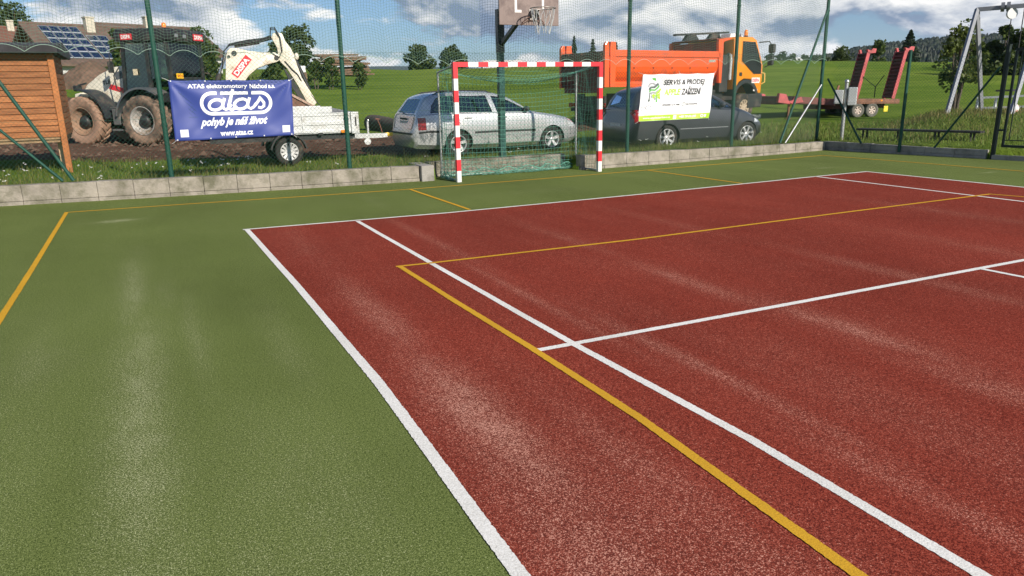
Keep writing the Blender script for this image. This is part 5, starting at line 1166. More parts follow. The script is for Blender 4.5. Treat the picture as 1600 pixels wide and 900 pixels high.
mb = MB(); mb.box(.44, 5.55, .22, .30, 1.36, 1.43, 0, .008); mb.box(.44, 5.55, 2.2, 2.28, 1.36, 1.43, 0, .008); mb.build('floor_rail', orn, tk)
mb = MB(); mb.box(5.50, 5.56, .02, 2.46, 1.44, 2.92, 0, .008); mb.build('headboard', orn_shade, tk)
mb = MB(); mb.prism([(5.38, 2.86), (5.40, 2.98), (6.05, 3.06), (6.05, 3.0), (5.66, 2.90), (5.62, 1.44), (5.50, 1.44)], -.03, .09, 0, .01); mb.prism([(5.38, 2.86), (5.40, 2.98), (6.05, 3.06), (6.05, 3.0), (5.66, 2.90), (5.62, 1.44), (5.50, 1.44)], 2.39, 2.51, 0, .01); mb.build('headboard_frame', orn, tk)
mb = MB(); mb.box(5.40, 6.06, .09, 2.39, 2.985, 3.03, 0, .008); mb.build('canopy', orn_shade, tk)
for x in (1.3, 2.2, 3.1, 4.0, 4.9): mb = MB(); mb.cyl((x, -.002, 1.98), (x, .03, 1.98), .022, 8); mb.build('rope_hook', mblack, tk)
mb = MB(); mb.box(4.95, 5.3, .010, .03, 2.18, 2.27); mb.build('maker_plate', mat('plate_silver', (.5, .48, .42), .4, .5), tk)
# cab
cabp = [(6.40, 1.20), (6.33, 3.02), (6.42, 3.10), (7.36, 3.12), (7.62, 3.0), (7.80, 2.60), (8.06, 2.08), (8.06, 1.70), (8.02, 1.04), (7.78, 1.04), (7.62, 1.36), (7.36, 1.56), (7.0, 1.58), (6.72, 1.46), (6.55, 1.2)]
mb = MB(); mb.prism(cabp, .06, 2.44, 0, .05); cb_ = mb.build('cab', cabo, tk, autosmooth=40)
for y, s_ in ((.06, -1), (2.44, 1)):
    o1 = y+s_*.004
    mb = MB(); mb.prism([(6.80, 2.95), (7.50, 2.93), (7.70, 2.58), (7.93, 2.08), (7.93, 1.76), (7.52, 1.76), (6.80, 2.24)], o1-.02, o1+.002, 0, .0); f_ = mb.build('door_window', mat('black_window_trim', (.012, .013, .015), .25, coat=.5), tk)
    mb = MB(); mb.prism([(6.87, 2.88), (7.46, 2.87), (7.62, 2.58), (7.80, 2.18), (7.60, 2.10), (6.87, 2.28)], o1+s_*.003-.003, o1+s_*.003+.003); mb.build('pane', mat('tinted_reflecting_pane', (.12, .17, .18), .08, coat=1, var=.1), f_)
    mb = MB(); A = np.linspace(15, 168, 16); V = []
    for a in A:
        for r_ in (.60, .74):
            for yy in (y+s_*.02, y-s_*.45): V.append((7.12+r_*cos(RAD(a)), yy, .82+r_*sin(RAD(a))))
    mb.add(V, [(4*i+a, 4*i+b, 4*i+4+b, 4*i+4+a) for i in range(15) for a, b in ((0, 1), (1, 3), (3, 2), (2, 0))]+[(0, 1, 3, 2), (60, 61, 63, 62)], 0, True); mb.build('wheel_arch', mblack, tk, autosmooth=40)
    mb = MB(); mb.box(6.70, 6.86, o1-.008, o1+.008, 1.68, 1.82, 0, .006); mb.build('filler_flap', mblack, tk)
    mb = MB(); mb.tube([(7.95, y+s_*.02, 1.80), (8.06, y+s_*.10, 1.78), (8.07, y+s_*.11, 1.45), (7.98, y+s_*.03, 1.38)], .022, 8); mb.build('grab_rail', mat('yellow_rail', (.82, .50, .12), .4), tk)
    mb = MB(); mb.tube([(7.74, y, 2.92), (8.05, y+s_*.22, 2.95), (8.16, y+s_*.28, 2.80)], .022, 6); mb.box(8.08, 8.24, y+s_*.16, y+s_*.42, 2.52, 2.86, 0, .05); mb.box(8.06, 8.2, y+s_*.16, y+s_*.40, 2.06, 2.46, 0, .05); mb.tube([(8.12, y+s_*.28, 2.1), (8.0, y+s_*.1, 2.0)], .02, 6); mb.build('mirror', mblack, tk)
sign(tk, (7.42, .052, 1.42), (1, 0, 0), (0, 0, 1), .46, .20, 'DISPA', s_wh, s_red, (0, -1, 0))
mb = MB(); mb.box(7.55, 7.80, .045, .06, 1.12, 1.18); mb.build('door_sticker', s_wh, tk)
mb = MB(); mb.prism([(7.30, .48), (7.28, 1.02), (8.10, 1.02), (8.12, .86), (8.06, .50)], .04, 2.46, 0, .04); mb.build('bumper', mblack, tk)
mb = MB(); mb.add([(7.66, .22, 2.93), (7.66, 2.28, 2.93), (8.075, 2.28, 2.08), (8.075, .22, 2.08), (7.64, .22, 2.93), (7.64, 2.28, 2.93), (8.04, 2.28, 2.08), (8.04, .22, 2.08)], [(0, 1, 2, 3), (7, 6, 5, 4), (0, 3, 7, 4), (1, 2, 6, 5), (0, 1, 5, 4), (3, 2, 6, 7)]); mb.build('windscreen', mat('tinted_reflecting_pane', (.12, .17, .18), .08), tk)
mb = MB(); mb.box(5.70, 6.15, .12, .62, 1.1, 2.45, 0, .03); mb.build('air_filter_housing', mblack, tk)
mb = MB(); mb.tube([(6.2, .10, 1.55), (6.22, .10, 2.25), (6.20, .11, 2.42), (6.10, .12, 2.46)], .075, 12); mb.build('exhaust_pipe', mat('worn_chrome', (.62, .62, .60), .3, .8, var=.15), tk)
mb = MB(); mb.bar((4.45, 1.3, 3.20), (7.35, 1.3, 3.36), .16, .07); mb.prism([(4.9, 3.0), (5.1, 3.22), (5.5, 3.24), (5.7, 3.03)], 1.22, 1.38); mb.prism([(6.2, 3.1), (6.4, 3.29), (6.8, 3.31), (6.9, 3.11)], 1.22, 1.38); mb.build('tarp_rail', mblack, tk)
mb = MB(); mb.prism([(6.7, 3.10), (6.75, 3.26), (7.3, 3.28), (7.5, 3.12)], .6, 1.1, 0, .04); mb.build('roof_unit', s_wh, tk)
mb = MB(); mb.cyl((7.30, .35, 3.12), (7.30, .35, 3.18), .08, 14, 0); mb.lathe([(.07, 0), (.075, .12), (.05, .2), (0, .215)], (7.30, .35, 3.18), (0, 0, 1), 16, 1); mb.build('beacon', [mblack, orange_l], tk)

# ------------------------------------------------------------------ single axle car trailer
trl = thing('car_trailer', 'galvanised single axle trailer with dropside box behind the silver car', 'trailer', (1.67, 6.57, .15), -1)
gal_p = mat('galvanised_panel', (.60, .62, .62), .46, .35, var=.10, vscale=5, dirt=(.42, .40, .36), dirt_amt=.25, dirt_scale=3)
TY = .17
for y, s_ in ((.10, -1), (1.52, 1)): wheel(trl, (0, y, .29), .29, .19, s_, 12, .19, rimm=mat('silver_steel_rim', (.58, .58, .57), .45, .4, var=.1))
for y0, y1 in ((TY, TY+.03), (1.42, 1.45)):
    mb = MB(); sg = -1 if y0 < .5 else 1
    mb.box(-1.55, 1.50, y0, y1, .62, 1.05, 0, .004)
    for z0, z1 in ((.64, .70), (.80, .88), (.985, 1.05)): mb.box(-1.52, 1.36, y0-.016, y0-.001, z0, z1, 0, .006) if sg < 0 else mb.box(-1.52, 1.36, y1+.001, y1+.016, z0, z1, 0, .006)
    mb.box(.33, .37, y0-.018, y0-.001, .64, 1.03, 0, .004)
    mb.build('side_panel', gal_p, trl)
    mb = MB(); mb.box(-1.55, .98, y0+.003, y1-.003, 1.055, 1.18, 0, .004); mb.build('extension_board', gal_p, trl)
mb = MB(); mb.box(1.50, 1.53, TY-.01, 1.46, .60, 1.05, 0, .004); mb.box(-1.58, -1.55, TY-.01, 1.46, .60, 1.05, 0, .004); mb.build('end_panel', gal_p, trl)
mb = MB(); mb.box(1.36, 1.53, TY-.045, TY-.004, .60, 1.055, 0, .008); pst = mb.build('corner_post', gal_p, trl)
mb = MB(); mb.box(1.44, 1.475, TY-.05, TY-.044, .76, .95, 0, .002); mb.build('latch', mblack, pst)
mb = MB(); mb.box(-1.55, 1.50, TY+.04, 1.41, .60, .64); mb.box(-1.5, 1.45, TY+.08, TY+.16, .50, .60); mb.box(-1.5, 1.45, 1.28, 1.36, .50, .60); mb.cyl((0, .1, .29), (0, 1.5, .29), .035, 10); mb.box(-.06, .06, .25, .31, .29, .55); mb.box(-.06, .06, 1.31, 1.37, .29, .55); mb.build('chassis', mblack, trl)
mb = MB(); mb.prism([(.9, 1.04), (.98, 1.16), (1.40, 1.07), (1.50, 1.05), (1.45, 1.03)], TY+.3, 1.40, 0, .02); mb.build('cover_sheet', mat('grey_tarp', (.16, .17, .19), .7, var=.15), trl)
for y0, y1 in ((-.02, .21), (1.41, 1.64)):
    mb = MB(); A = np.linspace(8, 172, 16); V = []
    for a in A:
        for r_ in (.345, .375):
            for yy in (y0, y1): V.append((r_*cos(RAD(a)), yy, .29+r_*sin(RAD(a))))
    mb.add(V, [(4*i+a, 4*i+b, 4*i+4+b, 4*i+4+a) for i in range(15) for a, b in ((0, 1), (1, 3), (3, 2), (2, 0))]+[(0, 1, 3, 2), (60, 61, 63, 62)], 0, True); mb.build('mudguard', blackp, trl, autosmooth=40)
mb = MB(); mb.bar((1.0, .35, .54), (1.95, .78, .50), .06, .09); mb.bar((1.0, 1.28, .54), (1.95, .84, .50), .06, .09); mb.bar((1.88, .81, .50), (2.32, .81, .50), .09, .09); mb.bar((1.3, .55, .52), (2.2, .75, .50), .05, .1); mb.build('drawbar', galv_w, trl)
mb = MB(); mb.cyl((1.85, .66, .40), (1.85, .66, .84), .024, 10); mb.bar((1.85, .66, .84), (1.85, .57, .86), .02, .02); mb.cyl((1.82, .63, .385), (1.82, .69, .385), .075, 18); mb.build('jockey_wheel', galv_w, trl)
mb = MB(); mb.box(2.28, 2.46, .77, .85, .48, .56, 0, .02); mb.build('coupling', mat('yellow_coupling', (.85, .52, .02), .4), trl)
mb = MB(); mb.tube([(2.2, .76, .56), (2.16, .75, .72), (2.10, .74, .86)], .012, 6); mb.tube([(2.16, .74, .86), (2.05, .74, .87)], .016, 6); mb.build('brake_lever', mat('rust_red', (.22, .09, .06), .7, var=.2), trl)
mb = MB(); mb.box(1.13, 1.24, TY-.035, TY-.017, .625, .685, 0, .006); mb.build('marker_lamp', amber, trl)
for x in (-.1, .70): mb = MB(); mb.box(x-.05, x+.05, TY-.032, TY-.017, .59, .64, 0, .005); mb.build('clasp', mblack, trl)

# ------------------------------------------------------------------ rusty red low loader with raised ramps
L0 = at(1405, 160, 31.4); L0 = (float(L0[0]), float(L0[1]), HZ(L0[0], L0[1])-.02)
pink = mat('sunlit_red_paint', (.45, .07, .078), .55, 0, var=.18, vscale=4, dirt=(.20, .075, .06), dirt_amt=.25)  # paler red: sunlight on the ramp edges put into the colour
dred = mat('shaded_dark_red_steel', (.17, .045, .040), .7, .1, var=.25, vscale=4, dirt=(.09, .05, .04), dirt_amt=.45)  # darker red: shade on the rung faces put into the colour
brn = mat('rusty_deck', (.23, .105, .062), .75, .1, var=.25, vscale=4, dirt=(.10, .06, .045), dirt_amt=.4)
low = thing('low_loader_trailer', 'rusty red low loader trailer with two raised ramps in the meadow', 'trailer', L0, 164)
mb = MB(); mb.prism([(-.02, .54), (-.02, .74), (3.0, .80), (3.0, .58)], -2.0, 0, 0, .015); mb.build('deck', brn, low)
mb = MB(); mb.prism([(3.0, .52), (3.0, .79), (4.9, .95), (5.0, .80), (4.9, .66)], -1.95, -.05, 0, .02); mb.box(.3, 3.6, -1.5, -.5, .36, .54, 0, .02); mb.build('neck', dred, low)
for y in (-.12, -1.88): mb = MB(); mb.prism([(4.5, .70), (4.6, .92), (5.2, .72), (5.0, .62)], y-.1, y+.1, 0, .02); mb.prism([(5.1, .62), (5.3, 1.04), (5.62, 1.08), (5.66, .70)], y-.1, y+.1, 0, .02); mb.build('hitch_plate', pink, low)
mb = MB(); mb.box(5.25, 5.7, -1.8, -.2, .62, .96, 0, .03); mb.build('hitch_box', dred, low)
mb = MB(); mb.cyl((5.0, -.3, .02), (5.0, -.3, .75), .05, 10); mb.box(4.9, 5.1, -.4, -.2, 0, .03); mb.build('support_leg', brn, low)
for x in (1.25, 1.92):
    for y, s_ in ((-.10, 1), (-1.9, -1)): wheel(low, (x, y, .30), .30, .20, s_, 6, .165, rimm=mat('pale_steel_rim', (.55, .46, .40), .6, .1, var=.25), tyre=mat('dusty_small_tyre', (.12, .115, .10), .9, var=.25))
for y0, y1 in ((-.70, -.04), (-2.02, -1.36)):
    fx = -.22 if y0 > -1 else .62; r0, r1 = Vector((.50+fx, 0, .76)), Vector((.12+fx, 0, 2.72)); d = (r1-r0); ln = d.length; d.normalize(); nx_ = Vector((d.z, 0, -d.x))
    mb = MB()
    for y in (y0+.03, y1-.03): mb.obox((r0+r1)/2+Vector((0, y, 0)), d, (0, 1, 0), nx_, ln/2, .03, .075)
    rp_ = mb.build('ramp', pink, low)
    mb = MB()
    for k in range(13):
        c = r0+d*(ln*(k+.5)/13)+Vector((0, (y0+y1)/2, 0)); mb.obox(c+nx_*.05, d, (0, 1, 0), nx_, .035, (y1-y0)/2-.062, .05)
    mb.obox((r0+r1)/2+Vector((0, (y0+y1)/2, 0))+nx_*.0, d, (0, 1, 0), nx_, ln/2*.98, (y1-y0)/2-.063, .012); mb.build('rungs', dred, rp_)
    mb = MB(); mb.prism([(q_+fx, w_) for q_, w_ in ((-.22, 2.70), (.14, 2.68), (.20, 2.86), (.02, 2.80), (-.08, 2.90), (-.25, 2.88))], y1-.12, y1-.0, 0, .01); mb.build('ramp_hook', pink, rp_); mb = MB(); mb.prism([(q_+fx, w_) for q_, w_ in ((.04, 2.68), (.14, 2.68), (.20, 2.86), (.10, 2.86))], y0, y0+.1, 0, .01); mb.build('ramp_hook', pink, rp_)
mb = MB(); mb.bar((.40, -.62, 1.75), (.50, -1.0, 1.25), .025, .025); mb.bar((.95, -1.40, 1.75), (.50, -1.0, 1.25), .025, .025); mb.bar((.50, -1.0, 1.25), (.50, -1.0, .8), .03, .03); mb.build('ramp_chain', mblack, low)
mb = MB(); mb.bar((1.95, -1.7, .76), (1.82, -1.7, 1.35), .09, .06); mb.build('stake', brn, low)
mb = MB(); mb.box(.52, .72, -.01, .015, .22, .46, 0, .01); mb.build('reflector_flag', mat('yellow_flag', (.80, .62, .03), .5), low)
mb = MB(); mb.box(.82, .90, -.01, .012, .66, .72); mb.build('side_reflector', amber, low)
# ------------------------------------------------------------------ wooden shed
shedw = mat('orange_stained_planks', (.42, .150, .042), .68, 0, var=.25, vscale=2.2, bump=.15, bscale=30)
def plank_mat():
    m = bpy.data.materials.new('stained_boards'); m.use_nodes = True; nt = m.node_tree; N = nt.nodes.new; L = nt.links.new
    b = nt.nodes['Principled BSDF']; b.inputs['Roughness'].default_value = .7
    tc = N('ShaderNodeTexCoord'); g = N('ShaderNodeNewGeometry')
    mp = N('ShaderNodeMapping'); mp.inputs['Scale'].default_value = (1.2, 1.2, 16); L(tc.outputs['Object'], mp.inputs[0])
    n = N('ShaderNodeTexNoise'); n.inputs['Scale'].default_value = 2.5; n.inputs['Detail'].default_value = 7; L(mp.outputs[0], n.inputs['Vector'])
    r = N('ShaderNodeValToRGB'); r.color_ramp.elements[0].position = .3; r.color_ramp.elements[1].position = .72; r.color_ramp.elements[0].color = (.25, .085, .028, 1); r.color_ramp.elements[1].color = (.47, .19, .066, 1); L(n.outputs[0], r.inputs[0])
    mr = N('ShaderNodeMapRange'); mr.inputs[3].default_value = .78; mr.inputs[4].default_value = 1.2; L(g.outputs['Random Per Island'], mr.inputs[0])
    mx = N('ShaderNodeMixRGB'); mx.blend_type = 'MULTIPLY'; mx.inputs[0].default_value = 1; L(r.outputs[0], mx.inputs[1]); L(mr.outputs[0], mx.inputs[2]); L(mx.outputs[0], b.inputs['Base Color']); return m
planks = plank_mat()
sh = thing('garden_shed', 'orange stained wooden shed with a dark roof edge raised on posts at the left edge', 'shed', (-2.46, 8.3, HZ(-2.46, 8.3)))
sz = float(sh.location.z)
mb = MB(); hgt = (2.46-.84)/14; r5 = random.Random(5)
for k in range(14):
    z0 = .84-sz+k*hgt; mb.prism([(-.002, z0+.004), (-.016, z0+.012), (-.022, z0+hgt-.004), (-.002, z0+hgt-.002)], -4.6, -.07, fn=lambda a, x, z: (x, a, z))
mb.build('board_wall', planks, sh)
mb = MB()
for k in range(14):
    z0 = .84-sz+k*hgt; mb.prism([(.002, z0+.004), (.016, z0+.012), (.022, z0+hgt-.004), (.002, z0+hgt-.002)], .10, 2.3, fn=lambda a, y, z: (a-.03, y, z))
mb.build('side_board_wall', planks, sh)
mb = MB(); mb.box(-4.6, -.05, .01, .05, .80-sz, 2.44-sz); mb.box(-.09, -.04, .06, 2.3, .8-sz, 2.44-sz); mb.box(-4.6, -.04, 2.3, 2.35, .8-sz, 2.44-sz); mb.box(-4.6, -.06, .05, 2.3, .74-sz, .80-sz); mb.build('inner_frame', mat('raw_timber', (.30, .20, .11), .8, var=.2), sh)
mb = MB(); mb.box(-.065, .045, -.075, .04, -.25, 2.47-sz, 0, .008); mb.build('corner_post', shedw, sh)
mb = MB(); mb.box(-.18, -.09, .35, .44, -.25, .80-sz, 0, .006); mb.build('floor_leg', mat('pale_timber', (.55, .40, .24), .75, var=.2), sh)
for x in (-2.2, -4.4): mb = MB(); mb.box(x-.05, x+.05, -.02, .08, -.25, .80-sz); mb.build('floor_leg', shedw, sh)
mb = MB(); mb.prism([(-.30, 2.46-sz), (-.30, 2.60-sz), (1.2, 2.74-sz), (2.75, 2.60-sz), (2.75, 2.46-sz)], -4.9, .15, 0, .0, fn=lambda a, x, z: (x, a, z)); mb.build('roof', mat('dark_roof_felt', (.035, .034, .038), .85, var=.25, vscale=5), sh)

# ------------------------------------------------------------------ houses
rooft = mat('brown_roof_tiles', (.125, .082, .062), .85, var=.25, vscale=1.2, bump=.4, bscale=8)
rooft2 = mat('red_brown_roof_tiles', (.17, .075, .05), .85, var=.2, vscale=1.0)
plas = mat('pale_house_plaster', (.46, .46, .46), .9, var=.1, vscale=.7); gablew = mat('brown_gable_boards', (.20, .105, .05), .8, var=.3, vscale=2)
pvm = mat('solar_cells', (.010, .018, .055), .12, 0, var=.3, vscale=.8, coat=.6); pvf = mat('solar_frame', (.50, .52, .55), .4, .6)
chm = mat('cream_chimney', (.48, .44, .36), .9, var=.15)
def house(label, base, head, hw, L, ze, zr, panels=(), chim=(), roof=rooft, wallm=plas, cat='house', gable=gablew):
    """base = ground below the gable apex; ridge runs along local x from 0 to L; slope facing local -y"""
    t = thing('house', label, cat, base, head); z0 = base[2]; e, r_ = ze-z0, zr-z0
    mb = MB(); mb.box(.3, L-.3, -hw+.4, hw-.4, -2.5, e+.05); mb.build('wall', wallm, t)
    mb = MB(); mb.prism([(-hw+.45, e+.06), (0, r_-.25), (hw-.45, e+.06)], .35, L-.35, fn=lambda a, x, z: (x, a, z)); mb.build('gable', gable, t)
    mb = MB(); s_ = (r_-e)/hw; mb.prism([(-hw-.3, e-.3*s_), (0, r_), (hw+.3, e-.3*s_), (hw+.3, e-.3*s_+.22), (0, r_+.22), (-hw-.3, e-.3*s_+.22)], -.45, L+.3, fn=lambda a, x, z: (x, a, z)); rf_ = mb.build('roof', roof, t)
    mb = MB(); mb.cyl((-.45, 0, r_+.24), (L+.3, 0, r_+.24), .12, 8); mb.build('ridge_tiles', roof, rf_)
    ln = math.hypot(hw, r_-e)
    def sp(u, v, off): k = v*ln/ln; return (u, -k*hw, r_+.22-k*(r_-e)+off)
    for (u0, u1, v0, v1, nu, nv) in panels:
        for i in range(nu):
            for j in range(nv):
                a0, a1 = u0+(u1-u0)*i/nu+.03, u0+(u1-u0)*(i+1)/nu-.03; b0, b1 = v0+(v1-v0)*j/nv+.006, v0+(v1-v0)*(j+1)/nv-.006
                mb = MB(); V = [sp(a0, b0, .08), sp(a1, b0, .08), sp(a1, b1, .08), sp(a0, b1, .08)]; W2v = [(x, y, z+.05) for x, y, z in V]; mb.add(V+W2v, [(0, 1, 2, 3), (7, 6, 5, 4), (0, 1, 5, 4), (1, 2, 6, 5), (2, 3, 7, 6), (3, 0, 4, 7)]); mb.m = [1]*6; mb.m[1] = 1
                q = .05; V3 = [sp(a0+q, b0+.012, .134), sp(a1-q, b0+.012, .134), sp(a1-q, b1-.012, .134), sp(a0+q, b1-.012, .134)]; mb.add(V3, [(0, 1, 2, 3)], 0); mb.build('solar_panel', [pvm, pvf], t)
    for (u, v, h, w) in chim:
        x, y, z = sp(u, v, 0); mb = MB(); mb.box(x-w, x+w, y-w, y+w, z-.6, z+h, 0, .02); mb.box(x-w-.07, x+w+.07, y-w-.07, y+w+.07, z+h, z+h+.12); mb.build('chimney', chm, rf_)
    for x in (2.2, 5.2):
        if x < L-1: mb = MB(); mb.box(x, x+1.1, -hw+.36, -hw+.395, e-1.5, e-.4, 0); w_ = mb.build('window', mat('window_frame', (.6, .6, .6), .5), t); mb = MB(); mb.box(x+.08, x+1.02, -hw+.345, -hw+.358, e-1.42, e-.48); mb.build('pane', mat('house_pane', (.03, .04, .05), .1, coat=.5), w_)
    return t
def hb(px, py, D, zdrop):
    q = at(px, py, D); return (float(q[0]), float(q[1]), HZ(q[0], q[1]))
q = at(37, 36, 70); house('brown roofed house with wooden gable and large field of solar panels behind the soil heap', hb(37, 36, 70, 5), 24, 6.2, 9.8, float(q[2])-4.0, float(q[2])-.2, [(.9, 4.5, .08, .93, 4, 5), (4.6, 6.6, .30, .93, 2, 4)], [(5.6, .12, 1.15, .40)])
q = at(138, 36, 82); house('brown roofed house with few solar panels, half hidden by the digger cab', hb(138, 36, 82, 5), 24, 6.4, 12.5, float(q[2])-3.6, float(q[2])-.2, [(.8, 4.4, .10, .78, 3, 4)], [(6.6, .02, 1.0, .4)])
q = at(-75, 44, 74); house('low house with plain red brown roof at the left edge behind the shed', hb(-75, 44, 74, 5), 8, 5, 6.5, float(q[2])-2.6, float(q[2]), [], [(5.0, .1, .8, .3)], roof=rooft2)
q = at(756, 97, 170); house('tiny pale farmhouse far off beyond the field under the goal crossbar', (float(q[0]), float(q[1]), HZ(q[0], q[1])-3), -20, 4.0, 9.0, float(q[2])-2.6, float(q[2]), roof=mat('pale_metal_roof', (.52, .50, .50), .6, var=.05), wallm=mat('brick_red_wall', (.33, .10, .07), .9, var=.15), gable=mat('brick_red_wall', (.33, .1, .07)))

# ------------------------------------------------------------------ soil heap, log, timber, tank
soil_m = mat('loose_soil', (.135, .085, .058), .95, var=.35, vscale=1.6, bump=.9, bscale=9)
def heap(name, c, rx, ry, h, label, m, head=0, seed=1):
    rg = random.Random(seed); bm = bmesh.new(); bmesh.ops.create_grid(bm, x_segments=60, y_segments=60, size=1.0)
    from mathutils import noise as mn
    for v in bm.verts:
        r_ = v.co.length; n_ = mn.fractal(Vector((v.co.x*2.2+seed, v.co.y*2.2, 0)), 1.0, 2.0, 5); n2 = mn.fractal(Vector((v.co.x*9, v.co.y*9, seed)), .9, 2.0, 3)
        k = max(0, 1-r_**1.25*(1+.25*n_)); v.co = Vector((v.co.x*rx, v.co.y*ry, h*k*(1+.25*n_)+.10*n2*(k > 0)-.25*(1-min(1, k*6))))
    me = bpy.data.meshes.new(name); bm.to_mesh(me); bm.free(); me.materials.append(m); o = bpy.data.objects.new(name, me); COL.objects.link(o); me.polygons.foreach_set('use_smooth', [True]*len(me.polygons))
    o.location = c; o.rotation_euler = (0, 0, RAD(head)); return tag(o, label, 'heap')
q = at(142, 122, 33); heap('soil_heap', (float(q[0]), float(q[1]), HZ(q[0], q[1])-.05), 1.75, 1.5, 1.05, 'heap of brown soil on the grass between the digger bonnet and the house', soil_m, -20, 3)
bark = mat('dark_bark', (.085, .062, .048), .92, var=.35, vscale=5, bump=.9, bscale=16); cutw = mat('cut_wood', (.24, .15, .09), .85, var=.25, vscale=12)
a, b = at(581, 191, 26.5), at(652, 206, 22.8); a[2] = HZ(a[0], a[1])+.24; b[2] = HZ(b[0], b[1])+.24
mb = MB(); A, B = Vector(a), Vector(b); mb.tube([A.lerp(B, t)+Vector((0, 0, .02*sin(t*9))) for t in np.linspace(0, 1, 9)], [.30, .29, .27, .28, .26, .265, .25, .25, .24], 20)
o = mb.build('tree_log', bark); tag(o, 'thick dark log lying on the soil between trailer and silver car', 'log')
wp = thing('timber_stack', 'weathered stack of brown boards on the edge of the field', 'timber stack', tuple(map(float, at(540, 107, 60))), 12); wp.location.z = HZ(wp.location.x, wp.location.y)
wz = float(at(540, 107, 60)[2])-float(wp.location.z)
bdm = mat('weathered_boards', (.15, .095, .062), .9, var=.45, vscale=3); rr = random.Random(11); first = None
for lv in range(9):
    z = wz-.5+lv*.19; wdt = 2.2-.10*lv
    for k in range(4):
        if rr.random() < .08*lv: continue
        if first is None: mb = MB(); mb.box(-2.0, 2.0, -.22, .22, -.07, .07, 0, .01); first = mb.build('board', bdm, wp); o = first
        else: o = first.copy(); COL.objects.link(o); o.parent = wp
        o.location = (rr.uniform(-.25, .25)-.1*lv, -.9+k*.6, z+rr.uniform(-.03, .03)); o.rotation_euler = (0, RAD(rr.uniform(-3, 3)), RAD(rr.uniform(-7, 7)))
q = at(466, 106, 70); tk_ = thing('water_tank', 'small white plastic tank at the far edge of the field', 'tank', (float(q[0]), float(q[1]), float(q[2])-.45), 10)
mb = MB(); mb.box(-.55, .55, -.5, .5, 0, .62, 0, .08); mb.cyl((0, 0, .62), (0, 0, .70), .15, 12); mb.build('tank', mat('white_plastic', (.68, .69, .68), .5, var=.08), tk_)
mb = MB(); mb.box(-.6, .6, -.55, .55, -1.0, -.005, 0, .01); mb.build('pallet', bdm, tk_)

# ------------------------------------------------------------------ trees and shrubs
LEAF = dict(oak=leaf_mat('leaf_dark', (.026, .046, .009), (.080, .115, .024)), mid=leaf_mat('leaf_mid', (.032, .058, .010), (.095, .135, .026)), bright=leaf_mat('leaf_bright', (.038, .064, .010), (.16, .20, .045)), con=leaf_mat('needle', (.010, .022, .009), (.030, .052, .018), .15), far=leaf_mat('leaf_far', (.022, .040, .012), (.060, .085, .028)))
trunk_m = mat('tree_bark', (.095, .075, .058), .9, var=.3, vscale=4, bump=.5, bscale=14)
def quads(C, s, asp, rg, up=.0):
    """leaf clumps: one bent quad each"""
    n = len(C); nrm = rg.normal(size=(n, 3)); nrm[:, 2] += up; nrm /= np.linalg.norm(nrm, axis=1, keepdims=True)
    t = rg.normal(size=(n, 3)); u = np.cross(nrm, t); u /= np.linalg.norm(u, axis=1, keepdims=True); v = np.cross(nrm, u)
    s = (s*rg.uniform(.55, 1.35, n))[:, None]
    V = np.stack([C-u*s*.5, C-v*s*asp*.5+nrm*s*.12, C+u*s*.5, C+v*s*asp*.5+nrm*s*.12], 1)
    return V.reshape(-1, 3), np.arange(4*n).reshape(n, 4)
def tree(name, label, base, h, w, tr, n, leaf, mt, seed, group=None, dense=1.0, blobs=9, cat='tree', stems=1, lean=0, low=.15):
    rg = np.random.default_rng(seed); t = thing(name, label, cat, base, 0, group)
    zc0 = tr; ch = h-tr
    # clumps of clumps inside an uneven envelope
    B = []
    for i in range(blobs*3):
        a = rg.uniform(0, 2*pi); z = rg.uniform(low, .92); env = (sin(pi*min(1, z*.86+.14)))**.7; r_ = env*w/2*rg.uniform(.25, .82); B.append((r_*cos(a)+lean*z, r_*sin(a), zc0+ch*z, w*rg.uniform(.12, .22)))
    C = []
    for (x, y, z, r_) in B:
        m = int(n/len(B)); d = rg.normal(size=(m, 3)); d /= np.linalg.norm(d, axis=1, keepdims=True); rad = r_*rg.uniform(.35, 1.08, m)**.6; p_ = np.array([x, y, z])+d*rad[:, None]*np.array([1, 1, .85]); C.append(p_)
    C = np.concatenate(C); C = C[C[:, 2] > tr*.55]
    V, F = quads(C, leaf, .75, rg, .35); np_mesh('crown', V, F, LEAF[mt], t)
    mb = MB(); 
    for s_ in range(stems):
        ang = 2*pi*s_/max(1, stems); ox, oy = (0, 0) if stems == 1 else (.25*w*.4*cos(ang), .25*w*.4*sin(ang)); r0 = max(.04, h*.028)/(1 if stems == 1 else 1.8)
        mb.tube([(ox*.5, oy*.5, -.4), (ox*.7, oy*.7, tr*.6), (ox+.03*h*rg.normal()*.4, oy, tr+.15*ch), (ox*1.5+lean*.5, oy*1.5, tr+.62*ch)], [r0*1.25, r0, r0*.75, r0*.25], 8)
        for k in range(5):
            b = B[int(rg.integers(len(B)))]; z0 = tr+ch*rg.uniform(0, .35); mb.tube([(ox, oy, z0), ((b[0]+ox)*.5, (b[1]+oy)*.5, (z0+b[2])*.5+.05*ch), (b[0], b[1], b[2])], [r0*.5, r0*.32, r0*.12], 5)
    mb.build('trunk', trunk_m, t); return t
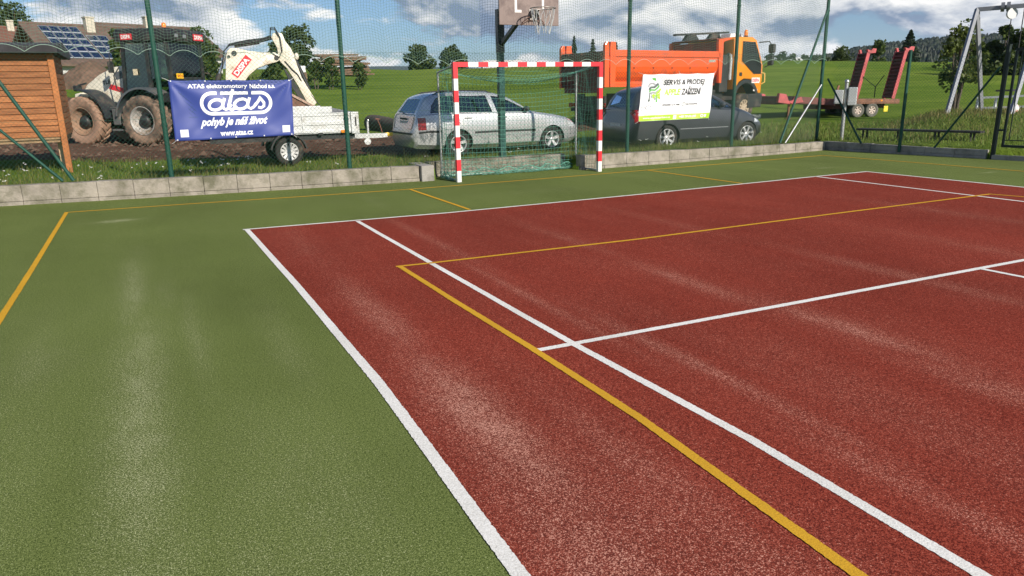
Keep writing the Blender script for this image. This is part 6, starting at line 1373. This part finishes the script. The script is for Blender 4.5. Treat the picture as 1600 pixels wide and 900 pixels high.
def conifer(name, label, base, h, w, n, seed, group=None, cat='tree', mt='con'):
    rg = np.random.default_rng(seed); t = thing(name, label, cat, base, 0, group); z = rg.uniform(.06, 1, n)**.9; lay = np.floor(z*16)/16+.03*rg.normal(size=n)*.3
    a = rg.uniform(0, 2*pi, n); br = np.floor(a/(2*pi)*9)/9*2*pi+lay*40+rg.normal(0, .22, n)
    rad = (1-z)**.85*w/2*rg.uniform(.12, 1.05, n)**.55*(1+.25*np.sin(lay*60+br*2)); C = np.stack([rad*np.cos(br), rad*np.sin(br), h*(lay*.4+z*.6)-.10*rad], -1)
    V, F = quads(C, h*.060, .6, rg, .5); np_mesh('crown', V, F, LEAF[mt], t); mb = MB(); mb.tube([(0, 0, -.5), (0, 0, h*.5), (0, 0, h*.99)], [h*.022, h*.015, .01], 7); mb.build('trunk', trunk_m, t); return t
def bpt(px, D, sink=0.0): q = at(px, 105, D); return (float(q[0]), float(q[1]), HZ(q[0], q[1])-sink)
def hgt_(px, py, D, base): return float(at(px, py, D)[2])-base[2]
def T_(name, label, px, ytop, D, wpx, n, leaf, mt, seed, tr=.15, con=False, **k):
    b = bpt(px, D, k.pop('sink', 0.0)); h = hgt_(px, ytop, D, b); w = wpx*D/FPX
    return conifer(name, label, b, h, w, n, seed, k.get('group')) if con else tree(name, label, b, h, w, tr*h, n, leaf, mt, seed, **k)
T_('broadleaf_tree', 'big round dark tree rising behind the house gable at the far left', 28, 9, 98, 105, 4200, .50, 'oak', 21, .12, blobs=12)
T_('broadleaf_tree', 'shaggy tree behind the digger cab, left of its roof sign', 190, 46, 58, 30, 1200, .34, 'mid', 22, .1)
T_('pine_tree', 'loose pine reaching out to the right of the digger cab', 316, 44, 42, 62, 2100, .20, 'mid', 23, .2)
T_('broadleaf_tree', 'tall dark tree rising behind the digger arm', 468, 36, 72, 62, 2600, .36, 'oak', 24, .06, blobs=11)
T_('broadleaf_tree', 'slim dark tree seen between arm and dipper of the digger', 434, 62, 74, 34, 900, .34, 'oak', 25, .1)
T_('leafy_bush', 'large sunlit bush under the arm of the digger', 380, 96, 37, 62, 2600, .16, 'bright', 26, .02, cat='bush', stems=3)
T_('leafy_bush', 'dark green bush right of the sunlit bush under the digger arm', 424, 104, 40, 56, 2000, .17, 'mid', 27, .02, cat='bush', stems=3)
T_('leafy_bush', 'scruffy bush left of the digger arm behind the cab', 330, 96, 44, 34, 900, .2, 'mid', 28, .02, cat='bush', stems=2)
for i, (px, yt, w_, lb) in enumerate(((492, 92, 26, 'low scrub bush left of the board stack'), (515, 88, 30, 'bush growing in front of the board stack'), (560, 97, 30, 'small bush at the right end of the board stack'))):
    T_('scrub_bush', lb, px, yt, 57, w_, 600, .24, 'mid', 30+i, .02, cat='bush', stems=2, group='scrub by the board stack')
T_('broadleaf_tree', 'left and taller of two round trees on the skyline by the goal', 656, 72, 112, 52, 3000, .46, 'oak', 40, .10, group='pair of round skyline trees', sink=1.2)
T_('broadleaf_tree', 'right and lower of two round trees on the skyline by the goal', 707, 74, 115, 46, 2600, .46, 'oak', 41, .10, group='pair of round skyline trees', sink=1.2)
for i, (px, yt, w_, lb) in enumerate(((897, 56, 11, 'slim spruce tip left of the others behind the tailgate of the orange truck'), (926, 61, 17, 'spruce tip in the middle above the tailgate of the orange truck'), (962, 66, 13, 'lowest spruce tip just above the side of the orange truck'))):
    T_('spruce_tree', lb, px, yt, 135, w_*1.6, 700, .3, 'con', 45+i, con=True, group='spruces behind the truck', sink=1.5)
fb_ = [(1203, 84, 26), (1221, 82, 28), (1240, 85, 30), (1258, 87, 26), (1273, 86, 24), (1288, 88, 20)]
lbs = ['bush on the skyline right beside the cab mirror of the orange truck', 'roundest skyline bush right of the truck mirror', 'third skyline bush counted from the truck mirror', 'fourth skyline bush counted from the truck mirror', 'fifth skyline bush, left of the corner post brace', 'small skyline bush just left of the tall corner post']
for i, (px, yt, w_) in enumerate(fb_): T_('skyline_bush', lbs[i], px, yt, 122, w_, 500, .42, 'far', 50+i, .05, cat='bush', group='bushes on the skyline', sink=.8)
T_('broadleaf_tree', 'broad low tree on the skyline just right of the tall corner post', 1312, 74, 124, 34, 1100, .44, 'oak', 60, .08, sink=.8)
T_('broadleaf_tree', 'yellowish tree on the skyline above the left ramp', 1371, 62, 128, 26, 1100, .42, 'mid', 61, .06, sink=1.0)
T_('spruce_tree', 'single dark spruce on the skyline above the right ramp', 1417, 47, 132, 46, 3000, .3, 'con', 62, con=True, sink=1.0)
wr_ = [(1522, 66, 78, 30, 'mid'), (1548, 62, 74, 38, 'oak'), (1566, 38, 80, 34, 'mid'), (1590, 46, 72, 46, 'oak'), (1616, 40, 70, 50, 'oak'), (1650, 44, 74, 56, 'mid')]
lbw = ['pale tree of the right hand wood beside the swing leg', 'dark tree in the right hand wood behind the gate', 'tallest tree of the right hand wood above the swing rope', 'dark tree at the right edge of the photo behind the swing', 'broad tree just outside the right edge of the wood', 'far right tree of the wood beyond the photo edge']
for i, (px, yt, D, w_, mt_) in enumerate(wr_): T_('woodland_tree', lbw[i], px, yt, D, w_, 1700, .40, mt_, 70+i, .06, group='trees of the wood behind the swing', blobs=10, low=.02)
for i, px in enumerate((1506, 1535, 1575, 1605)): T_('undergrowth_bush', ['dark undergrowth left of the swing post', 'dark undergrowth behind the white railing', 'dark undergrowth behind the swing seat', 'dark undergrowth at the right photo edge'][i], px, 80, 68, 42, 900, .36, 'oak', 80+i, .01, cat='bush', group='undergrowth of the wood', low=.0)
# young tree by the swing: several thin stems, large glossy leaves
b = bpt(1492, 27.5); b = (26.5, 8.76, HZ(26.5, 8.76)); hh = hgt_(1492, 33, 27.6, b)
tree('young_tree', 'young many stemmed tree with large leaves beside the swing', b, hh, 1.75, hh*.22, 1500, .15, 'bright', 90, blobs=9, stems=5)

# ------------------------------------------------------------------ distant hills and forest
def hill(name, pxs, tops, D0, D1, m, kind='structure', drop=40):
    P0, P1, P2 = [], [], []
    for px, y in zip(pxs, tops):
        t_ = at(px, y, D1); b_ = at(px, 118, D0); P1.append(tuple(t_)); P0.append((b_[0], b_[1], b_[2]-drop*.2)); e = at(px, y, D1*1.5); P2.append((e[0], e[1], t_[2]-drop))
    k = len(pxs); V = np.array(P0+[tuple((np.array(a)*.5+np.array(c)*.5)+np.array([0, 0, .06*(c[2]-a[2])])) for a, c in zip(P0, P1)]+P1+P2); F = []
    for r_ in range(3):
        for i in range(k-1): F.append((r_*k+i, r_*k+i+1, (r_+1)*k+i+1, (r_+1)*k+i))
    o = np_mesh(name, V, np.array(F), m, smooth=True); return tag(o, kind=kind)
hill_m = mat('forest_floor_green', (.022, .040, .014), .95, var=.3, vscale=.02)
px_r = list(range(1270, 1741, 10)); yr = np.interp(px_r, [1270, 1300, 1330, 1360, 1400, 1440, 1480, 1530, 1600, 1740], [96, 92, 84, 79, 74, 70, 64, 62, 60, 58])
hill('hill', px_r, yr, 420, 900, hill_m)
hill('far_hill', list(range(440, 1000, 20)), [104.5+1.2*sin(i*.5)-.8*sin(i*.23+1) for i in range(28)], 2400, 4200, mat('far_forest', (.030, .052, .022), .95, var=.25, vscale=.004), drop=120)
rg = np.random.default_rng(5); VV = []; FF = []; base = 0
for i in range(6000):
    px = rg.uniform(1268, 1735); f = rg.uniform(0, 1)**.6; D = 420+480*f
    q0 = at(px, 118, 420); q1 = at(px, float(np.interp(px, px_r, yr)), 900); q0[2] -= 8; p_ = q0*(1-f)+q1*f; p_[2] += .06*(q1[2]-q0[2])*4*f*(1-f)
    h = rg.uniform(6, 11)*(1.0 if f < .97 else .7); w = h*rg.uniform(.16, .26); con_ = rg.random() < .7; n = 6
    lv = [(0, .08), (1.0, .22), (.55, .52), (.62, .50), (.28, .78), (0, 1.0)] if con_ else [(0, .1), (1.3, .3), (1.5, .55), (1.0, .85), (.4, .97), (0, 1.0)]
    V = []
    for (r_, z) in lv:
        for j in range(n):
            a = 2*pi*j/n+i; k = r_*w*rg.uniform(.7, 1.3); V.append((p_[0]+k*cos(a), p_[1]+k*sin(a), p_[2]-2+h*z))
    VV.append(np.array(V)); F = [(l*n+j, l*n+(j+1) % n, (l+1)*n+(j+1) % n, (l+1)*n+j) for l in range(len(lv)-1) for j in range(n)]; FF.append(np.array(F)+base); base += len(V)
fo = np_mesh('forest', np.concatenate(VV), np.concatenate(FF), leaf_mat('forest_canopy', (.010, .019, .009), (.019, .031, .012), .0)); tag(fo, 'dark mixed forest covering the hillside on the right', 'forest', kind='stuff')

# ------------------------------------------------------------------ playground and small furniture
swg = mat('swing_galvanised', (.20, .212, .235), .5, .4, var=.12, vscale=6)
f1, f2, tp = at(1477, 177, 23.0), at(1537, 169, 25.3), at(1527, 14, 24.3); f3, f4, tp2 = at(1577, 179, 22.2), at(1692, 168, 24.5), at(1632, 6, 23.3)
for f_ in (f1, f2, f3, f4): f_[2] = min(f_[2], HZ(f_[0], f_[1])+.02)-.02
sw = thing('swing_frame', 'grey steel swing frame with slanted square legs on the grass bank', 'swing', tuple(map(float, f1)))
def SW(mb, nm, m): o = mb.build(nm, m); return W_(o, sw)
for a, b in ((f1, tp), (f2, tp), (f3, tp2), (f4, tp2)): mb = MB(); mb.bar(a-np.array([0, 0, .3]), b, .105, .105, up=(CW[0], CW[1], 0)); SW(mb, 'leg', swg)
mb = MB(); mb.bar(tp+np.array([0, 0, -.02]), tp2, .10, .13); SW(mb, 'beam', swg)
bd = Vector(tp2-tp).normalized()
def bm_at(px): k = (px-1527)/(1632-1527); return Vector(tp+(tp2-tp)*k)
for px in (1568, 1577): c = bm_at(px); mb = MB(); mb.cyl(c-bd*.05, c+bd*.05, .15, 16); SW(mb, 'clamp', swg)
c = bm_at(1584)+Vector((0, 0, -.22)); mb = MB(); mb.cyl(c-Vector((CW[0], CW[1], 0))*.04, c+Vector((CW[0], CW[1], 0))*.04, .17, 18); pu = SW(mb, 'bearing_disc', mat('pale_disc', (.62, .63, .64), .5))
rope_m = mat('black_rope', (.02, .02, .022), .7)
for o_ in (0, .32):
    mb = MB(); c0 = bm_at(1584)+bd*o_; mb.tube([tuple(c0+Vector((0, 0, -.1))), tuple(c0+Vector((-.06, -.04, -1.6))), tuple(c0+Vector((-.10, -.06, -2.62)))], .016, 5); SW(mb, 'rope', rope_m)
c0 = bm_at(1584)+Vector((-.10, -.06, -2.66))+bd*.16; mb = MB(); mb.obox(c0, bd, (0, 0, 1), (1, 0, 0), .24, .03, .1); SW(mb, 'seat', rope_m)
rw = mat('white_railing_paint', (.72, .73, .73), .5, var=.06); ra, rb = at(1526, 168, 26.0), at(1640, 168, 24.5)
for q in (ra, rb): q[2] = HZ(q[0], q[1])
rl = thing('white_railing', 'low white railing behind the swing', 'railing', tuple(map(float, ra)))
RA, RB = Vector(ra), Vector(rb)
def RL(mb, nm): o = mb.build(nm, rw); return W_(o, rl)
for k in (0, .26, .54, .78, 1): c = RA.lerp(RB, k); mb = MB(); mb.bar(c+Vector((0, 0, -.2)), c+Vector((0, 0, .50)), .07, .07); RL(mb, 'post')
for z in (.53, .17): mb = MB(); mb.bar(RA+Vector((-.05, 0, z)), RB+Vector((.05, 0, z)), .10 if z > .3 else .07, .07); RL(mb, 'rail')
q = at(1583, 171, 22.6); q[2] = HZ(q[0], q[1])+.14
mb = MB(); mb.sphere(tuple(q), .155, 0, 20)
def ball_m():
    m = bpy.data.materials.new('pink_white_ball'); m.use_nodes = True; nt = m.node_tree; N = nt.nodes.new; L = nt.links.new; b = nt.nodes['Principled BSDF']; b.inputs['Roughness'].default_value = .45
    tc = N('ShaderNodeTexCoord'); v = N('ShaderNodeTexVoronoi'); v.inputs['Scale'].default_value = 9; L(tc.outputs['Object'], v.inputs['Vector']); r = N('ShaderNodeValToRGB'); r.color_ramp.interpolation = 'CONSTANT'; r.color_ramp.elements[0].color = (.70, .30, .26, 1); r.color_ramp.elements[1].position = .34; r.color_ramp.elements[1].color = (.78, .74, .72, 1); L(v.outputs['Distance'], r.inputs[0]); L(r.outputs[0], b.inputs['Base Color']); return m
tag(mb.build('ball', ball_m()), 'pink and white ball lying by the foot of the swing', 'ball')
bn_ = thing('bench', 'long low dark plank bench on the grass behind the right hand fence', 'bench', (15.3, 2.2, HZ(15.3, 2.2)))
bk_m = mat('dark_plank', (.030, .027, .025), .75, var=.3, vscale=5); B0, B1 = Vector(at(1342, 202, 18.6)), Vector(at(1535, 209, 16.6)); B0.z = B1.z = .47
def BN(mb, nm): o = mb.build(nm, bk_m); return W_(o, bn_)
bdr = (B1-B0).normalized(); bnn = Vector((-bdr.y, bdr.x, 0))
for s_ in (-1, 1): mb = MB(); mb.bar(B0+bnn*.085*s_, B1+bnn*.085*s_, .15, .045); BN(mb, 'seat_plank')
for k in (.06, .36, .66, .93):
    c = B0.lerp(B1, k)
    for s_ in (-1, 1): mb = MB(); mb.bar(Vector((c.x, c.y, HZ(c.x, c.y)-.1))+bnn*.13*s_, c+bnn*.12*s_-Vector((0, 0, .024)), .035, .035); BN(mb, 'leg')
mp_ = at(1315, 214, 18.6); mz = HZ(mp_[0], mp_[1]); mt_ = thing('meter_post', 'steel post carrying two small grey boxes behind the corner of the fence', 'meter post', (float(mp_[0]), float(mp_[1]), mz))
mb = MB(); mb.cyl((0, 0, -.2), (0, 0, 1.42), .045, 12); mb.sphere((0, 0, 1.44), .06, 0, 10); mb.build('post', galv, mt_)
bx_m = mat('grey_box', (.44, .46, .47), .5, .1, var=.08)
mb = MB(); mb.box(-.26, -.055, -.12, .0, .90, 1.24, 0, .02); mb.box(-.20, -.06, -.124, -.118, 1.12, 1.15); mb.build('switch_box', bx_m, mt_)
mb = MB(); mb.box(.05, .26, -.10, .02, .86, 1.30, 0, .02); mb.build('meter_box', bx_m, mt_)
mt_.rotation_euler = (0, 0, RAD(-48))

# ------------------------------------------------------------------ rough grass, weeds and flowers behind the wall
def blades(name, pts, hmin, hmax, wmin, wmax, m, seed, bend=.6):
    rg = np.random.default_rng(seed); n = len(pts); a = rg.uniform(0, 2*pi, n); hh = rg.uniform(hmin, hmax, n)*np.clip(rg.normal(1, .25, n), .4, 1.8); w = rg.uniform(wmin, wmax, n)
    dx, dy = np.cos(a), np.sin(a); bx, by = -dy, dx; bd_ = hh*bend*rg.uniform(.1, 1, n)
    P = np.asarray(pts); z = P[:, 2]
    def v(s, off, up): return np.stack([P[:, 0]+dx*s*w/2+bx*off, P[:, 1]+dy*s*w/2+by*off, z+up], -1)
    V = np.stack([v(-1, 0, -.02), v(1, 0, -.02), v(.75, bd_*.3, hh*.55), v(-.75, bd_*.3, hh*.55), v(0, bd_, hh)], 1).reshape(-1, 3); i = np.arange(n)*5
    F = np.stack([i, i+1, i+2, i+3], -1); F2 = np.stack([i+3, i+2, i+4, i+4], -1)
    me = bpy.data.meshes.new(name); fl = [tuple(q) for q in F]+[(q[0], q[1], q[2]) for q in F2]; me.from_pydata(V.tolist(), [], fl); me.materials.append(m); o = bpy.data.objects.new(name, me); COL.objects.link(o); return o
gm1 = leaf_mat('grass_blade', (.075, .140, .016), (.20, .265, .055), .35, .6); gm2 = leaf_mat('dry_grass_blade', (.10, .12, .03), (.30, .25, .10), .3, .7)
from mathutils import noise as MN
def scatter(n, xr, dr, seed, cond=None):
    rg = np.random.default_rng(seed); x = rg.uniform(*xr, n); y = wall_edge(x)+.22+rg.uniform(0, 1, n)**1.4*dr; cl = np.array([MN.noise(Vector((a*.9, b*.9, seed))) for a, b in zip(x, y)]); k = rg.uniform(0, 1, n) < np.clip(.62+.9*cl, .12, 1)
    k &= dirt_mask(x, y)+.6*cl < .45
    if cond is not None: k &= cond(x, y)
    x, y = x[k], y[k]; return np.stack([x, y, H(x, y)], -1)
g1 = np.concatenate([scatter(60000, (-6.5, 14.4), 2.2, 1), scatter(52000, (-6.5, 15.0), 8.0, 2)])
tag(blades('grass', g1, .04, .115, .006, .013, gm1, 3), 'rough green grass growing between the wall and the parked vehicles', 'grass', kind='stuff')
g2 = np.concatenate([scatter(9000, (-6.5, 14.4), 6.0, 5), scatter(5000, (-6.5, 14.4), 1.0, 7)])
tag(blades('dry_grass', g2, .08, .24, .004, .008, gm2, 4, .5), 'thin dry grass stalks standing above the green grass', 'grass', kind='stuff')
rg = np.random.default_rng(9); n = 70000; x = rg.uniform(14.5, 33, n); y = rg.uniform(-6, 15, n); k = x > wall_x(y)+.3; x, y = x[k], y[k]
dpt = (x-CP[0])*WH[0]+(y-CP[1])*WH[1]; lpt = (x-CP[0])*LH[0]+(y-CP[1])*LH[1]; pq = 800+1170*lpt/np.maximum(dpt, 4); k = (pq > 1180) & (pq < 1680) & (dpt < 27); x, y, dpt, pq = x[k], y[k], dpt[k], pq[k]
kd = rg.uniform(0, 1, len(x)) < .12+.6*np.exp(-((dpt-23.6)/1.3)**2)*(pq > 1390)
tag(blades('meadow_grass', np.stack([x, y, H(x, y)], -1)[~kd], .04, .11, .012, .022, gm1, 6), 'meadow grass on the bank behind the right hand fence', 'grass', kind='stuff')
tag(blades('dry_meadow_grass', np.stack([x, y, H(x, y)], -1)[kd], .06, .20, .008, .016, gm2, 8), 'dry straw coloured grass along the crest of the bank', 'grass', kind='stuff')
fl_m = leaf_mat('white_petal', (.70, .70, .66), (.82, .80, .72), .2); V = []; F = []; rg = np.random.default_rng(12)
for i in range(64):
    x = rg.uniform(-4.5, .8) if i < 50 else rg.uniform(1, 13); y = wall_y(x)+.3+rg.uniform(0, 1)**1.2*(3.0 if i < 50 else .8); z = HZ(x, y)+rg.uniform(.14, .34)
    for k in range(3):
        cx, cy, cz = x+rg.normal()*.02, y+rg.normal()*.02, z+rg.normal()*.008; r_ = rg.uniform(.010, .02); b0 = len(V); V += [(cx-r_, cy, cz), (cx, cy-r_, cz-r_*.4), (cx+r_, cy, cz), (cx, cy+r_, cz+r_*.4)]; F.append((b0, b0+1, b0+2, b0+3))
tag(np_mesh('wild_flowers', np.array(V), np.array(F), fl_m), 'small white wild flowers scattered in the grass by the wall', 'flowers', kind='stuff')
cl_m = mat('soil_clod', (.13, .08, .055), .95, var=.4, vscale=6); V = []; F = []
for i in range(2600):
    x = rg.uniform(-6, 9); y = rg.uniform(8, 24)
    if dirt_mask(np.array(x), np.array(y)) < .4: continue
    r_ = rg.uniform(.015, .07)*(1 if rg.random() < .9 else 1.8); z = HZ(x, y)+r_*.3; b0 = len(V); d = rg.uniform(.6, 1.3, (6, 1))*np.array([(1, 0, 0), (0, 1, 0), (-1, 0, 0), (0, -1, 0), (0, 0, .8), (0, 0, -.8)]); V += [tuple(np.array([x, y, z])+r_*q) for q in d]
    F += [(b0+a, b0+(a+1) % 4, b0+4, b0+4) for a in range(4)]
me = bpy.data.meshes.new('soil_clods'); me.from_pydata(V, [], [f[:3] for f in F]); me.materials.append(cl_m); o = bpy.data.objects.new('soil_clods', me); COL.objects.link(o); tag(o, 'loose clods of soil on the churned track', 'soil', kind='stuff')
# ------------------------------------------------------------------ thin summer haze
hm = bpy.data.materials.new('summer_haze'); hm.use_nodes = True; nt = hm.node_tree
for n in list(nt.nodes):
    if n.type == 'BSDF_PRINCIPLED': nt.nodes.remove(n)
pv = nt.nodes.new('ShaderNodeVolumePrincipled'); pv.inputs['Color'].default_value = (.62, .76, 1.0, 1); pv.inputs['Density'].default_value = .00007; pv.inputs['Anisotropy'].default_value = 0.2
nt.links.new(pv.outputs[0], nt.nodes['Material Output'].inputs['Volume'])
mb = MB(); mb.box(-7600, 7600, -2800, 7600, -420, 330); hz_ = mb.build('haze', hm); tag(hz_, 'thin blue haze in the air over the whole valley', 'haze', kind='stuff')
